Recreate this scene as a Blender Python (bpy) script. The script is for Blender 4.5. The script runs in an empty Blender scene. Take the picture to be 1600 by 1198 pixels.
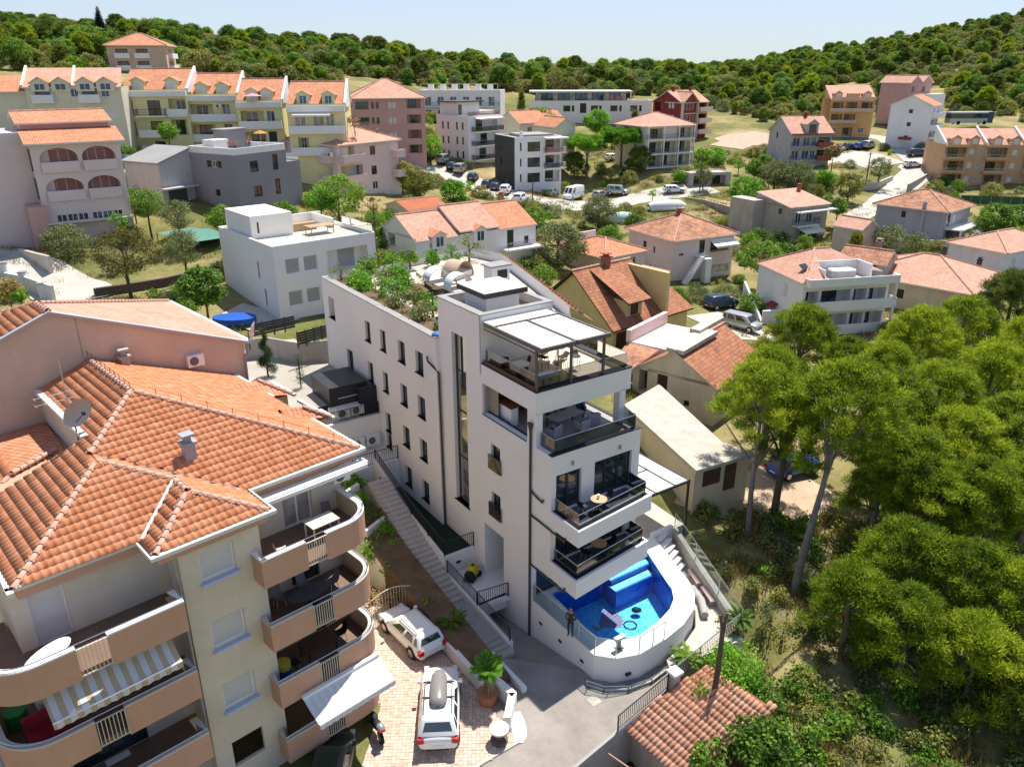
import bpy, math, random
import numpy as np
from mathutils import Vector, Matrix, noise as mnoise
from math import sin, cos, pi, radians, hypot, atan2
random.seed(11); RNG = np.random.default_rng(5)
S = bpy.context.scene; COL = S.collection; D = bpy.data

# ------------------------------------------------------------ camera
PITCH, ROLL, FPX, CAMZ = 0.383484, -0.00277887, 1223.7, 29.2
_F = Vector((0, cos(PITCH), -sin(PITCH))); _R0 = Vector((1, 0, 0)); _U0 = _R0.cross(_F)
_R = _R0*cos(ROLL) + _U0*sin(ROLL); _U = _U0*cos(ROLL) - _R0*sin(ROLL); _O = Vector((0, 0, CAMZ))
cam = D.objects.new('camera', D.cameras.new('camera')); COL.objects.link(cam)
cam.data.lens = 36*FPX/1600; cam.data.sensor_width = 36; cam.data.clip_start = .5; cam.data.clip_end = 40000
cam.matrix_world = Matrix(((_R.x, _U.x, -_F.x, 0), (_R.y, _U.y, -_F.y, 0), (_R.z, _U.z, -_F.z, CAMZ), (0, 0, 0, 1)))
S.camera = cam

# ------------------------------------------------------------ light
SUN_AZ, SUN_EL = radians(27), radians(64)
w = D.worlds.new('World'); S.world = w; w.use_nodes = True
nt = w.node_tree; sk = nt.nodes.new('ShaderNodeTexSky'); sk.sky_type = 'NISHITA'; sk.sun_disc = False
sk.sun_elevation = SUN_EL; sk.sun_rotation = SUN_AZ; sk.altitude = 0; sk.air_density = 1.1; sk.dust_density = .2; sk.ozone_density = 4
bg = nt.nodes['Background']; bg.inputs['Strength'].default_value = .15
tn = nt.nodes.new('ShaderNodeMix'); tn.data_type = 'RGBA'; tn.blend_type = 'MULTIPLY'; tn.inputs[0].default_value = 1; tn.inputs[7].default_value = (1, .82, .72, 1)
nt.links.new(sk.outputs[0], tn.inputs[6])
def _vm(op, a, b):      # the bright rim of the sky rolls off gently, as in the photograph's even blue
    n = nt.nodes.new('ShaderNodeVectorMath'); n.operation = op
    for i, v in enumerate((a, b)):
        if isinstance(v, tuple): n.inputs[i].default_value = v
        else: nt.links.new(v, n.inputs[i])
    return n.outputs[0]
nt.links.new(_vm('DIVIDE', tn.outputs[2], _vm('ADD', _vm('DIVIDE', tn.outputs[2], (2.9, 3.9, 6.2)), (1.0, 1.0, 1.0))), bg.inputs[0])
sun = D.objects.new('sun', D.lights.new('sun', 'SUN')); COL.objects.link(sun)
sun.data.energy = 3.3; sun.data.angle = radians(.53); sun.data.color = (1, .95, .86)
sdir = Vector((sin(SUN_AZ)*cos(SUN_EL), cos(SUN_AZ)*cos(SUN_EL), sin(SUN_EL)))
sun.rotation_euler = sdir.to_track_quat('Z', 'Y').to_euler(); sun.location = (0, 0, 120)
S.view_settings.view_transform = 'Standard'; S.view_settings.look = 'None'; S.view_settings.gamma = 1
S.view_settings.use_curve_mapping = False; S.view_settings.exposure = 1.2
S.cycles.max_bounces = 6; S.cycles.transparent_max_bounces = 12; S.cycles.caustics_refractive = False; S.cycles.caustics_reflective = False

# ------------------------------------------------------------ turning a photo point into a place
def ray(x, y): return _F*FPX + _R*(x-800) + _U*(599-y)
def at(x, y, z): d = ray(x, y); return _O + d*((z-CAMZ)/d.z)
def atw(x, y, ww): d = ray(x, y); return _O + d*(ww/d.dot(_F))

# ------------------------------------------------------------ terrain
GP = np.array([  # x, y, z control points of the hillside
 (-30,10,1.6),(-14,14,1.2),(-8,22,1.1),(-4,26,1.0),(0,22,.95),(0,30,.7),(3,28,.9),(8,25,.6),(12,20,-.2),(5,18,0),(16,30,-.6),(22,22,-1.5),(40,20,-2),(30,35,-1),(10,36,.6),
 (45,40,-1.5),(14,46,1.0),(20,50,1.2),(26,60,1.0),(12,60,2.3),(40,60,-.5),(60,50,-2),(-9,30,1.8),(-11,36,4),(-16,40,4),(-30,40,6),(-12,48,6.5),(-16,56,7.6),(-25,50,8),(-20,66,8),(-28,60,8),
 (4,60,5),(0,70,6.4),(9,69,4.2),(-11,88,8),(0,103,6.2),(9,90,4),(16,84,2),(26,84,1),(22,104,2),(34,88,-.5),(51,90,.6),(57,94,.4),(68,123,3),(45,128,2),(30,120,2.6),(12,120,4),
 (-40,60,9),(-52,86,10.8),(-46,75,10),(-47,81,12.6),(-33,95,12.8),(-40,100,14),(-25,117,11.8),(-38,85,10.5),(-25,88,9.3),(-60,70,12),(-80,60,15),(-60,120,17),(-50,135,17),(-30,130,14.5),(-30,158,11.8),(-50,150,18),
 (-10,125,8),(-7,158,7.4),(-9,169,11),(1,155,7),(-23,200,17.1),(13,167,4.6),(20,160,4.6),(31,152,4.8),(5,150,6.5),(5,233,14.6),(44,212,11),(28,171,9.2),(63,185,7.7),(84,218,12),(100,198,10.2),(97,170,4.6),
 (60,150,4.5),(105,163,4.8),(90,140,3),(127,226,13.8),(75,170,6.5),(-83,204,27.6),(-110,170,28),(-120,110,24),(90,110,2),(110,100,1),(80,75,-1),(120,60,-2),
 (-94,330,35.5),(-140,250,34),(-45,300,30),(-10,330,27.5),(40,360,25.5),(90,420,24),(60,280,19),(130,300,20),(130,440,26),(190,420,34),(260,450,44),(200,300,24),(170,240,17),(330,480,58),(300,360,42),(250,250,24),(240,150,8),
 (-250,200,40),(-220,350,44),(-300,500,40),(0,560,14),(100,640,10),(250,640,38),(420,560,60),(500,700,55),(-200,700,20),(0,900,-6),(600,1000,10),(-600,900,5),(1000,700,20),(-900,400,20),(900,200,0),(-500,0,30),(500,0,-5),(0,-200,-5),(-200,-150,5),(200,-150,-8),(0,1600,-12),(1600,1600,-12),(-1600,1600,-12),(1600,-300,-12),(-1600,-300,0)], float)
def _tps(P):
    n = len(P); X = P[:, :2]; d = np.linalg.norm(X[:, None]-X[None], axis=2); K = d.copy()
    A = np.zeros((n+3, n+3)); A[:n, :n] = -K + np.eye(n)*.6; A[:n, n] = 1; A[:n, n+1:] = X; A[n, :n] = 1; A[n+1:, :n] = X.T
    return np.linalg.solve(A, np.concatenate([P[:, 2], np.zeros(3)]))
_C = _tps(GP)
def heights(x, y):
    x = np.asarray(x, float); y = np.asarray(y, float); z = _C[-3] + _C[-2]*x + _C[-1]*y
    for (px, py, _), c in zip(GP, _C[:-3]): z = z - c*np.hypot(x-px, y-py)
    return z
def G(x, y): return float(heights(x, y))
def gnd(px, py):
    d = ray(px, py); t = 20/FPX
    for i in range(4000):
        p = _O + d*t; h = p.z - G(p.x, p.y)
        if h < .02: return p
        t += max(h*.5, .02)/FPX
        if t > 3: break
    return p

# ------------------------------------------------------------ mesh helpers
class MB:
    def __init__(s): s.v = []; s.f = []; s.m = []; s.uv = []
    def face(s, pts, m=0, uv=None):
        n = len(s.v); s.v += [tuple(p) for p in pts]; s.f.append(tuple(range(n, n+len(pts)))); s.m.append(m); s.uv.append(uv)
    def grid(s, rows, m=0, closed=False):
        n = len(s.v); k = len(rows[0]); s.v += [tuple(p) for r in rows for p in r]
        for i in range(len(rows)-1):
            for j in range(k if closed else k-1):
                a = n+i*k+j; b = n+i*k+(j+1) % k; s.f.append((a, b, b+k, a+k)); s.m.append(m); s.uv.append(None)
    def box(s, x0, y0, z0, x1, y1, z1, m=0):
        if x0 > x1: x0, x1 = x1, x0
        if y0 > y1: y0, y1 = y1, y0
        n = len(s.v); s.v += [(x, y, z) for z in (z0, z1) for x, y in ((x0, y0), (x1, y0), (x1, y1), (x0, y1))]
        for q in ((3, 2, 1, 0), (4, 5, 6, 7), (0, 1, 5, 4), (1, 2, 6, 5), (2, 3, 7, 6), (3, 0, 4, 7)):
            s.f.append(tuple(n+i for i in q)); s.m.append(m); s.uv.append(None)
    def prism(s, poly, z0, z1, m=0, mt=None):
        n = len(s.v); k = len(poly); z0s = z0 if isinstance(z0, (list, tuple)) else [z0]*k; z1s = z1 if isinstance(z1, (list, tuple)) else [z1]*k
        s.v += [(p[0], p[1], z) for p, z in zip(poly, z0s)] + [(p[0], p[1], z) for p, z in zip(poly, z1s)]
        s.f.append(tuple(n+i for i in range(k-1, -1, -1))); s.m.append(m); s.f.append(tuple(n+k+i for i in range(k))); s.m.append(m if mt is None else mt)
        for i in range(k): j = (i+1) % k; s.f.append((n+i, n+j, n+k+j, n+k+i)); s.m.append(m)
        s.uv += [None]*(k+2)
    def tube(s, path, r, n=6, m=0, caps=True):
        path = [Vector(p) for p in path]; rs = r if isinstance(r, (list, tuple)) else [r]*len(path); rows = []; up = None
        for i, p in enumerate(path):
            t = (path[min(i+1, len(path)-1)] - path[max(i-1, 0)]).normalized()
            if up is None: up = Vector((0, 0, 1)) if abs(t.z) < .9 else Vector((1, 0, 0))
            a = t.cross(up); a = a.normalized() if a.length > 1e-4 else t.orthogonal().normalized(); b = t.cross(a)
            rows.append([p + (a*cos(2*pi*k/n)+b*sin(2*pi*k/n))*rs[i] for k in range(n)])
        s.grid(rows, m, True)
        if caps: s.face(rows[0], m); s.face(rows[-1][::-1], m)
    def disc(s, c, r, z, n=16, m=0): s.face([(c[0]+r*cos(2*pi*k/n), c[1]+r*sin(2*pi*k/n), z) for k in range(n)], m)
    def cyl(s, c, r, z0, z1, n=12, m=0, r1=None): s.tube([(c[0], c[1], z0), (c[0], c[1], z1)], [r, r if r1 is None else r1], n, m)
    def xf(s, M): s.v = [tuple(M @ Vector(p)) for p in s.v]; return s
    def add(s, o, M=None):
        n = len(s.v); s.v += [tuple(M @ Vector(p)) for p in o.v] if M else o.v
        s.f += [tuple(i+n for i in f) for f in o.f]; s.m += o.m; s.uv += o.uv; return s
    def mesh(s, name, mats, smooth=0):
        me = D.meshes.new(name); me.from_pydata(s.v, [], s.f)
        for m in (mats if isinstance(mats, (list, tuple)) else [mats]): me.materials.append(m)
        me.polygons.foreach_set('material_index', s.m)
        if any(u is not None for u in s.uv):
            L = me.uv_layers.new(name='UVMap'); flat = []
            for f, u in zip(s.f, s.uv): flat += [c for q in (u if u else [(0, 0)]*len(f)) for c in q]
            L.data.foreach_set('uv', flat)
        if smooth:
            me.polygons.foreach_set('use_smooth', [True]*len(s.f))
            if smooth > 1: me.set_sharp_from_angle(angle=radians(smooth))
        me.validate(); me.update(); return me
    def obj(s, name, mats, parent=None, smooth=0, **kw): return link(name, s.mesh(name, mats, smooth), parent, **kw)

def link(name, me, parent=None, loc=None, rz=None, M=None, **kw):
    o = D.objects.new(name, me); COL.objects.link(o)
    if parent: o.parent = parent
    if M is not None: o.matrix_local = M
    if loc is not None: o.location = loc
    if rz is not None: o.rotation_euler = (0, 0, rz)
    for k, v in kw.items():
        if v is not None: o[k] = v
    return o
def thing(name, label, cat, loc=(0, 0, 0), rz=0, group=None):
    o = link(name, None, None, loc, rz, label=label, category=cat, group=group); o.empty_display_size = .3; return o
def tag(o, label, cat, group=None):
    o['label'] = label; o['category'] = cat
    if group: o['group'] = group
    return o
def copy_thing(o, loc, rz, label, group=None, swap=None):
    def cp(a, par):
        c = a.copy(); COL.objects.link(c)
        if par: c.parent = par
        if swap:
            for sl in c.material_slots:
                if sl.material in swap: sl.link = 'OBJECT'; sl.material = swap[sl.material]
        for ch in a.children: cp(ch, c)
        return c
    r = cp(o, None); r.location = loc; r.rotation_euler = (0, 0, rz); r['label'] = label
    if group: r['group'] = group
    return r

# ------------------------------------------------------------ materials
def new_mat(name):
    m = D.materials.new(name); m.use_nodes = True; return m, m.node_tree, m.node_tree.nodes['Principled BSDF']
def nd(t, typ, **kw):
    n = t.nodes.new('ShaderNode'+typ)
    for k, v in kw.items():
        if k in n.inputs: n.inputs[k].default_value = v
        else: setattr(n, k, v)
    return n
def mixc(t, fac, a, b, blend='MIX'):
    n = t.nodes.new('ShaderNodeMix'); n.data_type = 'RGBA'; n.blend_type = blend
    for s_, v in ((0, fac), (6, a), (7, b)):
        if hasattr(v, 'is_linked') or hasattr(v, 'links'): t.links.new(v, n.inputs[s_])
        else: n.inputs[s_].default_value = v if s_ == 0 else (*v, 1)[:4]
    return n.outputs[2]
def ramp(t, inp, stops):
    r = t.nodes.new('ShaderNodeValToRGB'); t.links.new(inp, r.inputs[0]); e = r.color_ramp.elements
    while len(e) < len(stops): e.new(.5)
    for el, (p, c) in zip(e, stops): el.position = p; el.color = (*c, 1) if len(c) == 3 else c
    return r.outputs[0]
_mc = {}
def M(name, col, rough=.75, var=.12, scale=.6, bump=0, bscale=30, metal=0, spec=.3, col2=None, streak=0):
    if name in _mc: return _mc[name]
    m, t, p = new_mat(name); tc = nd(t, 'TexCoord'); o = tc.outputs['Object']
    n1 = nd(t, 'TexNoise', Scale=scale, Detail=6.0, Roughness=.62); t.links.new(o, n1.inputs['Vector'])
    a = tuple(c*(1-var) for c in col); b = col2 or tuple(min(1, c*(1+var*.6)) for c in col)
    c = ramp(t, n1.outputs[0], [(.32, a), (.66, b)])
    if var > 0:
        n3 = nd(t, 'TexNoise', Scale=scale*14, Detail=3.0); t.links.new(o, n3.inputs['Vector'])
        c = mixc(t, .35, c, ramp(t, n3.outputs[0], [(.3, (1-var*1.4,)*3), (.7, (1, 1, 1))]), 'MULTIPLY')
    if streak:
        mp = nd(t, 'Mapping'); mp.inputs['Scale'].default_value = (2.5, 2.5, .12); t.links.new(o, mp.inputs[0])
        n4 = nd(t, 'TexNoise', Scale=1.2, Detail=5.0); t.links.new(mp.outputs[0], n4.inputs['Vector'])
        c = mixc(t, streak, c, ramp(t, n4.outputs[0], [(.38, (.62, .58, .52)), (.58, (1, 1, 1))]), 'MULTIPLY')
    t.links.new(c, p.inputs['Base Color']); p.inputs['Roughness'].default_value = rough; p.inputs['Metallic'].default_value = metal
    p.inputs['Specular IOR Level'].default_value = spec
    if bump:
        n2 = nd(t, 'TexNoise', Scale=bscale, Detail=4.0); t.links.new(o, n2.inputs['Vector'])
        bn = nd(t, 'Bump', Strength=bump, Distance=.02); t.links.new(n2.outputs[0], bn.inputs['Height']); t.links.new(bn.outputs[0], p.inputs['Normal'])
    _mc[name] = m; return m
def glass(name, col=(.02, .03, .035), rough=.03, spec=1.0):
    if name in _mc: return _mc[name]
    m, t, p = new_mat(name); tc = nd(t, 'TexCoord'); n = nd(t, 'TexNoise', Scale=.9, Detail=2.0); t.links.new(tc.outputs['Object'], n.inputs['Vector'])
    t.links.new(ramp(t, n.outputs[0], [(.3, tuple(c*.5 for c in col)), (.7, tuple(c*1.6 for c in col))]), p.inputs['Base Color'])
    p.inputs['Roughness'].default_value = rough; p.inputs['Specular IOR Level'].default_value = spec; p.inputs['IOR'].default_value = 1.55; _mc[name] = m; return m
def clear_glass(name, tint=(.75, .85, .85), a=.16):
    if name in _mc: return _mc[name]
    m, t, p = new_mat(name); out = t.nodes['Material Output']; tr = nd(t, 'BsdfTransparent', Color=(*tint, 1)); gl = nd(t, 'BsdfGlossy', Roughness=.03)
    fr = nd(t, 'Fresnel', IOR=1.5); ad = nd(t, 'Math', operation='ADD'); ad.inputs[1].default_value = a*.3; t.links.new(fr.outputs[0], ad.inputs[0])
    mx = nd(t, 'MixShader'); t.links.new(ad.outputs[0], mx.inputs[0]); t.links.new(tr.outputs[0], mx.inputs[1]); t.links.new(gl.outputs[0], mx.inputs[2]); t.links.new(mx.outputs[0], out.inputs[0])
    _mc[name] = m; return m
def tile_mat(name, base, dark, light, tw=.24, tl=.36, wear=.4, bump=.9):
    """roof tiles seen from afar, laid out in metres along (u) and up (v) the slope"""
    if name in _mc: return _mc[name]
    m, t, p = new_mat(name); uv = nd(t, 'UVMap'); sp = nd(t, 'SeparateXYZ'); t.links.new(uv.outputs[0], sp.inputs[0])
    def ma(op, a, b=None):
        n = nd(t, 'Math', operation=op)
        for i, v in enumerate((a, b)):
            if v is None: continue
            if hasattr(v, 'links'): t.links.new(v, n.inputs[i])
            else: n.inputs[i].default_value = v
        return n.outputs[0]
    u = ma('DIVIDE', sp.outputs[0], tw); v = ma('DIVIDE', sp.outputs[1], tl); fu = ma('FLOOR', u); fv = ma('FLOOR', v)
    cb = nd(t, 'CombineXYZ'); t.links.new(fu, cb.inputs[0]); t.links.new(fv, cb.inputs[1])
    wn = nd(t, 'TexWhiteNoise', noise_dimensions='2D'); t.links.new(cb.outputs[0], wn.inputs['Vector'])
    c = ramp(t, wn.outputs[0], [(0, dark), (.45, base), (1, light)])
    c = mixc(t, .55, base, c)
    n1 = nd(t, 'TexNoise', Scale=.45, Detail=7.0, Roughness=.7); t.links.new(uv.outputs[0], n1.inputs['Vector'])
    c = mixc(t, wear, c, ramp(t, n1.outputs[0], [(.34, tuple(x*.55 for x in dark)), (.52, (.8, .76, .72)), (.75, (1, 1, .96))]), 'MULTIPLY')
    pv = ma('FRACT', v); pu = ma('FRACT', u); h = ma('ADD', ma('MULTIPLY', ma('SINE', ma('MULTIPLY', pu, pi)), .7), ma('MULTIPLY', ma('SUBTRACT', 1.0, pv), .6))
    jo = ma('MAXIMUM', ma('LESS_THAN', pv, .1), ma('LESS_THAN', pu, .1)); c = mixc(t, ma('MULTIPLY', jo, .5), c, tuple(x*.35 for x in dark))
    t.links.new(c, p.inputs['Base Color']); p.inputs['Roughness'].default_value = .8; p.inputs['Specular IOR Level'].default_value = .25
    bn = nd(t, 'Bump', Strength=bump, Distance=.06); t.links.new(h, bn.inputs['Height']); t.links.new(bn.outputs[0], p.inputs['Normal']); _mc[name] = m; return m
def leaf_mat(name, a, b, c, trans=.35, rough=.55):
    """foliage: every leaf its own shade"""
    if name in _mc: return _mc[name]
    m, t, p = new_mat(name); g = nd(t, 'NewGeometry'); oi = nd(t, 'ObjectInfo'); tc = nd(t, 'TexCoord')
    n1 = nd(t, 'TexNoise', Scale=.55, Detail=3.0); t.links.new(tc.outputs['Object'], n1.inputs['Vector'])
    ad = nd(t, 'Math', operation='ADD'); t.links.new(n1.outputs[0], ad.inputs[0])
    mu = nd(t, 'Math', operation='MULTIPLY_ADD'); mu.inputs[1].default_value = .5; mu.inputs[2].default_value = -.25; t.links.new(g.outputs['Random Per Island'], mu.inputs[0]); t.links.new(mu.outputs[0], ad.inputs[1])
    a2 = nd(t, 'Math', operation='MULTIPLY_ADD'); a2.inputs[1].default_value = .3; t.links.new(oi.outputs['Random'], a2.inputs[0]); t.links.new(ad.outputs[0], a2.inputs[2])
    col = ramp(t, a2.outputs[0], [(.35, a), (.62, b), (.95, c)])
    t.links.new(col, p.inputs['Base Color']); p.inputs['Roughness'].default_value = rough; p.inputs['Specular IOR Level'].default_value = .25
    tl = nd(t, 'BsdfTranslucent'); t.links.new(mixc(t, .6, col, (.5, .6, .08), 'MULTIPLY') if False else col, tl.inputs[0])
    mx = nd(t, 'MixShader'); mx.inputs[0].default_value = trans; t.links.new(p.outputs[0], mx.inputs[1]); t.links.new(tl.outputs[0], mx.inputs[2]); t.links.new(mx.outputs[0], t.nodes['Material Output'].inputs[0])
    _mc[name] = m; return m

WHITE = M('white_render', (.80, .765, .74), .85, .05, .25, .15, 60)
WHITE2 = M('white_paint', (.78, .77, .76), .7, .06, .4)
CREAM = M('cream_render', (.62, .52, .36), .88, .10, .4, .3, 40, streak=.12)
BEIGE = M('beige_render', (.66, .585, .47), .9, .08, .5, .5, 45, streak=.06)
ORANGEP = M('peach_render', (.54, .315, .215), .88, .08, .5, .4, 45, streak=.06)
PEACH = M('pale_peach_render', (.62, .45, .35), .9, .10, .5, .4, 40, streak=.06)
PINKW = M('pink_white_render', (.72, .58, .54), .88, .06, .3)
PINK = M('pink_render', (.56, .33, .31), .88, .08, .3)
DPINK = M('rose_render', (.55, .28, .24), .88, .08, .3)
YELLOW = M('pale_yellow_render', (.76, .69, .38), .88, .08, .3)
CRM = M('ivory_render', (.70, .64, .50), .88, .08, .3)
GREYB = M('grey_render', (.27, .26, .285), .88, .08, .3)
GREYP = M('pale_grey_render', (.50, .47, .47), .88, .08, .3, streak=.2)
DARKG = M('charcoal_render', (.07, .068, .07), .85, .1, .4)
LILAC = M('lilac_render', (.44, .41, .45), .88, .08, .3, streak=.15)
OCHRE = M('ochre_render', (.62, .38, .16), .88, .1, .4)
MAROON = M('maroon_render', (.27, .045, .04), .85, .1, .4)
OLDW = M('aged_render', (.48, .42, .36), .92, .18, .35, .4, 30, streak=.18)
CONC = M('concrete', (.42, .39, .35), .9, .18, .5, .3, 25, streak=.25)
STONE = M('pale_paving', (.52, .46, .40), .9, .16, 1.2, .3, 20)
DARKM = M('anthracite_metal', (.035, .035, .04), .45, .1, 1, 0, 30, .3, .5)
COPING = M('grey_coping', (.30, .29, .28), .6, .1, .5)
NAVY = M('dark_slate', (.022, .021, .03), .55, .15, .8)
STEEL = M('steel', (.55, .55, .55), .3, .05, 1, 0, 30, .9)
GUTTER = M('pale_gutter', (.66, .64, .60), .5, .08, .6)
BROWN = M('brown_wood', (.085, .045, .03), .6, .2, 2, .2, 20)
WHITEF = M('white_frame', (.8, .8, .79), .5, .03, 1)
SHUT = M('white_shutter', (.72, .71, .72), .6, .05, 1)
GREYSH = M('grey_shutter', (.42, .40, .42), .6, .06, 1)
PANE = glass('window_glass'); PANEB = glass('blue_window_glass', (.03, .07, .13)); PANEW = glass('curtained_glass', (.32, .30, .28), .12, .7)
CLEAR = clear_glass('railing_glass'); SMOKE = clear_glass('smoked_glass', (.35, .36, .38), .3)
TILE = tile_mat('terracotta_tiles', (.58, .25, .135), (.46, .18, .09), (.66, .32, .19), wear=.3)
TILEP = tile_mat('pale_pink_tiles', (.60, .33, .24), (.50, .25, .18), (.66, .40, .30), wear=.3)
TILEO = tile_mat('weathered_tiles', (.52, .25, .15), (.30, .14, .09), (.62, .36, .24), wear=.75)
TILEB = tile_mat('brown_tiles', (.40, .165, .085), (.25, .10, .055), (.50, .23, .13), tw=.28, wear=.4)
TCLAY = M('clay_tile', (.66, .255, .12), .75, .16, .8, .15, 40, col2=(.74, .33, .175))
TCLAY2 = M('clay_tile_shadow_side', (.56, .185, .075), .75, .14, .8, .15, 40)
RIDGE = M('ridge_clay', (.55, .24, .15), .85, .25, 3, .2, 30, col2=(.68, .42, .33))
MORTAR = M('ridge_mortar', (.50, .36, .31), .95, .2, 4)
BARK = M('bark', (.13, .095, .075), .95, .3, 3, .6, 18); BARKG = M('grey_bark', (.22, .18, .155), .95, .3, 3, .6, 18)
PINE = leaf_mat('pine_needles', (.09, .135, .012), (.23, .33, .02), (.45, .50, .03), .5)
PINED = leaf_mat('dark_pine_needles', (.07, .10, .018), (.16, .21, .03), (.30, .33, .045))
LEAF = leaf_mat('green_leaves', (.055, .115, .014), (.135, .26, .026), (.29, .44, .05), .42)
LEAFB = leaf_mat('bright_leaves', (.07, .18, .015), (.15, .36, .025), (.30, .52, .045), .45)
OLIVE = leaf_mat('olive_leaves', (.09, .11, .04), (.19, .22, .08), (.32, .35, .13), .35)
SCRUB = leaf_mat('scrub_leaves', (.12, .135, .035), (.25, .265, .06), (.42, .40, .10), .45)
DRYL = leaf_mat('dry_leaves', (.14, .09, .035), (.27, .18, .06), (.45, .32, .12), .2)

# ------------------------------------------------------------ foliage meshes
def np_mesh(name, V, nper, mat, smooth=False):
    n = len(V); me = D.meshes.new(name); me.vertices.add(n); me.vertices.foreach_set('co', V.astype(np.float32).ravel())
    me.loops.add(n); me.loops.foreach_set('vertex_index', np.arange(n, dtype=np.int32)); k = n//nper; me.polygons.add(k)
    me.polygons.foreach_set('loop_start', np.arange(0, n, nper, dtype=np.int32)); me.materials.append(mat); me.update(calc_edges=True); return me
def unit(a): return a/np.maximum(np.linalg.norm(a, axis=1, keepdims=True), 1e-6)
def clump_points(clumps, per, shell=.5, rng=RNG):
    P, Nn = [], []
    for c, r, *q in clumps:
        r = np.array(r if isinstance(r, (tuple, list)) else (r, r, r*.8), float); k = max(4, int(per*(r[0]*r[1]*r[2])**(2/3)))
        d = unit(rng.normal(size=(k, 3))); rad = shell + (1-shell)*rng.random((k, 1))**.6
        P.append(np.array(c) + d*rad*r*(1+.18*rng.normal(size=(k, 1)))); Nn.append(d)
    return np.concatenate(P), np.concatenate(Nn)
def leaf_quads(name, clumps, per, size, mat, shell=.5, asp=.55, up=.35, rng=RNG, droop=0):
    P, N = clump_points(clumps, per, shell, rng); k = len(P)
    n = unit(N + rng.normal(size=(k, 3))*.75 + np.array([0, 0, up])); t = unit(np.cross(n, rng.normal(size=(k, 3)))); b = np.cross(n, t)
    s = size*(.6+.8*rng.random((k, 1))); V = np.empty((k, 4, 3)); tt = t*s*.5; bb = b*s*asp*.5
    V[:, 0] = P-tt; V[:, 1] = P+bb*1.0-tt*.1; V[:, 2] = P+tt+np.array([0, 0, -droop*size]); V[:, 3] = P-bb-tt*.1
    return np_mesh(name, V.reshape(-1, 3), 4, mat)
def needle_tris(name, clumps, per, ln, wd, mat, shell=.25, rng=RNG):
    P, N = clump_points(clumps, per, shell, rng); k = len(P)
    d = unit(N*1.0 + rng.normal(size=(k, 3))*.55 + np.array([0, 0, .45])); t = unit(np.cross(d, rng.normal(size=(k, 3)))); L = ln*(.6+.7*rng.random((k, 1)))
    V = np.empty((k, 3, 3)); V[:, 0] = P-t*wd*.5-d*L*.35; V[:, 1] = P+t*wd*.5-d*L*.35; V[:, 2] = P+d*L*.65
    return np_mesh(name, V.reshape(-1, 3), 3, mat)
def limbs(base, h, r, clumps, k=7, lean=(0, 0), n=6):
    m = MB(); top = Vector((lean[0], lean[1], h)); pts = [Vector((0, 0, -.6))]
    for i in range(1, 6):
        f = i/5; pts.append(Vector((lean[0]*f**1.4 + random.uniform(-.1, .1)*h*.08, lean[1]*f**1.4 + random.uniform(-.1, .1)*h*.08, h*f)))
    m.tube(pts, [r*1.15, r, r*.85, r*.7, r*.52, r*.3], n)
    for c in random.sample(clumps, min(k, len(clumps))):
        e = Vector(c[0]); f = min(.9, max(.35, (e.z/h)*random.uniform(.55, .8))); s0 = pts[0].lerp(pts[-1], f)
        for a, b in zip(pts, pts[1:]):
            if a.z <= h*f <= b.z: s0 = a.lerp(b, (h*f-a.z)/max(.01, b.z-a.z))
        mid = s0.lerp(e, .5) + Vector((0, 0, random.uniform(-.1, .25)))
        m.tube([s0, mid, e], [r*.38, r*.24, r*.08], 5)
    return m
def crown_clumps(h0, h1, rad, n, kind='round', rr=(.7, 1.2), lean=(0, 0)):
    out = []
    for i in range(n):
        f = random.random(); a = random.uniform(0, 2*pi)
        if kind == 'dome': f = f**.6; w_ = rad*math.sqrt(max(.05, 1-f**2.2))
        elif kind == 'cone': w_ = rad*(1-f)**.8
        elif kind == 'flat': f = .35+.65*f; w_ = rad*(1 if f < .85 else .75)
        else: w_ = rad*math.sqrt(max(.04, 1-(2*f-1)**2))
        d = w_*(.35+.65*random.random()**.5); s = random.uniform(*rr)
        out.append(((cos(a)*d+lean[0], sin(a)*d+lean[1], h0+(h1-h0)*f), (s, s, s*.72)))
    return out

# ------------------------------------------------------------ terrain sheet, roads and water
GROUND = None
def ground_mat():
    m, t, p = new_mat('dry_ground'); tc = nd(t, 'TexCoord'); o = tc.outputs['Object']
    n1 = nd(t, 'TexNoise', Scale=.07, Detail=9.0, Roughness=.65); t.links.new(o, n1.inputs['Vector'])
    n2 = nd(t, 'TexNoise', Scale=1.6, Detail=8.0, Roughness=.7); t.links.new(o, n2.inputs['Vector'])
    c = ramp(t, n1.outputs[0], [(.28, (.08, .105, .03)), (.44, (.17, .175, .06)), (.56, (.30, .255, .12)), (.70, (.46, .37, .23))])
    c = mixc(t, .55, c, ramp(t, n2.outputs[0], [(.3, (.45, .40, .32)), (.55, (.85, .82, .76)), (.75, (1.1, 1.05, .95))]), 'MULTIPLY')
    t.links.new(c, p.inputs['Base Color']); p.inputs['Roughness'].default_value = .95; p.inputs['Specular IOR Level'].default_value = .1
    bn = nd(t, 'Bump', Strength=.6, Distance=.25); t.links.new(n2.outputs[0], bn.inputs['Height']); t.links.new(bn.outputs[0], p.inputs['Normal']); return m
def graded(a, b, st, lo, hi, gr=1.13):
    c = list(np.arange(a, b+st, st)); s = st; x = c[-1]
    while x < hi: s *= gr; x += s; c.append(x)
    s = st; x = a; pre = []
    while x > lo: s *= gr; x -= s; pre.append(x)
    return np.array(pre[::-1]+c)
FLATS = []     # (x0, y0, x1, y1, z): sunk ground below built platforms
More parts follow.
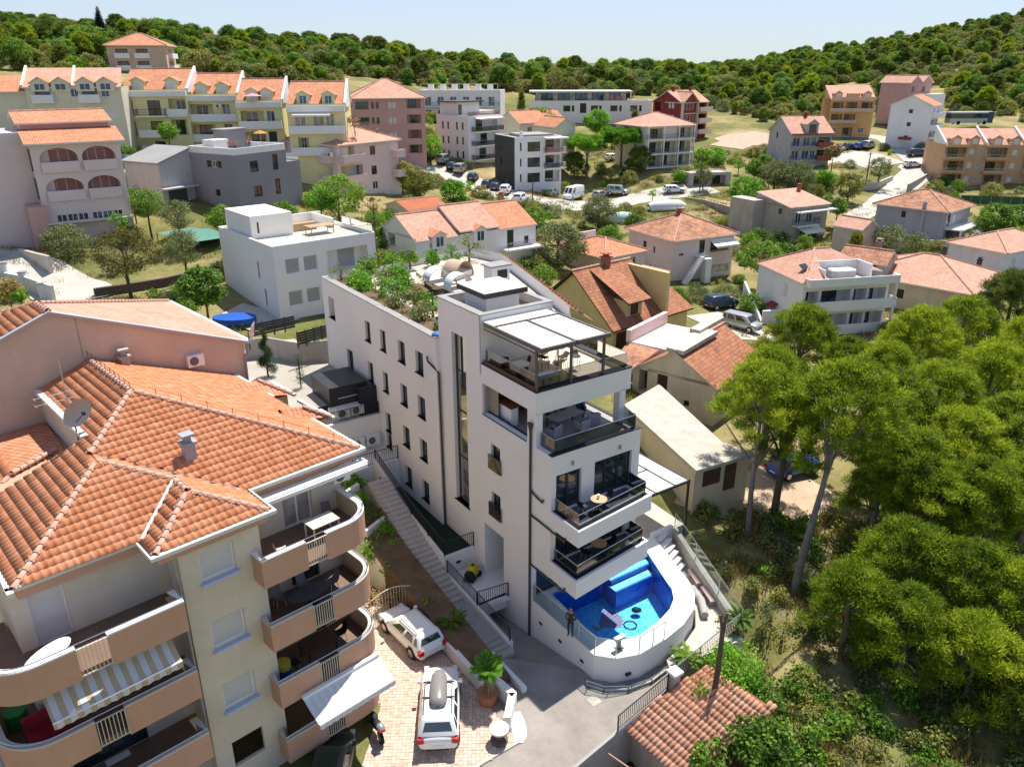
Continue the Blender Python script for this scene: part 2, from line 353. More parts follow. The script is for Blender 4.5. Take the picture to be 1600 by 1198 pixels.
def in_poly(x, y, poly):
    r = False; j = len(poly)-1
    for i in range(len(poly)):
        xi, yi = poly[i][:2]; xj, yj = poly[j][:2]
        if (yi > y) != (yj > y) and x < (xj-xi)*(y-yi)/(yj-yi)+xi: r = not r
        j = i
    return r
def make_terrain():
    X = graded(-75, 125, 1.7, -2600, 2600); Y = graded(8, 235, 1.7, -600, 3200); xx, yy = np.meshgrid(X, Y); Z = heights(xx, yy)
    for poly, z in FLATS:
        pa = np.array([p[:2] for p in poly]); (a, b), (c, d) = pa.min(0)-1.5, pa.max(0)+1.5
        for i in np.where((Y > b) & (Y < d))[0]:
            for j in np.where((X > a) & (X < c))[0]:
                if in_poly(X[j], Y[i], poly): Z[i, j] = min(Z[i, j], z-.35)
    ny, nx = Z.shape; V = np.stack([xx, yy, Z], -1).reshape(-1, 3); me = D.meshes.new('ground')
    a = (np.arange(ny-1)[:, None]*nx+np.arange(nx-1)[None]).ravel(); F4 = np.stack([a, a+1, a+nx+1, a+nx], 1).astype(np.int32)
    me.vertices.add(len(V)); me.vertices.foreach_set('co', V.astype(np.float32).ravel()); me.loops.add(F4.size); me.loops.foreach_set('vertex_index', F4.ravel())
    me.polygons.add(len(F4)); me.polygons.foreach_set('loop_start', np.arange(0, F4.size, 4, dtype=np.int32)); me.polygons.foreach_set('use_smooth', np.ones(len(F4), bool))
    me.materials.append(ground_mat()); me.update(calc_edges=True); link('ground', me, kind='structure')
ASPH = M('pale_asphalt', (.40, .36, .31), .92, .14, .35, .35, 60)  # paler asphalt of the courtyard
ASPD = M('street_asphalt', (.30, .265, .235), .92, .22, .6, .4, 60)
CSTREET = M('concrete_street', (.46, .43, .38), .9, .12, .4, .2, 40)
SOIL = M('bare_soil', (.42, .27, .14), .95, .25, .5, .5, 12, col2=(.55, .40, .24))
ROADS = []
def strip(name, pts, wd, mat, dz=.07, label=None, kind='structure'):
    """a road laid on the hillside through photo points"""
    P = [gnd(*p) if len(p) == 2 else Vector(p) for p in pts]; path = []
    for i in range(len(P)-1):
        n = max(1, int((P[i+1]-P[i]).length/1.5))
        for k in range(n): path.append(P[i].lerp(P[i+1], k/n))
    path.append(P[-1]); path = [Vector((sum(q[0] for q in path[max(0, i-2):i+3])/len(path[max(0, i-2):i+3]), sum(q[1] for q in path[max(0, i-2):i+3])/len(path[max(0, i-2):i+3]), 0)) for i in range(len(path))]
    rows = []; ROADS.extend((p.x, p.y, (max(wd) if isinstance(wd, list) else wd)*.5+.6) for p in path)
    for i, p in enumerate(path):
        t = (path[min(i+1, len(path)-1)]-path[max(i-1, 0)]).normalized(); nn = Vector((t.y, -t.x, 0)); ww = wd[min(i*len(wd)//len(path), len(wd)-1)] if isinstance(wd, list) else wd
        rows.append([(q.x, q.y, G(q.x, q.y)+dz) for q in (p+nn*ww*f for f in (-.5, -.25, 0, .25, .5))])
    m = MB(); m.grid(rows); o = m.obj(name, mat, smooth=1, kind=kind); return o


strip('road', [(632, 256), (700, 271), (765, 295), (830, 316), (900, 321), (985, 312), (1060, 300), (1120, 292)], [7, 9, 11, 10, 8, 7, 7], CSTREET)
strip('road', [(1085, 310), (1150, 322), (1210, 345)], 4, SOIL, .06)
strip('road', [(1225, 262), (1290, 245), (1345, 247), (1392, 262)], [6, 9, 14, 12], CSTREET, .09)
strip('road', [(1330, 345), (1375, 318), (1410, 290), (1440, 262), (1475, 243), (1535, 226), (1600, 215)], [4.5, 5, 6.5, 9, 9, 7], CSTREET, .12)
strip('road', [(1440, 262), (1380, 215), (1345, 212), (1290, 212)], 5, CSTREET, .08)
strip('street', [(-60, 372), (0, 402), (55, 428), (110, 455), (150, 478)], [5, 5, 6, 7], CSTREET, .12)
strip('road', [(176, 262), (205, 272), (232, 288), (262, 300)], 4.5, CSTREET)
strip('driveway', [(1075, 482), (1120, 500), (1160, 518), (1195, 540)], [6, 7, 7], STONE, .08)
strip('dirt_track', [(1030, 740), (1100, 790), (1160, 800), (1240, 760), (1290, 740)], [4, 5, 6, 5], M('sandy_track', (.50, .37, .26), .95, .2, .8, .4, 15), .08)
mw = MB(); mw.face([(-30000, -3000, -14), (30000, -3000, -14), (30000, 38000, -14), (-30000, 38000, -14)]); mw.obj('sea', glass('sea_water', (.03, .09, .16), .15, .5), kind='structure')
rows = []
for i in range(81):
    x = -6000+i*220; h = 62+34*mnoise.noise(Vector((x*.0006, 0, 3)))+14*mnoise.noise(Vector((x*.003, 1, 3)))
    rows.append([(x, 9300, -15), (x, 9700, h*.6), (x, 10200, h), (x, 11400, -15)])
mh = MB(); mh.grid(rows); mh.obj('far_hills', M('far_hill_hazed_scrub', (.10, .14, .13), .95, .2, .002), smooth=1, kind='structure')  # distance haze is put into the colour as a bluish tint on scrub green

# ------------------------------------------------------------ walls, windows, roofs, balconies
def wall(mb, O, U, L, z0, z1, holes=(), m=0, top=None):
    """outer skin of a wall from O along U with recessed openings (s, z, w, h, depth); top = function giving the height of a sloping head"""
    O = Vector((O[0], O[1])); U = Vector(U).normalized(); Nv = Vector((U.y, -U.x))
    P = lambda s, z, d=0: (O.x+U.x*s-Nv.x*d, O.y+U.y*s-Nv.y*d, z)
    ss = sorted({0, L, *[h[0] for h in holes], *[h[0]+h[2] for h in holes]}); zs = sorted({z0, z1, *[h[1] for h in holes], *[h[1]+h[3] for h in holes]})
    for i in range(len(ss)-1):
        j = 0
        while j < len(zs)-1:
            cs, cz = (ss[i]+ss[i+1])/2, (zs[j]+zs[j+1])/2
            if any(h[0] < cs < h[0]+h[2] and h[1] < cz < h[1]+h[3] for h in holes): j += 1; continue
            k = j
            while k+1 < len(zs)-1 and not any(h[0] < cs < h[0]+h[2] and h[1] < (zs[k+1]+zs[k+2])/2 < h[1]+h[3] for h in holes): k += 1
            mb.face([P(ss[i], zs[j]), P(ss[i+1], zs[j]), P(ss[i+1], zs[k+1]), P(ss[i], zs[k+1])], m); j = k+1
    for h in holes:
        s, z, w_, hh = h[:4]; d = h[4] if len(h) > 4 else .15; a, b = s, s+w_; c, e = z, z+hh
        for q in (((a, c), (b, c)), ((b, c), (b, e)), ((b, e), (a, e)), ((a, e), (a, c))):
            mb.face([P(*q[0]), P(*q[0], d), P(*q[1], d), P(*q[1])], m)
_wm = {}
WSTY = dict(w=(WHITEF, PANE, 2), d=(DARKM, PANE, 1), D=(DARKM, PANE, 2), c=(WHITEF, PANEW, 2), b=(BROWN, PANE, 2), B=(WHITEF, PANEB, 2), s=(WHITEF, SHUT, 0), g=(WHITEF, GREYSH, 0), x=(BROWN, BROWN, 0), k=(DARKM, DARKM, 0), t=(DARKM, PANE, 3))
def win_mesh(w_, h, sty):
    key = (round(w_, 2), round(h, 2), sty)
    if key in _wm: return _wm[key]
    fm, pm, n = WSTY[sty]; f = min(.07, w_*.09); a = MB(); b = MB()
    for q in ((0, 0, w_, f), (0, h-f, w_, h), (0, f, f, h-f), (w_-f, f, w_, h-f)): a.box(q[0], -.02, q[1], q[2], .05, q[3])
    for i in range(1, n): x = w_*i/n; a.box(x-f*.5, -.015, f, x+f*.5, .045, h-f)
    if n == 0:
        k = max(3, int(h/.09))
        for i in range(k):
            z0 = f+(h-2*f)*i/k; z1 = f+(h-2*f)*(i+1)/k; b.face([(f, .012, z0), (w_-f, .012, z0), (w_-f, -.004, z1), (f, -.004, z1)])
    else: b.face([(f*.6, .02, f*.6), (w_-f*.6, .02, f*.6), (w_-f*.6, .02, h-f*.6), (f*.6, .02, h-f*.6)])
    r = (a.mesh('window', fm), b.mesh('pane' if n else 'shutter', pm), 'pane' if n else 'shutter'); _wm[key] = r; return r
def window(par, O, U, h, sty, name='window', sill=None):
    O = Vector((O[0], O[1])); U = Vector(U).normalized(); Nv = Vector((U.y, -U.x)); d = (h[4] if len(h) > 4 else .15)-.02
    p = O+U*h[0]-Nv*d; f, g, gn = win_mesh(h[2], h[3], sty); rz = atan2(U.y, U.x)
    o = link(name, f, par, (p.x, p.y, h[1]), rz); link(gn, g, o)
    if sill:
        s = MB(); s.box(-.06, -d-.08, -.05, h[2]+.06, -.03, .0); link('sill', s.mesh('sill', sill), o)
    return o
def roofpoly(mb, pts, m=0, eave=0):
    """a sloping roof face with its tiles laid out parallel to edge `eave`"""
    P = [Vector(p) for p in pts]; e = (P[(eave+1) % len(P)]-P[eave]).normalized(); n = None
    for i in range(2, len(P)):
        n = (P[1]-P[0]).cross(P[i]-P[0])
        if n.length > 1e-6: break
    n.normalize(); up = n.cross(e)
    if up.z < 0: up = -up
    o = P[eave]; mb.face(P, m, [((p-o).dot(e)+37, (p-o).dot(up)+11) for p in P])
def hip_planes(x0, y0, x1, y1, ze, rise):
    W_, D_ = x1-x0, y1-y0
    if W_ >= D_: r0, r1 = (x0+D_/2, (y0+y1)/2, ze+rise), (x1-D_/2, (y0+y1)/2, ze+rise)
    else: r0, r1 = ((x0+x1)/2, y0+W_/2, ze+rise), ((x0+x1)/2, y1-W_/2, ze+rise)
    a, b, c, d = (x0, y0, ze), (x1, y0, ze), (x1, y1, ze), (x0, y1, ze)
    if W_ > D_: pl = [[a, b, r1, r0], [b, c, r1], [c, d, r0, r1], [d, a, r0]]
    elif W_ < D_: pl = [[a, b, r0], [b, c, r1, r0], [c, d, r1], [d, a, r0, r1]]
    else: pl = [[a, b, r0], [b, c, r0], [c, d, r0], [d, a, r0]]
    hips = [(a, r0), (b, r1 if W_ > D_ else r0), (c, r1), (d, r0 if W_ > D_ else r1)] + ([(r0, r1)] if abs(W_-D_) > .05 else [])
    return pl, hips
def gable_planes(x0, y0, x1, y1, ze, rise, ax):
    if ax == 'x': ym = (y0+y1)/2; r0, r1 = (x0, ym, ze+rise), (x1, ym, ze+rise); return [[(x0, y0, ze), (x1, y0, ze), r1, r0], [(x1, y1, ze), (x0, y1, ze), r0, r1]], [(r0, r1)]
    xm = (x0+x1)/2; r0, r1 = (xm, y0, ze+rise), (xm, y1, ze+rise); return [[(x1, y0, ze), (x1, y1, ze), r1, r0], [(x0, y1, ze), (x0, y0, ze), r0, r1]], [(r0, r1)]
def add_roof(par, planes, hips, mat, fascia=None, th=.16, caps=True, name='roof'):
    m = MB()
    for pl in planes:
        roofpoly(m, pl); lo = [(p[0], p[1], p[2]-th) for p in pl]; m.face(lo[::-1], 1); n = len(pl)
        for i in range(n): m.face([lo[i], lo[(i+1) % n], pl[(i+1) % n], pl[i]], 1)
    o = m.obj(name, [mat, fascia or GUTTER], par)
    if caps and hips:
        h = MB()
        for a, b in hips: h.tube([Vector(a)+Vector((0, 0, .03)), Vector(b)+Vector((0, 0, .03))], .12, 6)
        h.obj('ridge_cap', RIDGE, o)
    return o
def balcony(par, x0, x1, dep, z, mat=WHITE2, ph=.9, th=.18, rail=None, U=(1, 0), O=(0, 0), round_=0):
    """slab with a solid parapet or a rail, hung on the wall O,U"""
    m = MB(); r = MB(); pts = [(x0, 0), (x0, -dep), (x1, -dep), (x1, 0)]
    m.box(x0, -dep, z-th, x1, .02, z)
    if rail is None:
        t = .12; m.box(x0, -dep, z, x1, -dep+t, z+ph); m.box(x0, -dep+t, z, x0+t, 0, z+ph); m.box(x1-t, -dep+t, z, x1, 0, z+ph)
    else:
        for a, b in zip(pts, pts[1:]):
            r.tube([(*a, z+ph), (*b, z+ph)], .03, 5); n = max(2, int(hypot(a[0]-b[0], a[1]-b[1])/.16))
            for i in range(n+1):
                f = i/n; x = a[0]+(b[0]-a[0])*f; y = a[1]+(b[1]-a[1])*f; r.box(x-.012, y-.012, z, x+.012, y+.012, z+ph)
            if rail is CLEAR or rail is SMOKE: r.v = r.v[:0] or []; r.f = []; r.m = []; r.uv = []
        if rail in (CLEAR, SMOKE):
            for a, b in zip(pts, pts[1:]): r.face([(*a, z), (*b, z), (*b, z+ph), (*a, z+ph)])
    U = Vector(U).normalized(); Mx = Matrix(((U.x, -U.y, 0, O[0]), (U.y, U.x, 0, O[1]), (0, 0, 1, 0), (0, 0, 0, 1)))
    m.xf(Mx); o = m.obj('balcony', mat, par)
    if rail is not None: r.xf(Mx).obj('railing', rail, o)
    return o
def ac_unit(par, loc, rz, s=1.0):
    m = MB(); m.box(0, -.32*s, 0, .85*s, 0, .6*s); m.box(.05, -.05, -.08, .1, 0, 0); m.box(.75*s, -.3*s, -.08, .8*s, 0, 0); o = m.obj('air_conditioner', WHITE2, par); o.location = loc; o.rotation_euler = (0, 0, rz)
    g = MB(); g.tube([(.32*s, -.322*s, .3*s), (.32*s, -.35*s, .3*s)], .23*s, 14); g.obj('fan_grille', M('fan_grey', (.12, .12, .12), .6), o); return o
def chimney(par, x, y, z0, h, mat=CONC, w_=.5, cap=True):
    m = MB(); m.box(x-w_/2, y-w_/2, z0, x+w_/2, y+w_/2, z0+h); o = m.obj('chimney', mat, par)
    if cap:
        c = MB(); c.box(x-w_*.7, y-w_*.7, z0+h, x+w_*.7, y+w_*.7, z0+h+.1); c.box(x-w_*.3, y-w_*.3, z0+h+.1, x+w_*.3, y+w_*.3, z0+h+.35); c.box(x-w_*.6, y-w_*.6, z0+h+.35, x+w_*.6, y+w_*.6, z0+h+.43); c.obj('chimney_cap', mat, o)
    return o
def railing(path, h=1.0, mat=DARKM, gap=.13, par=None, name='railing', post=1.5, **kw):
    m = MB(); P = [Vector(p) for p in path]; up = Vector((0, 0, 1))
    m.tube([p+up*h for p in P], .028, 5); m.tube([p+up*.1 for p in P], .02, 5)
    for a, b in zip(P, P[1:]):
        n = max(1, int((b-a).length/gap))
        for i in range(n+1):
            p = a.lerp(b, i/n); big = i in (0, n); r = .028 if big else .011; m.box(p.x-r, p.y-r, p.z-(.05 if big else -.1), p.x+r, p.y+r, p.z+h)
    return m.obj(name, mat, par, **kw)
def glass_rail(path, h, par, z=None, name='glass_railing', glassm=CLEAR, posts=True):
    m = MB(); P = [Vector(p) for p in path]; up = Vector((0, 0, 1))
    for a, b in zip(P, P[1:]): m.face([a, b, b+up*h, a+up*h], 0)
    m.tube([p+up*h for p in P], .022, 5, 1)
    o = m.obj(name, [glassm, STEEL], par)
    if posts:
        for p in P:
            q = MB(); q.cyl((p.x, p.y), .028, p.z-.25, p.z+h*.96, 6); q.obj('post', STEEL, o)
    return o

# ------------------------------------------------------------ the white hotel building in the middle
YAW = 0.598283; HC = Vector((0.957, 35.1405, 0)); hu = Vector((cos(YAW), sin(YAW), 0)); hv = Vector((-sin(YAW), cos(YAW), 0))
def HL(a, b, c=0): return HC+hu*a+hv*b+Vector((0, 0, c))
FLATS += [([HL(-10, -6.2), HL(-10, 12), HL(-4.6, 10), HL(-4.6, -6.2)], .6), ([HL(-4.8, -9), HL(-4.8, 24), HL(9, 24), HL(9, 10), HL(12, 6), HL(12, -9)], -1.6), ([HL(-4.8, -14), HL(-4.8, -8), HL(6, -8), HL(6, -14)], -3.0)]
ht = thing('hotel_building', 'white modern four storey building with slit window, roof garden and pool terrace in front', 'building', HC, YAW)
mb = MB(); WB_ = 26.5
cols = [(18.27, 19.1), (15.95, 16.74), (13.21, 14.14), (10.83, 11.79)]
# wing: long wall, seen along -b; O at far end, s = WB_-b
def ws(b0, b1, z0, z1, d=.22): return (WB_-b1, z0, b1-b0, z1-z0, d)
H1 = [ws(a, b, t-1.42, t) for t in (13.38, 10.45, 7.5) for a, b in cols] + [ws(18.3, 19.2, 2.55, 4.57), ws(15.98, 16.8, 4.85, 5.9)] + [ws(a, b, 3.15, 4.57) for a, b in cols[2:]] + [ws(21.66, 22.71, 8.0, 10.33), ws(24.4, 25.5, 12.0, 13.6, .9)]
AW = -.22
wall(mb, (AW, WB_), (0, -1), WB_-9.15, -1.5, 14.8, H1)
mb.face([(AW, 9.15, -1.5), (.02, 9.15, -1.5), (.02, 9.15, 14.8), (AW, 9.15, 14.8)])
# tower and lower front: left wall a=0 from b=9.15 to b=-.1
LF = 9.15
def ls(b0, b1, z0, z1, d=.22): return (LF-b1, z0, b1-b0, z1-z0, d)
H2 = [ls(6.2, 7.7, 5.0, 15.6, .30), ls(2.85, 3.75, 8.95, 10.3, .2), ls(2.85, 3.75, 5.95, 7.35, .2), ls(2.57, 4.66, 1.3, 4.88, 1.6)]
wall(mb, (0, LF), (0, -1), LF-4.6, -1.5, 17.25, [h for h in H2 if h[0]+h[2] < LF-4.6])
O3 = (0.1, 4.62, 11.79, 13.55, 3.0)
def ls2(b0, b1, z0, z1, d=.22): return (4.6-b1, z0, b1-b0, z1-z0, d)
wall(mb, (0, 4.6), (0, -1), 4.6+.12, -1.5, 14.6, [ls2(.35, 4.55, 11.79, 13.55, .3), ls2(2.85, 3.75, 8.95, 10.3, .2), ls2(2.85, 3.75, 5.95, 7.35, .2), ls2(2.57, 4.56, 1.3, 4.88, 1.6)])
# front wall of the lower block (under the balconies) and the rooms that stand out in front of it
wall(mb, (0, -.12), (1, 0), 6.2, -1.5, 4.8, [(.3, 2.45, 4.6, 2.2, .25)])
for z0, z1, hs in ((4.75, 7.8, [(.35, 5.6, 4.7, 1.95, .2)]), (7.75, 11.72, [(.32, 8.5, 1.6, 2.1, .2), (2.78, 8.5, 2.52, 2.13, .2)])):
    wall(mb, (0, -1.67), (1, 0), 5.85, z0, z1, hs)
    mb.face([(0, -.12, z0), (0, -1.67, z0), (0, -1.67, z1), (0, -.12, z1)]); mb.face([(5.85, -1.67, z0), (5.85, 3, z0), (5.85, 3, z1), (5.85, -1.67, z1)])
    mb.face([(0, -1.67, z0), (0, 0, z0), (5.85, 0, z0), (5.85, -1.67, z0)])
mb.face([(0, -1.67, 11.72), (5.85, -1.67, 11.72), (5.85, -1.37, 11.72), (0, -1.37, 11.72)]); mb.face([(0, -1.37, 11.72), (.3, -1.37, 11.72), (.3, 4.5, 11.72), (0, 4.5, 11.72)])
# storey with the open corner: pillars, head beam
mb.box(.012, -.36, 11.72, .42, .32, 13.5); mb.box(5.45, -.36, 11.6, 5.85, .1, 13.5)
mb.box(.004, -.36, 13.45, 6.18, .1, 14.62); mb.box(5.85, .1, 13.45, 6.18, 4.5, 14.62)
mb.face([(.1, -.3, 13.46), (.1, 4.5, 13.46), (6.1, 4.5, 13.46), (6.1, -.3, 13.46)])
mb.face([(.0, -.12, 14.62), (.0, -.36, 14.62), (.0, -.36, 13.45), (.0, -.12, 13.45)])
# tower front, right and back, block backs
mb.box(.3, 4.6, 13.4, 4.7, 4.75, 17.25); mb.face([(4.7, 4.6, 13), (4.7, 9.15, 13), (4.7, 9.15, 17.25), (4.7, 4.6, 17.25)]); mb.face([(0, 9.15, 14), (0, 9.15, 17.25), (4.7, 9.15, 17.25), (4.7, 9.15, 14)])
mb.box(0, 4.6, 14, .3, 4.75, 17.25)
RT = [(6.2, 4.4), (9.6, 9.2), (12.0, 16.4), (14.5, 24.5), (13.5, 28.6), (AW, WB_)]
for (a, b), (c, d) in zip(RT, RT[1:]): mb.face([(a, b, -1), (c, d, -1), (c, d, 14.75), (a, b, 14.75)])
mb.face([(6.2, -.12, -1), (6.2, 4.4, -1), (6.2, 4.4, 10), (6.2, -.12, 10)])
hw = mb.obj('wall', WHITE, ht)
for h in H1[:-1]: window(ht, (AW, WB_), (0, -1), h, 'D' if h[3] < 1.9 else 't', sill=NAVY)
lg = MB(); lg.box(.68, 24.4, 12, .7, 25.5, 13.6); lg.obj('loggia_wall', WHITE, ht)
window(ht, (.66, 25.5), (0, -1), (.35, 12.45, .6, .95, .02), 'k'); m = MB(); m.box(AW-.05, 24.35, 11.93, .7, 25.55, 12.0); m.obj('sill', NAVY, ht)
for h in H2[1:3]: window(ht, (0, LF), (0, -1), h, 'd')
for z in (8.85, 5.9):      # little glass guards before the two windows
    m = MB(); m.box(-.12, 2.7, z-.08, .0, 3.9, z); m.box(-.12, 2.7, z, -.09, 3.9, z+.75); m.obj('window_guard', [SMOKE], ht)
    m = MB(); m.tube([(-.105, 2.7, z+.77), (-.105, 3.9, z+.77)], .02, 5); m.obj('guard_rail', DARKM, ht)
# tall slit window: four stacked panes with a dark frame
m = MB()
for z in (5.0, 7.9, 10.85, 13.3, 15.5): m.box(.22, 6.2, z, .28, 7.7, z+.07)
for b in (6.2, 7.55): m.box(.22, b, 5, .28, b+.12, 15.6)
m.box(.20, 7.0, 12.3, .26, 7.1, 15.5); m.box(.2, 6.3, 12.3, .26, 7.1, 12.4)
fr = m.obj('slit_window_frame', DARKM, ht); m = MB(); m.box(-.07, 6.1, 4.93, .3, 7.8, 5.0); m.obj('sill', NAVY, fr)
MIRR = glass('mirror_glass', (.10, .085, .075), .03, 1.0); MIRR.node_tree.nodes['Principled BSDF'].inputs['IOR'].default_value = 2.6
for i, (z0, z1) in enumerate(((5.07, 7.9), (7.97, 10.85), (10.92, 13.3), (13.37, 15.5))):
    q = MB(); q.face([(.26, 7.6, z0), (.26, 6.3, z0), (.26, 6.3, z1), (.26, 7.6, z1)]); q.obj('pane', MIRR, fr)
# coping strips
m = MB()
for a0, b0, a1, b1, z in ((AW-.05, 9.15, AW+.45, WB_, 14.8), (-.04, 4.56, .42, 9.2, 17.25), (.42, 4.56, 4.74, 4.95, 17.25), (4.35, 4.95, 4.74, 9.2, 17.25), (.42, 8.8, 4.35, 9.2, 17.25)): m.box(a0, b0, z, a1, b1, z+.06)
m.obj('parapet_coping', COPING, ht)
for q in ((-.03, -.40, 14.62, .46, 4.56, 14.70), (.46, -.40, 14.62, 6.2, .05, 14.70), (5.8, .05, 14.62, 6.2, 4.5, 14.7), (-.03, .42, 11.72, .30, 4.55, 11.78), (.0, -1.70, 11.72, 5.87, -1.37, 11.76)): m = MB(); m.box(*q); m.obj('terrace_coping', NAVY, ht)
# roofs and terrace floors
rf = MB(); rf.prism([(AW+.3, 9.2), (9.4, 9.2), (11.8, 16.4), (14.3, 24.5), (13.3, 28.4), (AW+.3, WB_-.2)], 14.0, 14.25); rf.box(.3, 4.75, 16.4, 4.7, 9.1, 16.65); rf.obj('roof_deck', STONE, ht)
fl = MB(); fl.box(.1, -.3, 14.2, 6.1, 4.6, 14.45); fl.prism([(6.1, 2.2), (6.2, 4.4), (9.5, 9.2), (4.7, 9.2), (4.7, 4.6), (6.1, 4.6)], 14.0, 14.46); fl.obj('terrace_floor', M('cream_decking', (.62, .52, .40), .8, .08, 1, .1), ht)
fl = MB(); fl.box(.1, -1.4, 11.3, 5.8, 4.5, 11.55); fl.box(.1, 4.4, 11.5, 5.9, 4.5, 13.5); fl.obj('loggia_floor', M('grey_tiles', (.34, .32, .31), .6, .1, 1), ht)
# rooms behind glass (dark)
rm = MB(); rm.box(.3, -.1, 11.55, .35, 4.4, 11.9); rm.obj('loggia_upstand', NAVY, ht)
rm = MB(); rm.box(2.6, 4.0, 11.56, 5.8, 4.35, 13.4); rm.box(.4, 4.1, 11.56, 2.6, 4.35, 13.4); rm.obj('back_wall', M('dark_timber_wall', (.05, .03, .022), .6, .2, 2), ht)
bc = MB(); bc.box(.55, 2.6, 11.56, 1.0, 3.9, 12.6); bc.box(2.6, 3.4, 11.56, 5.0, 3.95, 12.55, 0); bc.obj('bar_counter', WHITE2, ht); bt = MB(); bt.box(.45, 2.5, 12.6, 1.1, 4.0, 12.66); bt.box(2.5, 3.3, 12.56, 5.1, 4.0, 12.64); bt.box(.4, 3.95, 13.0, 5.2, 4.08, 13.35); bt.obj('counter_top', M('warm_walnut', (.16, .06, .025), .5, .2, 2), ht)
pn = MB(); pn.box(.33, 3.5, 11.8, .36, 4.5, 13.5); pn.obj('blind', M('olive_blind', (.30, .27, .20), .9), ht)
# slab fronts of the two lower balconies
DKF = M('blue_grey_deck', (.10, .11, .15), .5, .15, 1)
for z, z1, ar, br, bl in ((7.78, 8.68, 5.35, -3.29, -3.90), (4.78, 5.78, 5.47, -3.16, -3.85)):
    s = MB(); s.prism([(0, -1.675), (0, bl), (ar, br), (ar, -1.675)], z, z1-.2); t = .4
    s.prism([(0, -1.675), (0, bl), (.34, bl+.36), (.34, -1.675)], z1-.2, z1); s.prism([(0, bl), (ar, br), (ar-.34, br+.4), (.34, bl+.36)], z1-.2, z1); s.prism([(ar-.34, br+.4), (ar, br), (ar, -1.675), (ar-.34, -1.675)], z1-.2, z1)
    o = s.obj('balcony', WHITE, ht)
    c = MB(); c.face([(.345, bl+.37, z1-.196), (ar-.35, br+.41, z1-.196), (ar-.35, -1.68, z1-.196), (.345, -1.68, z1-.196)]); c.obj('balcony_floor', DKF, o)
    c = MB(); c.prism([(.12, -1.7), (.12, bl+.16), (.34, bl+.36), (.34, -1.7)], z1, z1+.03); c.prism([(.12, bl+.16), (ar-.12, br+.16), (ar-.34, br+.4), (.34, bl+.36)], z1, z1+.03); c.prism([(ar-.34, br+.4), (ar-.12, br+.16), (ar-.12, -1.7), (ar-.34, -1.7)], z1, z1+.03); c.obj('balcony_coping', NAVY, o)
    glass_rail([(.24, -1.7, z1), (.24, bl+.28, z1), (ar*.5, (bl+br)/2+.26, z1), (ar-.22, br+.26, z1), (ar-.22, -1.7, z1)], .72, o, glassm=SMOKE, posts=False)
glass_rail([(.3, .2, 11.76), (.3, -1.5, 11.76), (2.9, -1.5, 11.76), (5.6, -1.5, 11.76), (5.75, -.4, 11.76)], .72, ht, glassm=SMOKE, posts=False)
glass_rail([(.22, 4.5, 14.7), (.22, -.18, 14.7), (3, -.18, 14.7), (6.0, -.18, 14.7), (6.0, 2.2, 14.7)], .72, ht, glassm=SMOKE, posts=False)
# big glass doors on the two balcony storeys
for zz, hh, spans in ((8.5, 2.1, ((.32, .82), (1.14, .78), (2.78, .84), (3.62, .84), (4.46, .84))), (5.6, 1.95, tuple((.35+i*.94, .94) for i in range(5)))):
    for s0, ww in spans: window(ht, (0, -1.67), (1, 0), (s0, zz, ww, hh, .2), 'd', 'glass_door')
for i in range(4): window(ht, (0, -.12), (1, 0), (.3+i*1.15, 2.45, 1.15, 2.2, .25), 'd', 'glass_door')
for zz in (10.95,):
    for s0 in (1.3, 4.4):
        l = MB(); l.box(s0-.06, -1.76, zz, s0+.06, -1.67, zz+.2); l.obj('wall_lamp', COPING, ht)
# rainwater pipes
def pipe(path, r=.06): m = MB(); m.tube(path, r, 8); return m.obj('downpipe', BROWNP, ht)
BROWNP = M('brown_pipe', (.06, .05, .045), .5, .1, 1)
pipe([(-.08, -.03, 12.6), (-.08, -.03, .02)], .065); m = MB(); m.cyl((-.08, -.03), .09, 12.6, 12.95, 8, r1=.17); m.obj('pipe_head', BROWNP, ht)
pipe([(-.08, -.03, 9.2), (-.08, -.5, 9.05), (-.08, -1.1, 8.95), (-.08, -1.15, 9.15)], .05); pipe([(-.05, -.03, 7.72), (-.05, -1.9, 7.66), (-.05, -2.9, 7.62), (-.05, -2.95, 7.85)], .05); pipe([(-.05, -.03, 4.72), (-.05, -2.4, 4.68), (-.05, -2.95, 4.68), (-.05, -3.0, 4.95)], .05)
pipe([(-.36, 10.05, 13.5), (-.36, 9.95, 13.2), (-.30, 9.4, 13.0), (-.14, 9.07, 12.7), (-.10, 9.07, 2.45)], .06)
# terrace roof: frame, fabric panels, posts
pg = MB(); zt = 16.98
for q in ((0, -.75, .12, 4.3), (4.2, -.75, 4.32, 4.3), (2.1, -.75, 2.22, 3.5)): pg.box(q[0], q[1], zt-.2, q[2], q[3], zt)
for q in ((.12, -.75, 4.2, -.6), (.12, 3.42, 4.2, 3.52)): pg.box(q[0], q[1], zt-.2, q[2], q[3], zt)
pg.box(.12, 3.52, zt-.06, 4.2, 4.55, zt-.02, 1)
for a, b in ((0, -.75), (2.1, -.75), (4.2, -.75)): pg.box(a, b, 14.46, a+.12, b+.14, zt-.2) if b > -.4 else pg.box(a+.02, -.34, 14.7, a+.13, -.22, zt-.2)
pgo = pg.obj('pergola_frame', [M('warm_grey_metal', (.12, .11, .10), .5), M('grey_roof_sheet', (.52, .52, .53), .5)], ht)
FAB = M('cream_fabric', (.82, .78, .68), .9, .03, 1)
for a0, a1 in ((.12, 2.1), (2.22, 4.2)): m = MB(); m.box(a0, -.6, zt-.1, a1, 3.42, zt-.07); m.obj('fabric_panel', FAB, pgo)
m = MB(); m.tube([(.06, -.5, 16.6), (.06, 4.4, 16.6)], .03, 5); m.box(.0, -.3, 14.7, .05, 4.4, 14.9); m.obj('pergola_rail', BROWN, pgo)
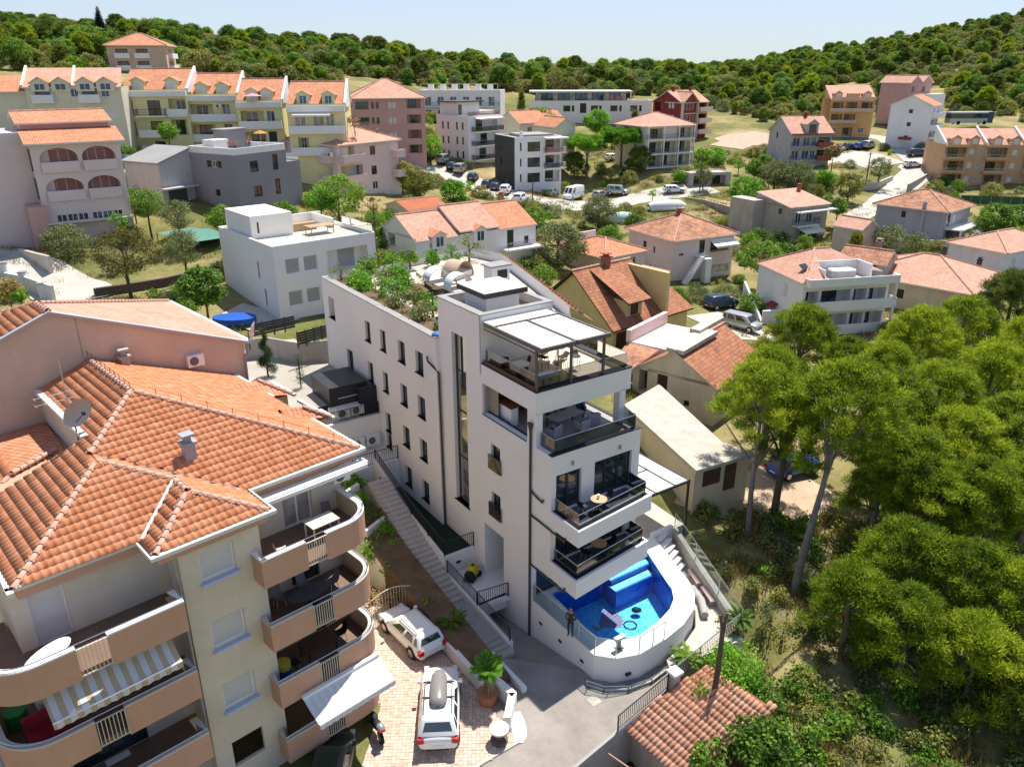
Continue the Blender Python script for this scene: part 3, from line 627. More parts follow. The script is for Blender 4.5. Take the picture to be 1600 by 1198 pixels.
# lift housing on the tower
m = MB(); m.box(1.3, 6.05, 16.6, 3.45, 8.3, 17.8, 0); o = m.obj('lift_housing', WHITE, ht); m = MB(); m.box(.95, 5.7, 17.72, 3.8, 8.6, 17.98); m.obj('housing_slab', DARKM, o); m = MB(); m.box(1.0, 5.75, 17.98, 3.75, 8.55, 18.0); m.obj('slab_top', M('pale_gravel', (.60, .56, .50), .95, .1, 2), o)
m = MB(); m.box(8.0, 15.9, 14.25, 9.5, 16.9, 16.45); o = m.obj('vent_housing', WHITE, ht); m = MB(); m.box(7.85, 15.75, 16.45, 9.65, 17.05, 16.55); m.obj('housing_slab', COPING, o)
m = MB(); m.box(8.5, 15.88, 15.6, 9.3, 15.9, 16.2); m.obj('vent_grille', DARKM, o)
# right edge: brick-red tiled strip with a white wall beside the roof garden
m = MB(); m2 = MB()
for (a, b), (c, d) in zip([(9.6, 9.2), (12.0, 16.4), (14.5, 24.5)], [(12.0, 16.4), (14.5, 24.5), (14.0, 27)]):
    roofpoly(m, [(a+1.6, b-.6, 13.9), (c+1.6, d-.6, 13.9), (c, d, 15.05), (a, b, 15.05)]); m2.face([(a-.02, b, 14.2), (c-.02, d, 14.2), (c-.02, d, 15.05), (a-.02, b, 15.05)][::-1])
m.obj('tiled_edge', TILEB, ht); m2.obj('inner_wall', WHITE2, ht)
for i in range(26):       # raised tile courses along that edge
    f = i/26; a = 9.6+4.9*f; b = 9.2+15.3*f; m = MB(); m.box(-.25, -.08, 0, .55, .08, .08); o = link('roof_tile', _wm.setdefault('edge_tile', m.mesh('roof_tile', RIDGE)), ht, (a+.6, b-.2, 14.68)); o.rotation_euler = (0, radians(36), radians(17))

# ---- pool, deck and glass rail
PO = [(0, -.12), (0, -5.38), (.75, -6.2), (1.89, -6.63), (3.73, -6.54), (5.3, -6.25), (6.73, -5.65), (7.7, -4.75), (8.53, -2.9), (9.8, .7), (6.2, .7), (6.2, -.12)]
PI = [(1.2, -.35), (.95, -3.6), (1.0, -4.6), (1.71, -5.19), (2.88, -5.59), (4.5, -5.31), (5.6, -4.95), (6.4, -4.45), (6.95, -3.75), (7.14, -3.2), (8.3, -.35)]
pl = MB()
for i in range(9): a, b = PO[i], PO[i+1]; pl.face([(*a, -.9), (*b, -.9), (*b, 2.43), (*a, 2.43)][::1])
# deck ring between pool edge and outer wall
ring_o = [(0, -.12), (0, -3.6), (0, -5.38), (.75, -6.2), (1.89, -6.63), (3.73, -6.54), (5.3, -6.25), (6.73, -5.65), (7.7, -4.75), (8.53, -2.9), (9.8, .7)]
for i in range(10): pl.face([(*ring_o[i], 2.43), (*ring_o[i+1], 2.43), (*PI[i+1], 2.43), (*PI[i], 2.43)], 1)
pl.face([(0, -.12, 2.43), (1.2, -.35, 2.43), (8.3, -.35, 2.43), (9.8, .7, 2.43), (6.2, .7, 2.43), (6.2, -.12, 2.43)], 1)
for i in range(11): a, b = PI[i], PI[(i+1) % 11]; pl.face([(*a, 2.43), (*b, 2.43), (*b, .55), (*a, .55)], 2)
pool = thing('swimming_pool', 'curved white swimming pool terrace with blue water in front of the white building', 'swimming pool', HC, YAW)
POOLB = M('pool_tiles', (.015, .15, .60), .35, .1, 2, col2=(.03, .24, .76))
pl.obj('pool_shell', [WHITE, M('white_deck', (.80, .78, .75), .7, .05, .8), POOLB], pool)
def pool_floor():
    m, t, p = new_mat('pool_floor_mosaic'); tc = nd(t, 'TexCoord'); v = nd(t, 'TexVoronoi', Scale=7.0); v.feature = 'SMOOTH_F1'; n = nd(t, 'TexNoise', Scale=3.0, Detail=3.0)
    t.links.new(tc.outputs['Object'], n.inputs['Vector']); mv = nd(t, 'VectorMath', operation='ADD'); t.links.new(tc.outputs['Object'], mv.inputs[0]); t.links.new(n.outputs['Color'], mv.inputs[1]); t.links.new(mv.outputs[0], v.inputs['Vector'])
    t.links.new(ramp(t, v.outputs['Distance'], [(.1, (.06, .38, .80)), (.3, (.10, .52, .88)), (.55, (.30, .72, .95))]), p.inputs['Base Color']); p.inputs['Roughness'].default_value = .5; return m
m = MB(); m.face([(*q, .56) for q in PI]); m.obj('pool_floor', pool_floor(), pool)
STEP = M('pool_step_tiles', (.42, .70, .82), .5, .08, 4)
for k, (a0, a1, b0, b1, zz) in enumerate(((5.0, 8.1, -.86, -.37, 2.05), (4.85, 7.8, -1.5, -1.0, 1.75))):
    m = MB(); m.box(a0, b0-.1, .57, a1, b1+.13, zz-.01, 0); m.box(a0, b0, zz-.008, a1, b1, zz, 1); m.obj('pool_step', [POOLB, STEP], pool)
def water_mat():
    m, t, p = new_mat('pool_water'); out = t.nodes['Material Output']; tr = nd(t, 'BsdfTransparent', Color=(.62, .86, .98, 1)); gl = nd(t, 'BsdfGlossy', Roughness=.02); fr = nd(t, 'Fresnel', IOR=1.33)
    tc = nd(t, 'TexCoord'); n = nd(t, 'TexNoise', Scale=3.5, Detail=3.0); t.links.new(tc.outputs['Object'], n.inputs['Vector']); bn = nd(t, 'Bump', Strength=.12, Distance=.05); t.links.new(n.outputs[0], bn.inputs['Height'])
    t.links.new(bn.outputs[0], gl.inputs['Normal']); t.links.new(bn.outputs[0], fr.inputs['Normal']); mx = nd(t, 'MixShader'); t.links.new(fr.outputs[0], mx.inputs[0]); t.links.new(tr.outputs[0], mx.inputs[1]); t.links.new(gl.outputs[0], mx.inputs[2]); t.links.new(mx.outputs[0], out.inputs[0]); return m
m = MB(); m.face([(*q, 2.27) for q in PI]); m.obj('water', water_mat(), pool)
# seashell mosaic on the floor
sh = MB(); cx_, cy_ = 3.55, -2.05
fan = [(cx_+(1.15+.07*cos(i*pi))*cos(radians(-62+i*8.3)), cy_+(1.0+.06*cos(i*pi))*sin(radians(-62+i*8.3))) for i in range(15)]
base = (cx_-.55, cy_-.15)
for i in range(14): sh.face([(*base, .575), (*fan[i], .575), (*fan[i+1], .575)], i % 2)
sh.box(base[0]-.22, base[1]-.22, .572, base[0]+.2, base[1]+.22, .585, 0); sh.disc((base[0]+.08, base[1]+.12), .16, .59, 12, 2)
sh.obj('seashell_mosaic', [M('shell_pink', (.45, .24, .30), .6), M('shell_rose', (.36, .17, .26), .6), STEP], pool)
gp = [(.06, -.25), (.06, -1.55), (.06, -2.85), (.06, -4.1), (.06, -5.36), (.78, -6.12), (1.9, -6.55), (2.85, -6.52), (3.7, -6.46)]
glass_rail([(*p, 2.43) for p in gp], 1.05, pool)
# low lights on the outer pool wall
for b in (-1.0, -2.7, -4.5):
    l = MB(); l.box(-.03, b-.13, 1.35, 0, b+.13, 1.5); l.obj('wall_light', NAVY, pool)
l = MB(); l.box(1.2, -6.52, 1.3, 1.5, -6.4, 1.45); l.obj('wall_light', NAVY, pool)
# ---- side walls, stairs, turf strip and ramp along the building
sd = thing('side_terrace', 'white retaining walls with dark turf strip and stairs beside the white building', 'terrace', HC, YAW)
m = MB(); m.prism([(-1.9, 5.9), (AW-.01, 5.9), (AW-.01, 15), (-1.9, 15)], .3, 2.35); m.prism([(AW-.01, 5.95), (-.004, 5.95), (-.004, 9.1), (AW-.01, 9.1)], .3, 2.35)
m.prism([(-1.95, 4.6), (-.004, 4.6), (-.004, 5.9), (-1.95, 5.9)], -1.5, 1.3); m.prism([(-1.95, 2.3), (-.004, 2.0), (-.004, 4.6), (-1.95, 4.6)], 1.05, 1.3)
m.box(-1.95, 2.3, .4, -.004, 2.45, 1.3)
wlz = [(15, 5.2), (10, 3.4), (6, 2.62), (5.9, 2.62)]
for (b0, z0), (b1, z1) in zip(wlz, wlz[1:]): m.prism([(-2.12, b1), (-1.9, b1), (-1.9, b0), (-2.12, b0)], 0, [z1, z1, z0, z0])
m.prism([(-2.1, 5.72), (0, 5.72), (0, 5.9), (-2.1, 5.9)], .5, 2.6)
m.prism([(-2.12, -1.05), (-1.85, -1.05), (-1.85, 5.72), (-2.12, 5.72)], -1.6, [1.15, 1.15, 1.62, 1.62])
m.prism([(-3.6, 15), (AW-.01, 15), (AW-.01, 17.6), (-3.6, 17.6)], 0, 4.6); m.prism([(-4.6, 17.6), (AW-.01, 17.6), (AW-.01, 18.3), (-4.6, 18.3)], 0, 7.0); m.prism([(-5.4, 18.3), (AW-.01, 18.3), (AW-.01, 22.5), (-5.4, 22.5)], 0, 7.0)
m.box(-3.55, 18.31, 7.0, AW-.01, 18.6, 7.9)
m.obj('retaining_wall', WHITE, sd)
m = MB(); m.prism([(-1.88, 5.92), (AW-.02, 5.92), (AW-.02, 14.98), (-1.88, 14.98)], 2.352, 2.45); m.prism([(AW-.02, 5.96), (-.01, 5.96), (-.01, 9.1), (AW-.02, 9.1)], 2.352, 2.45); m.obj('turf', M('dark_turf', (.016, .03, .016), .95, .25, 6, .5, 60), sd)
railing([(-2.0, 14.9, 4.9), (-2.0, 10, 3.42), (-2.0, 7.8, 3.0), (-2.0, 5.85, 2.64), (-.02, 5.8, 2.64)], .95, DARKM, .13, sd); railing([(-1.98, 5.6, 1.62), (-1.98, 2.3, 1.4), (-1.98, -.95, 1.17)], .85, DARKM, .13, sd); railing([(-1.9, 2.38, 1.3), (-.05, 2.1, 1.3)], .9, DARKM, .13, sd)
railing([(-3.5, 15.1, 4.62), (AW-.05, 15.1, 4.62)], .95, DARKM, .13, sd); railing([(-4.5, 17.7, 7.02), (AW-.05, 17.7, 7.02)], .85, DARKM, .13, sd)
for i, (b, z) in enumerate(((4.6, 1.0), (2.8, .8), (.9, .65), (-.5, .5), (7.2, 2.1), (8.9, 2.5), (10.6, 2.9), (12.3, 3.5), (14, 4.1))):
    l = MB(); l.box(-2.15, b-.07, z, -2.12, b+.07, z+.14); l.obj('step_light', NAVY, sd)
l = MB(); l.box(-1.3, 5.69, 1.9, -1.0, 5.72, 2.05); l.obj('step_light', NAVY, sd)
# stairs: landing and flights
for i in range(26):
    b = 3.6+i*.36; z = 1.0+i*.142; m = MB(); m.box(-3.45, 0, -.5, -2.13, .37, .142); link('stair_step', _wm.setdefault('stair', m.mesh('stair_step', STONE)), sd, (0, b, z))
m = MB(); m.prism([(-3.4, -1.6), (-2.13, -1.6), (-2.13, 3.6), (-3.4, 3.6)], .2, 1.02); m.obj('path', M('grey_paving', (.40, .36, .34), .9, .15, 1.5, .2), sd)
for i in range(3): m = MB(); m.box(-3.3, -.35-i*.42, .99-i*.05+.03, -2.14, -.28-i*.42, 1.035); m.obj('stair_edge', M('edge_grey', (.25, .24, .23), .8), sd)
m = MB(); m.prism([(-5.15, -3.3), (-4.9, -3.3), (-4.9, 5.2), (-5.15, 5.2)], .2, 1.72); m.prism([(-3.55, 3.6), (-3.3, 3.6), (-3.3, 8.2), (-3.55, 8.2)], .2, [1.55, 1.55, 2.6, 2.6]); m.prism([(-4.45, -4.75), (-4.1, -4.6), (-4.25, -3.2), (-4.6, -3.35)], .5, 1.72); m.prism([(-5.5, -5.6), (-5.2, -5.75), (-4.1, -4.65), (-4.45, -4.45)], .5, 1.72)
m.prism([(-3.45, -4.2), (-3.2, -4.2), (-3.2, -1.2), (-3.45, -1.2)], .3, 1.25); m.prism([(-5.75, 13.5), (-5.55, 13.5), (-4.9, 5.2), (-5.14, 5.2)], .2, [4.0, 4.0, 1.8, 1.8])
m.obj('garden_wall', WHITE, sd)
m = MB(); m.prism([(-4.9, -3.2), (-3.5, -3.2), (-3.5, 13), (-5.5, 13)], .3, [1.35, 1.35, 3.6, 3.6]); m.obj('planting_bed', M('dark_soil', (.16, .10, .06), .95, .3, 1.2, .5, 14), sd)
for b, x in ((9.5, -4.3), (12.5, -4.6), (15.5, -5)):
    m = MB(); m.prism([(x-.9, b), (x+.7, b+.8), (x+.62, b+1.0), (x-.98, b+.2)], 1, 3.4+(b-9)*.35); m.obj('planter_wall', WHITE, sd)
# gate house, doors and machines at the back
m = MB(); m.box(-3.4, 18.5, 7.9, -.6, 21.8, 9.25); m.obj('bin_enclosure', DARKM, sd); m = MB(); m.box(-3.3, 18.42, 7.2, -.7, 18.5, 7.85); m.obj('vent_panel', DARKM, sd); m = MB(); m.box(-2.8, 18.47, 8.4, -1.4, 18.5, 8.44); m.obj('slot', WHITE2, sd)
m = MB(); m.box(-1.5, 17.9, 7.0, AW-.02, 18.3, 9.0); m.obj('cellar_door', NAVY, sd)
for a, b, z in ((-2.6, 17.55, 5.0), (-1.5, 17.55, 5.0), (-3.2, 18.25, 7.2), (-2.2, 18.25, 7.2)): ac_unit(sd, (a, b, z), 0, 1.1)

# ------------------------------------------------------------ tiled roofs built tile by tile
def tile_mesh(mb, w_=.25, l=.42, M_=None, barrel=False):
    n = 6; lo, hi, th = [], [], .022
    for i in range(n+1):
        x = w_*i/n; h = (.09*sin(pi*i/n) if barrel else .042*max(0, sin(pi*(i/n-.25)/.75)) if i/n > .25 else .004)
        lo.append((x, 0, h+.032)); hi.append((x, l, h+.006))
    under = [(x, y+.004, z-th-.012) for x, y, z in lo]; mb2 = MB(); mb2.grid([under, lo, hi]); return mb.add(mb2, M_)
def clay_mat(name, cols, sun=False):
    if name in _mc: return _mc[name]
    m, t, p = new_mat(name); g = nd(t, 'NewGeometry'); oi = nd(t, 'ObjectInfo'); tc = nd(t, 'TexCoord'); a = nd(t, 'Math', operation='ADD'); f = nd(t, 'Math', operation='FRACT')
    t.links.new(g.outputs['Random Per Island'], a.inputs[0]); t.links.new(oi.outputs['Random'], a.inputs[1]); t.links.new(a.outputs[0], f.inputs[0])
    c = ramp(t, f.outputs[0], [(0, cols[0]), (.5, cols[1]), (1, cols[2])])
    n1 = nd(t, 'TexNoise', Scale=9.0, Detail=5.0); t.links.new(g.outputs['Position'], n1.inputs['Vector']); c = mixc(t, .4, c, ramp(t, n1.outputs[0], [(.3, (.62, .56, .52)), (.6, (1, 1, 1))]), 'MULTIPLY')
    t.links.new(c, p.inputs['Base Color']); p.inputs['Roughness'].default_value = .82; p.inputs['Specular IOR Level'].default_value = .2; _mc[name] = m; return m
CLAY = clay_mat('clay_roof_tiles', ((.50, .185, .085), (.57, .225, .11), (.63, .275, .15)))
CLAYOLD = clay_mat('old_clay_roof_tiles', ((.50, .25, .16), (.60, .315, .205), (.66, .38, .26)))
UNDER = M('tile_underlay', (.30, .11, .05), .9, .15)
def tiled(par, planes, w_=.25, step=.36, keep=300, mat=None, barrel=False, l=.42, inset=.02, old=None):
    mat = mat or CLAY; lst = []; Wm = Matrix.LocRotScale(par.location, par.rotation_euler, None) if par.parent is None else par.matrix_local
    for pts in planes:
        P = [Vector(p) for p in pts]; e = (P[1]-P[0]).normalized(); n = None
        for i in range(2, len(P)):
            n = (P[1]-P[0]).cross(P[i]-P[0])
            if n.length > 1e-3: break
        n.normalize()
        if n.z < 0: n = -n
        up = n.cross(e); o = P[0]; Q = [((p-o).dot(e), (p-o).dot(up)) for p in P]; x0, x1 = min(q[0] for q in Q), max(q[0] for q in Q); y1 = max(q[1] for q in Q)
        for j in range(int(y1/step)+1):
            for i in range(int((x1-x0)/w_)+1):
                x, y = x0+i*w_, j*step-.03
                if in_poly(x+w_/2, y+step*.55, Q):
                    q = o+e*x+up*y+n*(.01+random.uniform(-.004, .004)); lst.append(((Wm @ q - _O).length, Matrix(((e.x, up.x, n.x, q.x), (e.y, up.y, n.y, q.y), (e.z, up.z, n.z, q.z), (0, 0, 0, 1)))))
    lst.sort(key=lambda a: a[0]); base = tile_mesh(MB(), w_, l, None, barrel).mesh('roof_tile', mat, 1)
    for _, Mx in lst[:keep]: link('roof_tile', base, par, M=Mx)
    if len(lst) > keep:
        m = MB()
        for _, Mx in lst[keep:]: tile_mesh(m, w_, l, Mx, barrel)
        o = m.obj('roof_tiles', mat, par, 1); o['kind'] = 'stuff'
def ridge_row(par, a, b, mesh=None, step=.36):
    a, b = Vector(a), Vector(b); d = b-a; n = max(1, int(d.length/step)); d.normalize(); s = d.cross(Vector((0, 0, 1))).normalized(); up = s.cross(d)
    if 'ridge' not in _wm:
        m = MB(); rows = []
        for y, r in ((0, .135), (.05, .135), (.06, .115), (.40, .105)): rows.append([(r*cos(pi*k/6), y, r*sin(pi*k/6)-.02) for k in range(7)])
        m.grid(rows); g = MB(); g.box(-.15, -.02, -.05, -.09, .06, .05); g.box(.09, -.02, -.05, .15, .06, .05); m.add(g); m.m = [0]*18+[1]*12; _wm['ridge'] = m.mesh('ridge_tile', [RIDGE, MORTAR], 0)
    for i in range(n):
        q = a+d*(i*step); link('ridge_tile', _wm['ridge'], par, M=Matrix(((s.x, d.x, up.x, q.x), (s.y, d.y, up.y, q.y), (s.z, d.z, up.z, q.z+.03), (0, 0, 0, 1))))
def curved(mb, path, z0, z1, t, m=0):
    """upright band of thickness t (inwards = left of the walking direction)"""
    P = [Vector((p[0], p[1], 0)) for p in path]; inn = []
    for i, p in enumerate(P):
        d = (P[min(i+1, len(P)-1)]-P[max(i-1, 0)]).normalized(); inn.append(p+Vector((-d.y, d.x, 0))*t)
    rows = [[(p.x, p.y, z0) for p in P], [(p.x, p.y, z1) for p in P], [(p.x, p.y, z1) for p in inn], [(p.x, p.y, z0) for p in inn]]
    mb.grid(rows+rows[:1], m); mb.face([r[0] for r in rows], m); mb.face([r[-1] for r in rows][::-1], m)
def arc(cx, cy, r, a0, a1, n=8): return [(cx+r*cos(radians(a0+(a1-a0)*i/n)), cy+r*sin(radians(a0+(a1-a0)*i/n))) for i in range(n+1)]
def gutter(par, path, z, w_=.2, mat=None):
    m = MB(); curved(m, [(p[0], p[1]) for p in path], z-.14, z, -w_); return m.obj('gutter', mat or GUTTER, par)

# ------------------------------------------------------------ beige apartment house in the lower left corner
BAZ = radians(46.3); BO = at(421, 797, 13.9); BO.z = 0; BRZ = pi/2-BAZ
bp = Vector((sin(BAZ), cos(BAZ), 0)); bq = Vector((-cos(BAZ), sin(BAZ), 0))
def BL(p, q, z=0): return BO+bp*p+bq*q+Vector((0, 0, z))
bh = thing('apartment_house', 'beige apartment house with terracotta tile roof, peach rounded balconies and white shutters', 'house', BO, BRZ)
E_ = 13.9; k_ = .38; A1 = (-1.42, 8.85, 16.5); A2a = (-4.09, 5.31, 15.45); A2b = (-4.09, 6.11, 15.45); A3 = (-2.1, 2.1, 14.7); R3 = (-2.1, 3.3, 14.7)
a, b, c, d, e, f = (-8.18, 1.22, E_), (-4.2, 1.22, E_), (-4.2, .0, E_), (0, 0, E_), (0, 2.02, E_), (5.3, 2.02, E_)
TOP = (-1.42, 14.3, 16.5)
pF1 = [a, b, R3, A2a]; pBl = [(-4.2, 0, E_+.0), b, R3, A3]; pBl = [b, c, A3, R3]; pF0 = [c, d, A3]; pS1 = [d, e, A2b, A2a, R3, A3]; pF2 = [e, f, A1, A2b]
pRp = [f, (5.3, 14.3, E_), TOP, A1]; pLp = [(-8.18, 7.45, E_), a, A2a, A2b, A1, TOP, (-3.75, 14.3, 15.58), (-3.75, 7.45, 15.58)]
rf = MB()
for pl_ in (pF1, pBl, pF0, pS1, pF2, pRp, pLp): roofpoly(rf, pl_)
rfo = rf.obj('roof', UNDER, bh); rfo.matrix_basis = Matrix()
# the tiles belong to the roof's house: lay them directly on it
tiled(bh, [pF1, pBl, pF0, pS1, pF2, pRp, pLp])
for s_, t_ in ((a, A2a), (A2b, A1), (f, A1), (d, A3), (c, A3), (A1, TOP)): ridge_row(bh, s_, t_)
ridge_row(bh, A3, R3); ridge_row(bh, R3, A2a)
m = MB(); m.tube([Vector(b)+Vector((0, 0, .06)), Vector(R3)+Vector((0, 0, .06))], .06, 5); m.obj('valley_flashing', GUTTER, bh)
m = MB(); m.tube([Vector(e)+Vector((0, 0, .04)), Vector(A2b)+Vector((0, 0, .04))], .04, 5); m.obj('valley_flashing', DARKM, bh)
# lightning wire along two ridges
for s_, t_ in ((f, A1), (A1, TOP)):
    m = MB(); n = 9; s_, t_ = Vector(s_), Vector(t_); m.tube([s_+Vector((0, 0, .36)), t_+Vector((0, 0, .36))], .008, 4)
    for i in range(n+1): p = s_.lerp(t_, i/n); m.tube([p+Vector((0, 0, .1)), p+Vector((0, 0, .42))], .014, 4)
    m.obj('lightning_wire', DARKM, bh)
# lower roof in the notch
lo = MB(); g1 = [(-9.5, 7.5, 12.7), (-4.0, 7.5, 12.7), (-4.0, 11, 14.0), (-6.2, 9.8, 13.95)]; g2 = [(-9.5, 14.2, 12.7), (-9.5, 7.5, 12.7), (-6.2, 9.8, 13.95), (-4.0, 11, 14.0), (-3.8, 14.2, 14.1)]
roofpoly(lo, g1); roofpoly(lo, [(-9.5, 14.2, 12.7), (-9.5, 7.5, 12.7), (-6.2, 9.8, 13.95), (-6.2, 14.2, 13.95)]); roofpoly(lo, [(-6.2, 9.8, 13.95), (-4.0, 11, 14.0), (-3.8, 14.2, 14.05), (-6.2, 14.2, 13.95)])
lo.obj('lower_roof', TILE, bh); ridge_row(bh, g1[0], g1[3]); ridge_row(bh, g1[3], g1[2])
tiled_l = [g1, [(-9.5, 14.2, 12.7), (-9.5, 7.5, 12.7), (-6.2, 9.8, 13.95), (-6.2, 14.2, 13.95)]]
m = MB()
for pl_ in tiled_l:
    P = [Vector(p) for p in pl_]; ee = (P[1]-P[0]).normalized(); n = (P[1]-P[0]).cross(P[2]-P[0]).normalized(); n = -n if n.z < 0 else n; up = n.cross(ee); Q = [((p-P[0]).dot(ee), (p-P[0]).dot(up)) for p in P]
    for j in range(14):
        for i in range(40):
            x, y = min(q[0] for q in Q)+i*.25, j*.36
            if in_poly(x+.12, y+.2, Q): q = P[0]+ee*x+up*y+n*.015; tile_mesh(m, .25, .42, Matrix(((ee.x, up.x, n.x, q.x), (ee.y, up.y, n.y, q.y), (ee.z, up.z, n.z, q.z), (0, 0, 0, 1))))
o = m.obj('lower_roof_tiles', CLAY, bh, 1); o['kind'] = 'stuff'
m = MB(); m.box(-8.1, 7.38, 13.55, -3.7, 7.52, 15.62); m2 = MB(); rows = [[(-8.25, 7.3, 13.9), (-3.65, 7.3, 15.65)], [(-8.25, 7.55, 13.9), (-3.65, 7.55, 15.65)]]; m2.grid(rows); m2.grid([[(x, y, z-.08) for x, y, z in r] for r in rows]); m2.obj('verge_flashing', GUTTER, bh)
m = MB(); m.face([(-8.15, 7.47, 13.86), (-3.75, 7.47, 15.55), (-3.75, 7.47, 13.4), (-8.15, 7.47, 12.8)]); m.face([(-3.75, 7.47, 15.55), (-3.75, 14.3, 15.55), (-3.75, 14.3, 13.5), (-3.75, 7.47, 13.5)]); m.obj('step_wall', BEIGE, bh)
m = MB(); m.box(-3.95, 7.5, 15.5, -3.68, 14.2, 15.66); m.obj('verge_flashing', GUTTER, bh)
# gutters and peach cornice
gutter(bh, [(-8.4, 1.22), (-4.42, 1.22), (-4.42, -.2), (.2, -.2), (.2, 1.82), (5.5, 1.82), (5.5, 6.2)], 13.93, -.2)
gutter(bh, [(-8.2, 7.6), (-8.4, 1.0)], 13.93, -.2); gutter(bh, [(6.7, 6.6), (6.7, 9.6)], 13.5, -.18); gutter(bh, [(5.5, 9.9), (5.5, 14.2)], 13.93, -.18)
m = MB(); m.prism([(-8.1, 1.3), (-4.12, 1.3), (-4.12, .1), (-.1, .1), (-.1, 2.1), (5.2, 2.1), (5.2, 14.2), (-8.1, 14.2)], 13.42, 13.84); m.obj('cornice', ORANGEP, bh)
# small bump roofs on the right eave
for (p0, q0, p1, q1) in ((3.6, 10.2, 6.6, 12.6), (4.2, 6.3, 6.5, 7.4)):
    m = MB(); pm = (p0, (q0+q1)/2, 14.55); pe = (p1-1.2, (q0+q1)/2, 14.35); roofpoly(m, [(p1, q0, 13.6), (p1, q1, 13.6), pe]); roofpoly(m, [(p0, q0, 14.2), (p1, q0, 13.6), pe, pm]); roofpoly(m, [(p1, q1, 13.6), (p0, q1, 14.2), pm, pe]); m.obj('bay_roof', TILE, bh)
    m = MB(); m.box(p0, q0+.15, 11, p1-.2, q1-.15, 13.55); m.obj('bay', ORANGEP if q0 > 8 else OCHRE, bh)
    ridge_row(bh, (p1, q0, 13.6), pe); gutter(bh, [(p1+.18, q0-.1), (p1+.18, q1+.1)], 13.62, -.18)
# walls
m = MB(); Z0 = 1.0
BH = [(.7, 11.78, 1.32, 1.28, .16), (.7, 8.74, 1.32, 1.28, .16), (.7, 5.74, 1.32, 1.28, .16), (.7, 2.8, 1.32, 1.28, .16)]
wall(m, (-3.4, .4), (1, 0), 3.05, Z0, 13.6, BH); m.face([(-.35, .4, Z0), (-.35, 2.5, Z0), (-.35, 2.5, 13.6), (-.35, .4, 13.6)]); m.face([(-3.4, 1.7, Z0), (-3.4, .4, Z0), (-3.4, .4, 13.6), (-3.4, 1.7, 13.6)])
LH = [(.45, 11.05, 1.15, 2.15, .18), (.45, 8.15, 1.3, 2.15, .18), (.5, 5.2, 2.6, 2.15, .18)]
wall(m, (-8.35, 1.7), (1, 0), 4.95, Z0, 13.6, LH); m.face([(-8.35, 7.4, Z0), (-8.35, 1.7, Z0), (-8.35, 1.7, 13.6), (-8.35, 7.4, 13.6)])
RH = [(2.05, z, 1.35, 2.05, .18) for z in (11.1, 8.2, 5.3, 2.4)]
wall(m, (-.35, 2.5), (1, 0), 4.85, Z0, 13.6, RH); m.face([(4.5, 2.5, Z0), (4.5, 14.3, Z0), (4.5, 14.3, 13.6), (4.5, 2.5, 13.6)])
m.obj('wall', BEIGE, bh)
bays = MB(); bays.box(4.5, 3.0, 9, 4.52, 3.1, 9.1)
for h in BH[:3]:
    window(bh, (-3.4, .4), (1, 0), h, 's')
    s_ = MB(); s_.box(-3.4+.62, .22, h[1]-.07, -3.4+2.1, .41, h[1]); s_.obj('sill', M('blue_white_sill', (.45, .55, .78), .6, .05), bh)
for h in LH[:2]: window(bh, (-8.35, 1.7), (1, 0), h, 's', 'balcony_door')
window(bh, (-8.35, 1.7), (1, 0), LH[2], 'D', 'balcony_door')
for h, sty in zip(RH, 'cDDD'): window(bh, (-.35, 2.5), (1, 0), h, sty, 'balcony_door')
PCAP = M('parapet_cap', (.56, .52, .47), .7, .12, 1.5); FLOORT = M('terrace_tiles', (.20, .125, .085), .6, .18, 1.2, .1); INNER = M('inner_parapet_cream', (.58, .47, .30), .9, .1)
for z, wht in ((12.2, True), (9.22, False), (6.35, False), (3.4, False)):
    fz = z-1.02; path = [(-.78, .38), (-.78, -.42), (1.1, -.42)]; path2 = [(2.0, -.42), (3.0, -.42)] + arc(3.0, .98, 1.4, -90, 0)[1:] + [(4.4, 2.5)]
    pm_ = MB()
    for pth in (path, path2): curved(pm_, pth, fz-.22, z-.06, .16)
    o = pm_.obj('balcony_parapet', ORANGEP, bh); q = MB()
    for pth in (path, path2): curved(q, [(x, y) for x, y in pth], z-.06, z, .24)
    q.obj('parapet_cap', WHITE2 if wht else PCAP, o); q = MB()
    for pth in (path2,): curved(q, [(x-.165*(1 if x > 4 else 0), y+.165) for x, y in pth[:2]]+[(x-.17, y+.02) for x, y in pth[2:]], fz, z-.07, .01)
    q.obj('parapet_lining', INNER, o); q = MB(); allp = path+path2; q.tube([(x, y+.08, z+.1) for x, y in allp[1:]], .022, 5); q.obj('hand_rail', STEEL, o)
    s_ = MB(); s_.prism([(-.62, -.3), (3.0, -.3)]+arc(3.0, .98, 1.25, -90, 0)+[(4.3, 2.5), (-.34, 2.5), (-.34, .41), (-.62, .41)], fz-.2, fz); s_.obj('balcony_floor', [FLOORT], o)
    g_ = MB(); fz2 = fz+.02
    for i in range(9): x = 1.12+i*.105; g_.box(x-.012, -.44, fz-.1, x+.012, -.41, z-.05)
    for zz in (fz-.1, z-.08): g_.box(1.08, -.45, zz, 2.02, -.40, zz+.03)
    g_.obj('balcony_grille', M('grille_cream', (.66, .60, .50), .5), o)
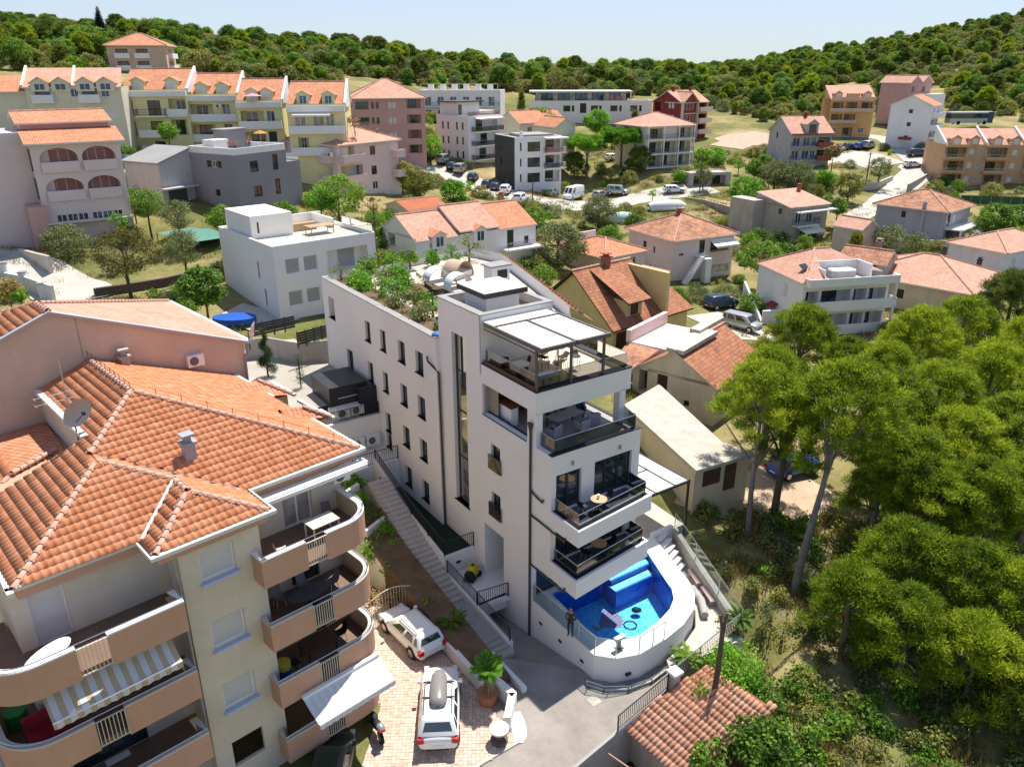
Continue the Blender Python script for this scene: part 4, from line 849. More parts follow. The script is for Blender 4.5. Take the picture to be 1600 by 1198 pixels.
for z in (12.2, 9.2, 6.3):
    fz = z-1.02; p1 = arc(-8.3, .8, 1.5, 190, 270, 8)+[(-7.25, -.7)]; p2 = [(-6.3, -.7), (-3.78, -.7), (-3.78, .2)]; pm_ = MB(); p1 = [(-9.75, 4.0)]+p1
    for pth in (p1, p2): curved(pm_, pth, fz-.22, z-.06, .16)
    o = pm_.obj('balcony_parapet', ORANGEP, bh); q = MB()
    for pth in (p1, p2): curved(q, pth, z-.06, z, .24)
    q.obj('parapet_cap', WHITE2 if z > 12 else PCAP, o); q = MB(); q.tube([(x, y+.08, z+.1) for x, y in p1+p2], .022, 5); q.obj('hand_rail', STEEL, o)
    s_ = MB(); s_.prism([(-9.6, 4.0)]+arc(-8.3, .8, 1.35, 190, 270)+[(-3.8, -.56), (-3.8, 1.68), (-3.42, 1.68), (-8.34, 1.72), (-8.4, 4)], fz-.2, fz); s_.obj('balcony_floor', FLOORT, o)
    g_ = MB()
    for i in range(8): x = -7.2+i*.125; g_.box(x-.012, -.72, fz-.1, x+.012, -.69, z-.05)
    for zz in (fz-.1, z-.08): g_.box(-7.25, -.73, zz, -6.28, -.68, zz+.03)
    g_.obj('balcony_grille', _mc['grille_cream'], o)
for x, y in ((-3.52, .28), (-3.52, .28)): pass
m = MB(); m.tube([(-3.55, .3, 13.6), (-3.55, .3, 1.0)], .05, 6); m.tube([(-3.55, .3, 12.3), (-3.55, .3, 12.9)], .065, 6); m.obj('downpipe', M('zinc_pipe', (.38, .36, .33), .4, .1, 2, 0, 30, .5), bh)
m = MB(); m.box(-.2, 1.45, 13.2, 5.3, 1.6, 13.36); m.box(-.3, 1.55, 13.3, 5.4, 2.0, 13.42); m.obj('awning_case', WHITE2, bh)
ac_unit(bh, (4.0, 2.45, 12.55), 0, .95); ac_unit(bh, (-6.9, 1.66, 4.7), 0, 1.0); chimney(bh, -1.0, 4.42, 14.5, .95, M('zinc_grey', (.36, .36, .38), .5, .1), .42)
# striped awnings
def stripes(name, a_, b_, wd):
    m, t, p = new_mat(name); tc = nd(t, 'TexCoord'); sx = nd(t, 'SeparateXYZ'); t.links.new(tc.outputs['Object'], sx.inputs[0]); mm = nd(t, 'Math', operation='PINGPONG'); mm.inputs[1].default_value = wd; t.links.new(sx.outputs[0], mm.inputs[0])
    g = nd(t, 'Math', operation='GREATER_THAN'); g.inputs[1].default_value = wd*.5; t.links.new(mm.outputs[0], g.inputs[0]); t.links.new(mixc(t, g.outputs[0], a_, b_), p.inputs['Base Color']); p.inputs['Roughness'].default_value = .9
    return m
def awning(par, p0, p1, q0, q1, z0, z1, mat, name='awning'):
    m = MB(); n = 24; rows = [[(p0+(p1-p0)*i/n, q0+(q1-q0)*j/4, z0+(z1-z0)*j/4-.05*sin(pi*j/4)) for i in range(n+1)] for j in range(5)]; m.grid(rows)
    rows = [[(p0+(p1-p0)*i/n, q1, z1) for i in range(n+1)], [(p0+(p1-p0)*i/n, q1-.03, z1-.2-.05*abs(sin(i*pi/2))) for i in range(n+1)]]; m.grid(rows); o = m.obj(name, mat, par)
    m = MB(); m.tube([(p0, q1, z1+.02), (p1, q1, z1+.02)], .035, 6); m.box(p0, q0-.08, z0-.05, p1, q0+.1, z0+.1); m.obj('awning_bar', WHITE2, o); return o
awning(bh, 0.05, 3.75, -.6, -1.85, 5.25, 4.7, stripes('beige_shaded_white_stripes', (.66, .60, .52), (.62, .66, .74), .17))  # bluish shade is put into the colour of the white stripes
awning(bh, -8.4, -4.3, -.15, -1.0, 10.75, 10.1, stripes('ochre_grey_stripes', (.45, .36, .22), (.58, .56, .56), .2))

# the next wing behind with its bare gable wall
b2 = thing('gable_house', 'peach house with bare gable wall facing the terracotta roof, pink tiled roof behind it', 'house', BL(0, 14.3), BRZ)
rr = .39; m = MB(); ap = (-2.66, 19.1)
m.face([(-13, 0, 3), (6.2, 0, 3), (6.2, 0, 15.62), (ap[0], 0, ap[1]), (-13, 0, ap[1]-.39*10.34)]); m.face([(6.2, 0, 3), (6.2, 10.7, 3), (6.2, 10.7, 15.62), (6.2, 0, 15.62)]); m.obj('wall', PEACH, b2)
m = MB(); R_ = (ap[0], 1.8, ap[1]); e0, e1 = (6.45, -.1, 15.55), (6.45, 10.8, 15.55); tp = (ap[0], -.1, ap[1]+.02); roofpoly(m, [e0, e1, R_, tp]); m.obj('roof', TILEP, b2)
m = MB(); l0 = (-13, -.1, 15.07); roofpoly(m, [(-13, 10.7, 15.07), l0, tp, R_]); m.obj('left_roof', TILE, b2)
tm_ = MB(); P = [Vector(p) for p in ((-13, 10.7, 15.07), l0, tp, R_)]; ee = (P[1]-P[0]).normalized(); n = (P[1]-P[0]).cross(P[2]-P[0]).normalized(); n = -n if n.z < 0 else n; up = n.cross(ee); Q = [((p-P[0]).dot(ee), (p-P[0]).dot(up)) for p in P]
for j in range(32):
    for i in range(46):
        x, y = i*.25, j*.36
        if in_poly(x+.12, y+.2, Q): q = P[0]+ee*x+up*y+n*.02; tile_mesh(tm_, .25, .42, Matrix(((ee.x, up.x, n.x, q.x), (ee.y, up.y, n.y, q.y), (ee.z, up.z, n.z, q.z), (0, 0, 0, 1))))
o = tm_.obj('roof_tiles', CLAY, b2, 1); o['kind'] = 'stuff'
ridge_row(b2, tp, R_); ridge_row(b2, e1, R_); ridge_row(b2, R_, (-10, 9.2, 16.2))
m = MB(); 
for s_, t_ in (((6.55, -.2, 15.5), (ap[0], -.2, ap[1]+.02)), ((ap[0], -.2, ap[1]+.02), (-13, -.2, 15.06))):
    s_, t_ = Vector(s_), Vector(t_); m.face([s_, t_, t_+Vector((0, .16, .03)), s_+Vector((0, .16, .03))]); m.face([s_, s_-Vector((0, 0, .12)), t_-Vector((0, 0, .12)), t_])
m.obj('verge_flashing', M('grey_flashing', (.42, .40, .42), .4, .1), b2); gutter(b2, [(6.65, -.1), (6.65, 10.8)], 15.55, -.2)
m = MB(); m.tube([(6.3, -.1, 15.4), (6.3, -.12, 15.0), (6.12, -.12, 14.7), (6.12, -.1, 13.4)], .06, 6); m.tube([(-1.62, -.01, 18.6), (-1.62, -.01, 16.5)], .012, 4); m.obj('downpipe', COPING, b2)
ac_unit(b2, (3.0, -.02, 14.95), 0, 1.0); ac_unit(b2, (-6.6, -.02, 13.4), 0, .95)
chimney(b2, .0, -.45, 15.6, .75, CONC, .4)
# satellite dishes and aerial
def dish(label, loc, rz, r, tilt=25, col=None, hgt=1.0):
    t = thing('satellite_dish', label, 'satellite dish', loc, rz); m = MB(); rows = []
    for j in range(5): rr_ = r*j/4; rows.append([(rr_*cos(2*pi*k/18), -.35*rr_*rr_/r, rr_*sin(2*pi*k/18)) for k in range(18)])
    rows = [[Matrix.Rotation(radians(tilt), 3, 'X') @ Vector(p) for p in rw] for rw in rows]; m.grid(rows, 0, True); m.v = [(x, y, z+hgt) for x, y, z in m.v]; m.obj('reflector', col or M('dish_grey', (.45, .44, .43), .5, .08), t, 1)
    q = MB(); q.tube([(0, .12, -.3), (0, .12, hgt)], .03, 6); q.tube([(0, .0, hgt-r*.8), (0, -r*.95, hgt+.0)], .018, 5); q.box(-.05, -r*1.05, hgt-.05, .05, -r*.85, hgt+.07); q.obj('dish_arm', DARKM, t); return t
dish('large grey satellite dish on the terracotta roof beside a tall aerial', BL(-3.89, 8.0, 15.6), BRZ+radians(20), .62, 12)
dish('pale pink satellite dish at the corner of the peach gable wall', BL(6.75, 14.5, 15.2), BRZ+radians(60), .55, 10, M('dish_pink', (.60, .46, .44), .5, .06), .8)
t = thing('roof_aerial', 'thin television aerial with cross bars standing on the terracotta roof', 'aerial', BL(-3.8, 9.0, 15.5), BRZ); m = MB(); m.tube([(0, 0, 0), (0, 0, 3.0)], .025, 5); m.obj('mast', STEEL, t)
for i, z in enumerate((1.3, 1.6)):
    m = MB(); m.tube([(-1.2, 0, z), (.3, 0, z)], .014, 4)
    for x in (-1.15, -.8, -.45, -.1): m.tube([(x, -.28, z), (x, .28, z)], .009, 4)
    m.obj('antenna_bar', STEEL, t)

# ------------------------------------------------------------ the houses of the town, each its own thing
HOUSES = []
class House:
    def __init__(s, name, label, N, az, W_, D_, h, mat, cat='house', group=None, zb=None):
        P = atw(*N); s.h = h; s.W = W_; s.D = D_; s.mat = mat; s.zb = P.z-h if zb is None else zb; s.h = P.z-s.zb
        s.r = thing(name, label, cat, (P.x, P.y, s.zb), pi/2-radians(az), group); ca, sa = cos(pi/2-radians(az)), sin(pi/2-radians(az)); HOUSES.append((P.x+ca*W_/2-sa*D_/2, P.y+sa*W_/2+ca*D_/2, .5*hypot(min(W_, 14), min(D_, 14))+.6))
    def face(s, f):
        return {'F': ((0, 0), (1, 0), s.W), 'L': ((0, s.D), (0, -1), s.D), 'R': ((s.W, 0), (0, 1), s.D), 'B': ((s.W, s.D), (-1, 0), s.W)}[f]
    def walls(s, F=(), L=(), R=(), top=None, h=None, down=3):
        m = MB(); h = h or s.h; bk = MB()
        for f, hs in (('F', F), ('L', L), ('R', R), ('B', ())):
            O, U, Ln = s.face(f); HH = []
            for q in hs:
                s0, z, w_, hh, st = q[:5]; d = q[5] if len(q) > 5 else (1.2 if st[0] == 'L' else .14)
                s0 = Ln-s0-w_ if f == 'L' else s0
                if s0 < 0.02: w_ += s0-.05; s0 = .05
                if s0+w_ > Ln-.02: w_ = Ln-s0-.05
                if w_ < .15: continue
                HH.append((s0, max(z, .02) if z >= -.01 else z+s.h, w_, hh, d, st))
            wall(m, O, U, Ln, -down, h, HH)
            for q in HH:
                st = q[5]
                if st[0] == 'L':
                    Uv = Vector(U); Nv = Vector((Uv.y, -Uv.x)); p = [Vector(O)+Uv*t-Nv*(q[4]-.002) for t in (q[0], q[0]+q[2])]
                    b1 = MB(); b1.face([(*p[0], q[1]), (*p[1], q[1]), (*p[1], q[1]+q[3]), (*p[0], q[1]+q[3])]); b1.obj('loggia_wall', s.mat, s.r)
                    dw = min(q[2]*.55, 1.9); window(s.r, O, U, (q[0]+(q[2]-dw)*(.25+.5*random.random()), q[1]+.02, dw, min(2.1, q[3]-.1), q[4]-.03), st[1] if len(st) > 1 else 'D', 'balcony_door')
                else: window(s.r, O, U, q, st[0])
        if top:
            for pts in top: m.face(pts)
        s.wo = m.obj('wall', s.mat, s.r)
        if bk.f: bk.obj('loggia_wall', s.mat, s.r)
        return s
    def hip(s, rise, mat, o=.45, caps=True, fascia=None):
        pl, hp = hip_planes(-o, -o, s.W+o, s.D+o, s.h, rise); s.ro = add_roof(s.r, pl, hp, mat, fascia, caps=caps); s.rise = rise; return s
    def gable(s, ax, rise, mat, o=.4, x0=0, x1=None, y0=0, y1=None, z=None, wall_=True, name='roof', fascia=None):
        x1 = s.W if x1 is None else x1; y1 = s.D if y1 is None else y1; z = z or s.h
        pl, hp = gable_planes(x0-o, y0-o, x1+o, y1+o, z-.12, rise*(1+2*o/((y1-y0) if ax == 'x' else (x1-x0))), ax); ro = add_roof(s.r, pl, hp, mat, fascia, name=name)
        if wall_:
            m = MB()
            if ax == 'x':
                ym = (y0+y1)/2; m.face([(x0, y1, z-.05), (x0, y0, z-.05), (x0, ym, z+rise-.02)]); m.face([(x1, y0, z-.05), (x1, y1, z-.05), (x1, ym, z+rise-.02)])
            else:
                xm = (x0+x1)/2; m.face([(x0, y0, z-.05), (x1, y0, z-.05), (xm, y0, z+rise-.02)]); m.face([(x1, y1, z-.05), (x0, y1, z-.05), (xm, y1, z+rise-.02)])
            m.obj('gable', s.mat, s.r)
        return s
    def flat(s, par=.5, mat=None, x0=0, x1=None, y0=0, y1=None, z=None, t=.22, pmat=None):
        x1 = s.W if x1 is None else x1; y1 = s.D if y1 is None else y1; z = z or s.h
        m = MB(); m.face([(x0+.01, y0+.01, z-.02), (x1-.01, y0+.01, z-.02), (x1-.01, y1-.01, z-.02), (x0+.01, y1-.01, z-.02)]); m.obj('roof', mat or STONE, s.r)
        if par:
            m = MB()
            for q in ((x0, y0, x1, y0+t), (x0, y1-t, x1, y1), (x0, y0+t, x0+t, y1-t), (x1-t, y0+t, x1, y1-t)): m.box(q[0]-.003, q[1]-.003, z-.01, q[2]+.003, q[3]+.003, z+par)
            m.obj('parapet', pmat or s.mat, s.r)
        return s
    def box(s, x0, y0, z0, x1, y1, z1, mat=None, name='annex'):
        m = MB(); m.box(x0, y0, z0, x1, y1, z1); return m.obj(name, mat or s.mat, s.r)
    def bal(s, f, s0, s1, z, dep=1.2, mat=None, rail=None, ph=.95, **k):
        O, U, Ln = s.face(f)
        if f == 'L': s0, s1 = Ln-s1, Ln-s0
        Uv = Vector(U); Nv = Vector((Uv.y, -Uv.x)); m = MB(); r = MB(); P = lambda a, d, zz: (O[0]+Uv.x*a+Nv.x*d, O[1]+Uv.y*a+Nv.y*d, zz)
        def bx(a0, a1, d0, d1, z0, z1, mm):
            c = [P(a0, d0, 0), P(a1, d0, 0), P(a1, d1, 0), P(a0, d1, 0)]; mm.prism([q[:2] for q in c][::-1], z0, z1)
        bx(s0, s1, 0, dep, z-.2, z, m)
        if rail is None:
            bx(s0, s1, dep-.12, dep, z, z+ph, m); bx(s0, s0+.12, 0, dep-.12, z, z+ph, m); bx(s1-.12, s1, 0, dep-.12, z, z+ph, m)
        o = m.obj('balcony', mat or WHITE2, s.r)
        if rail is not None:
            pts = [P(s0+.05, 0, z), P(s0+.05, dep-.05, z), P(s1-.05, dep-.05, z), P(s1-.05, 0, z)]
            if rail in (CLEAR, SMOKE): glass_rail(pts, ph, o, glassm=rail, posts=False)
            else: railing(pts, ph, rail, .2, o)
        return s
    def dormer(s, x, z, w_=1.6, h=1.3, dep=2.0, mat=None, tile=None, y=0, sty='w', rise=.55):
        m = MB(); m.box(x, y, z, x+w_, y+dep, z+h); m.face([(x, y-.002, z+h), (x+w_, y-.002, z+h), (x+w_/2, y-.002, z+h+rise)]); o = m.obj('dormer', mat or s.mat, s.r)
        pl, hp = gable_planes(x-.2, y-.2, x+w_+.2, y+dep+.3, z+h-.06, rise*1.25, 'y'); add_roof(o, pl, hp, tile or TILE, caps=False, th=.08, name='dormer_roof')
        window(s.r, (0, y), (1, 0), (x+w_*.2, z+.15, w_*.6, h-.25, -.01), sty); return s
def rowh(ss, zs, w_, h, st): return [(a, z, w_, h, st) for z in zs for a in ss]

# white modern house with roof terrace, left of the hotel
q = House('modern_house', 'white cubic house with closed grey shutters and a roof terrace with table', (426, 391, 68), 50, 10.2, 12.5, 6.6, WHITE)
q.walls(F=rowh([1.0, 2.75], (-2.35, -5.3), 1.35, 1.4, 'g')+[(5.1, -2.9, 4.2, 2.1, 'Lg'), (6.5, -5.9, 1.1, 1.9, 'g')], L=[(3.5, -3.2, .35, 1.6, 'd'), (2.5, -5.6, .35, 1.6, 'd')], h=q.h)
q.flat(.28, M('cream_terrace', (.66, .60, .50), .8, .06)); q.box(.5, 5.5, q.h, 4.6, 11.5, q.h+2.1, WHITE, 'penthouse'); q.box(1.1, 5.46, q.h+.5, 1.25, 5.5, q.h+1.5, DARKM, 'slot_window'); q.box(4.6, 10.6, q.h, 10.1, 10.8, q.h+.9, WHITE, 'parapet_wall'); q.box(9.0, 6, q.h, 9.2, 10.6, q.h+.9, WHITE, 'parapet_wall')
glass_rail([(.15, .15, q.h+.28), (5, .15, q.h+.28), (10.05, .15, q.h+.28), (10.05, 6, q.h+.28)], .75, q.r, posts=False); ac_unit(q.r, (4.9, -.02, 1.3), 0, 1)
m = MB(); m.box(5.4, 3.5, q.h+.72, 8.0, 5.0, q.h+.78); [m.box(x, y, q.h, x+.08, y+.08, q.h+.72) for x in (5.5, 7.8) for y in (3.6, 4.8)]; m.box(4.2, 6.4, q.h, 7.5, 7.2, q.h+.7); m.obj('terrace_table', M('oak', (.42, .28, .15), .6), q.r)
HOUSE_D = q
# grey house with roof terrace
q = House('grey_house', 'dark grey modern house with roof terrace and three people on it', (366, 243, 93), 30, 8.3, 8, 6.9, GREYB)
q.walls(F=[(2.2, -2.2, 1.3, 1.3, 'b'), (5.9, -2.3, .9, 1.9, 'b'), (2.4, -5.2, 1.3, 1.3, 'b'), (5.9, -5.3, .9, 1.9, 'b')], L=[(4.2, -1.6, .8, .8, 'x'), (3.2, -1.6, .9, .8, 'w'), (2.4, -1.6, .7, .8, 'x'), (3.3, -5.0, .8, .8, 'b')])
q.flat(.75, STONE, pmat=WHITE2); q.box(8.3, 0.6, -3, 11.2, 7, q.h-1.6, GREYB, 'side_wing'); q.box(.6, 4, q.h, 3.0, 6.0, q.h+1.5, WHITE2, 'stair_box'); q.box(4.5, 6.5, q.h, 8, 8.4, q.h+2.3, GREYB, 'upper_room'); q.box(4.3, 6.3, q.h+2.3, 8.2, 8.6, q.h+2.45, COPING, 'upper_roof')
glass_rail([(8.4, .7, q.h-1.6), (11.1, .7, q.h-1.6), (11.1, 6, q.h-1.6)], .8, q.r, posts=False)
m = MB(); m.prism([(-.01, 8), (-4.6, 8), (-4.6, 14.5), (-.01, 14.5)], -3, [q.h+.4, q.h-1.0, q.h-1.0, q.h+.4]); m.obj('left_wing', GREYP, q.r); m = MB(); m.prism([(.3, 7.8), (-4.9, 7.8), (-4.9, 14.7), (.3, 14.7)], [q.h+.5, q.h-1.0, q.h-1.0, q.h+.5], [q.h+.65, q.h-.85, q.h-.85, q.h+.65]); m.obj('wing_roof', COPING, q.r)
q.box(-3.8, 7.9, .6, -1.2, 8.0, 2.8, M('garage_shade', (.08, .075, .08), .9), 'garage_shade_panel'); q.box(-5, 6.8, 2.9, -.02, 8, 3.1, GREYP, 'canopy'); HOUSE_F = q  # dark panel on the wall, shade of the garage opening put into its colour
# pink house with arches
q = House('arched_house', 'pale pink house with two storeys of arched balconies and a stepped tile roof', (44, 224, 79), 55, 8.4, 12, 9.6, PINKW)
AR = [(.7, -2.95, 3.5, 2.35, 'Lw', 1.6), (4.6, -2.95, 3.2, 2.35, 'Lw', 1.6), (.7, -5.85, 3.5, 2.25, 'Lw', 1.6), (4.6, -5.85, 3.2, 2.25, 'Lw', 1.6)]
q.walls(F=AR+[(1.1, -8.4, .98, 1.1, 'w'), (2.12, -8.4, .98, 1.1, 'w'), (3.14, -8.4, .98, 1.1, 'w'), (4.5, -8.4, .98, 1.1, 'w'), (5.52, -8.4, .98, 1.1, 'w'), (6.54, -8.4, .98, 1.1, 'w')], L=[(.6, -2.95, 2.6, 2.3, 'Lw', 1.6), (.6, -5.85, 2.6, 2.3, 'Lw', 1.6), (3.6, -8, .5, .5, 'x')])
for s0, z, w_ in ((.7, -2.95, 3.5), (4.6, -2.95, 3.2), (.7, -5.85, 3.5), (4.6, -5.85, 3.2)):
    zt_ = q.h+z+(2.35 if z > -4 else 2.25); m = MB(); n = 12
    for sgn in (0, 1):
        pts = [(s0+w_*sgn, -.003, zt_)] + [(s0+w_/2+(-1 if sgn == 0 else 1)*w_/2*cos(pi/2*i/n), -.003, zt_-1.0+1.0*sin(pi/2*i/n)) for i in range(n+1)]
        for i in range(1, n+1): m.face([pts[0], pts[i], pts[i+1]] if sgn else [pts[0], pts[i+1], pts[i]])
    m.obj('arch', PINKW, q.r); q.box(s0, -.25, q.h+z-.05, s0+w_, -.1, q.h+z+1.0, PINKW, 'balcony_parapet')
    rs = q.box(s0-.02, 1.55, q.h+z, s0+w_+.02, 1.58, zt_, DPINK, 'rose_wall')
q.box(0, -1.1, 1.5, 8.4, -.004, 1.62, PINKW, 'ledge')
add_roof(q.r, [[(-.5, -.7, q.h-.05), (8.9, -.7, q.h-.05), (8.9, 3.4, q.h+1.15), (-.5, 3.4, q.h+1.15)]], [], TILE); q.box(-.2, 3.4, q.h-.1, 8.2, 11.8, q.h+1.75, PINK, 'upper_wall')
pl, hp = gable_planes(-.6, 3.0, 8.6, 12.2, q.h+1.75, 1.0, 'x'); add_roof(q.r, pl, hp, TILE, name='upper_roof')
q.box(-6.5, 2.5, -3, -.02, 11, q.h+.9, PINKW, 'side_wing'); q.box(-1.4, -.9, -2, .3, 2.4, 3.4, PINK, 'side_stair'); HOUSE_G = q
# ivory terrace, upper left
q = House('terraced_block', 'ivory apartment terrace with arched top windows and salmon gable roofs', (38, 136.5, 113), 80, 13, 11, 9.6, CRM, 'apartment block')
q.walls(F=rowh([6.0, 10.2], (-1.4,), 1.1, 1.1, 'w')+rowh([1.2, 7.6], (-1.7,), 2.1, 1.6, 'Lw')+[(10.8, -4.4, 1.1, 1.3, 's'), (6.3, -5.2, 1.9, 2, 'Lw'), (1.2, -5.2, 2.1, 2, 'Lw'), (11, -7.6, 1.1, 1.3, 's'), (6.4, -8.2, 1.9, 2, 'Lw')], L=[(3, -4, 1, 1.2, 's')])
for x, z in ((.9, -2.0), (7.2, -2.0), (.9, -5.2), (6.1, -5.2), (6.1, -8.2)): q.bal('F', x, x+2.9, q.h+z, .8)
for x0, x1 in ((-.2, 6.4), (6.6, 13.2)):
    pl = [[(x0, -.3, q.h), (x1, -.3, q.h), (x1-1.5, 7, q.h+2.6), (x0-1.5, 7, q.h+2.6)]]; add_roof(q.r, pl, [], TILEP); m = MB(); m.prism([(x0-.25, -.4), (x0+.1, -.4), (x0-1.4, 7.1), (x0-1.75, 7.1)], [q.h-.1, q.h-.1, q.h+2.5, q.h+2.5], [q.h+.3, q.h+.3, q.h+2.95, q.h+2.95]); m.obj('fire_wall', CRM, q.r)
for x in (.9, 3.7, 7.0, 9.8): q.dormer(x, q.h-.6, 2.5, 1.2, 2.4, CRM, TILE, y=-.35, sty='w', rise=.7)
q.box(-9, 1, -3, -.3, 9, q.h-.6, CRM, 'side_house'); add_roof(q.r, [[(-9.3, .6, q.h-.6), (-.3, .6, q.h-.6), (-.3, 7, q.h+1.6), (-9.3, 7, q.h+1.6)]], [], TILE, name='side_roof')
# yellow terraces: four stepped houses
YR = (('pale yellow terrace house with wide balconies below two salmon dormers', (188, 141, 119), 84, 9.6, YELLOW, 'F'), ('yellow terrace house with shaded loggias, second in the row', (289, 148, 121), 84, 7.7, YELLOW, 'F'), ('yellow terrace house with a pink parasol on its roof terrace', (368, 158, 117), 84, 6.7, YELLOW, 'P'), ('yellow terrace house at the right end with a white awning', (447, 164, 112), 84, 8.2, YELLOW, 'A'))
for i, (lb, N, az, W_, mt, kd) in enumerate(YR):
    q = House('terraced_house', lb, N, az, W_, 10, 9.4, mt, 'terraced house', 'yellow terraced houses')
    if i == 0: fr = [(3.6, -3.7, 1.9, 2.2, 'b'), (6.7, -3.6, 2.6, 2.3, 'Lw'), (3.6, -6.7, 1.9, 2.2, 'b'), (6.7, -6.6, 2.4, 2.3, 'Lb'), (3.8, -9.1, 1.6, 1.6, 'b'), (.1, -3.6, 1.3, 2.1, 'Lw'), (.1, -6.6, 1.3, 2.1, 'Lw')]
    elif i == 3: fr = [(1.0, -3.2, 1.5, 1.9, 'c'), (3.6, -3.2, 1.5, 1.9, 'c'), (5.4, -3.2, 1.2, 1.9, 'c'), (1.2, -6.4, 1.5, 1.9, 'Lw')]
    else: fr = [(.5, -3.7, 3.4, 2.3, 'Lw'), (W_-2.4, -3.3, 1.2, 1.9, 'B'), (.5, -6.7, 3.4, 2.3, 'Lb'), (W_-2.4, -6.3, 1.2, 1.9, 'b')]
    q.walls(F=fr); xs = (1.4, W_-3.2)
    pl = [[(-.1, .9, q.h+.05), (W_+.1, .9, q.h+.05), (W_+.1, 6.5, q.h+3.0), (-.1, 6.5, q.h+3.0)], [(W_+.1, 12, q.h), (-.1, 12, q.h), (-.1, 6.5, q.h+3.0), (W_+.1, 6.5, q.h+3.0)]]; add_roof(q.r, pl, [((-.1, 6.5, q.h+3), (W_+.1, 6.5, q.h+3))], TILE)
    m = MB(); m.prism([(W_-.15, .4), (W_+.2, .4), (W_+.2, 6.7), (W_-.15, 6.7)], [q.h-.4]*4, [q.h+.25, q.h+.25, q.h+3.4, q.h+3.4]); m.obj('fire_wall', WHITE2, q.r)
    for x in xs: q.dormer(x, q.h-.1, 1.8, 1.45, 2.2, mt, TILE, y=.85, sty='s' if i != 3 else 'B', rise=.5)
    q.bal('F', -.0, W_, q.h-.75, .5, WHITE2, None, .55)
    if i == 0:
        q.bal('F', 1.9, 6.3, q.h-3.7, 1.2, WHITE2, DARKM); q.bal('F', 2.0, 6.3, q.h-6.7, 1.2); q.bal('F', 2.2, 6.3, .4, 1.2); q.bal('F', 6.4, 9.5, q.h-3.7, .5)
    else: q.bal('F', .2, W_-.2, q.h-3.8, .6); q.bal('F', .2, W_-.2, q.h-6.8, .6)
    if kd == 'A': awning(q.r, .8, 6.2, -.1, -1.3, q.h-.95, q.h-1.35, FAB)
    if i == 1: ac_unit(q.r, (4.4, -.02, q.h-2.0), 0, 1)
# house on the crest
q = House('hilltop_house', 'tall peach house with white balconies on the wooded crest', (257, 71, 187), -12, 12, 13, 6.9, PEACH)
q.walls(L=rowh([4.0, 8.5], (-2.7, -5.4), 2.6, 1.9, 'Lb'), F=rowh([3.5], (-2.7, -5.4), 6, 2, 'Lw')); q.hip(2.8, TILE, .6)
for z in (-2.7, -5.4): q.bal('L', 3.6, 7.0, q.h+z, .7); q.bal('L', 8.1, 11.4, q.h+z, .7); q.bal('F', 3, 10, q.h+z, 1.0)
# pink-white block with round balconies
q = House('pink_villa', 'pale pink apartment house with hipped salmon roof and rounded balconies', (525, 227, 113), 38, 12.3, 12.5, 7.2, PINKW, 'apartment house')
q.walls(F=[(.6, -2.3, 2.8, 2.0, 'Ls'), (6.4, -1.9, 1.1, 1.3, 'd'), (9.4, -2.0, .9, 1.3, 's'), (.6, -5.2, 4.2, 2.1, 'Ls'), (6.5, -4.8, 1.1, 1.3, 'd'), (9.5, -4.9, .9, 1.3, 's'), (6.6, -7.0, 1.1, 1.2, 'w')], L=[(1.2, -2.4, 2.6, 2.0, 'Ls'), (8.6, -1.8, .8, .9, 'd'), (1.2, -5.2, 2.6, 2.0, 'Ls')]); q.hip(2.5, TILEP, .5)
for z in (-2.4, -5.3): q.bal('F', .3, 4.6, q.h+z, 1.1, PINKW); q.bal('L', 1, 4, q.h+z, .9, PINKW); q.bal('F', 10.8, 12.6, q.h+z, 1.3, PINKW)
ac_unit(q.r, (-.4, 1.2, q.h-1.6), pi*1.5, 1); chimney(q.r, 2.2, 2.5, q.h+.6, .7, CONC, .3); chimney(q.r, 10.3, 2.2, q.h+.5, .7, CONC, .3)
# rose tower block
q = House('rose_block', 'rose pink five storey block with corner loggias and a pale hipped roof', (549, 154, 149), 77, 13.9, 13, 12.4, PINK, 'apartment block')
q.walls(F=rowh([3.6, 4.5], (-1.9, -4.7, -7.5, -10.3), .55, 1.2, 'd')+rowh([6.9, 7.7], (-1.9, -4.7, -7.5, -10.3), .6, 1.1, 's')+rowh([10.4], (-1.9, -4.7, -7.5, -10.3), 2.7, 1.6, 'L'), L=rowh([.8], (-1.9, -4.7), 2.6, 1.5, 'L')+rowh([5], (-1.9, -4.7, -7.5), 1.2, 1.2, 's')); q.hip(3.4, TILEP, .5)
q.box(.6, -.05, q.h-2.0, 3.1, -.004, q.h-.6, PANE, 'loggia_glazing'); q.box(.6, -.05, q.h-4.8, 3.1, -.004, q.h-3.5, PANE, 'loggia_glazing')
# white blocks with roof terraces
q = House('white_block', 'white modern block with dark slot windows on one side and glass balconies on the other', (731, 184, 160), 42, 9.8, 9.4, 8.8, WHITE, 'apartment block')
q.walls(L=rowh([1.3, 3.0, 5.6, 7.2], (-2.5, -5.4, -8.2), .55, 1.5, 'd'), F=rowh([2.2], (-2.7, -5.5, -8.4), 6.6, 2.2, 'LD')); q.flat(.3); q.box(1, 4, q.h, 7.5, 9.3, q.h+2.8, WHITE, 'penthouse'); q.box(.4, 3, q.h+2.8, 8, 9.5, q.h+3.0, DARKM, 'penthouse_roof'); q.box(1.2, 3.94, q.h+.3, 2.2, 3.99, q.h+2.3, PANE, 'penthouse_window')
for z in (-2.8, -5.6, -8.4): q.bal('F', 1.0, 9.6, q.h+z, 1.3, WHITE, SMOKE)
glass_rail([(.1, .1, q.h+.3), (9.7, .1, q.h+.3), (9.7, 9, q.h+.3)], .8, q.r, glassm=SMOKE, posts=False); awning(q.r, 2, 9.8, -.1, -1.4, q.h-.1, q.h-.3, FAB, 'canopy')
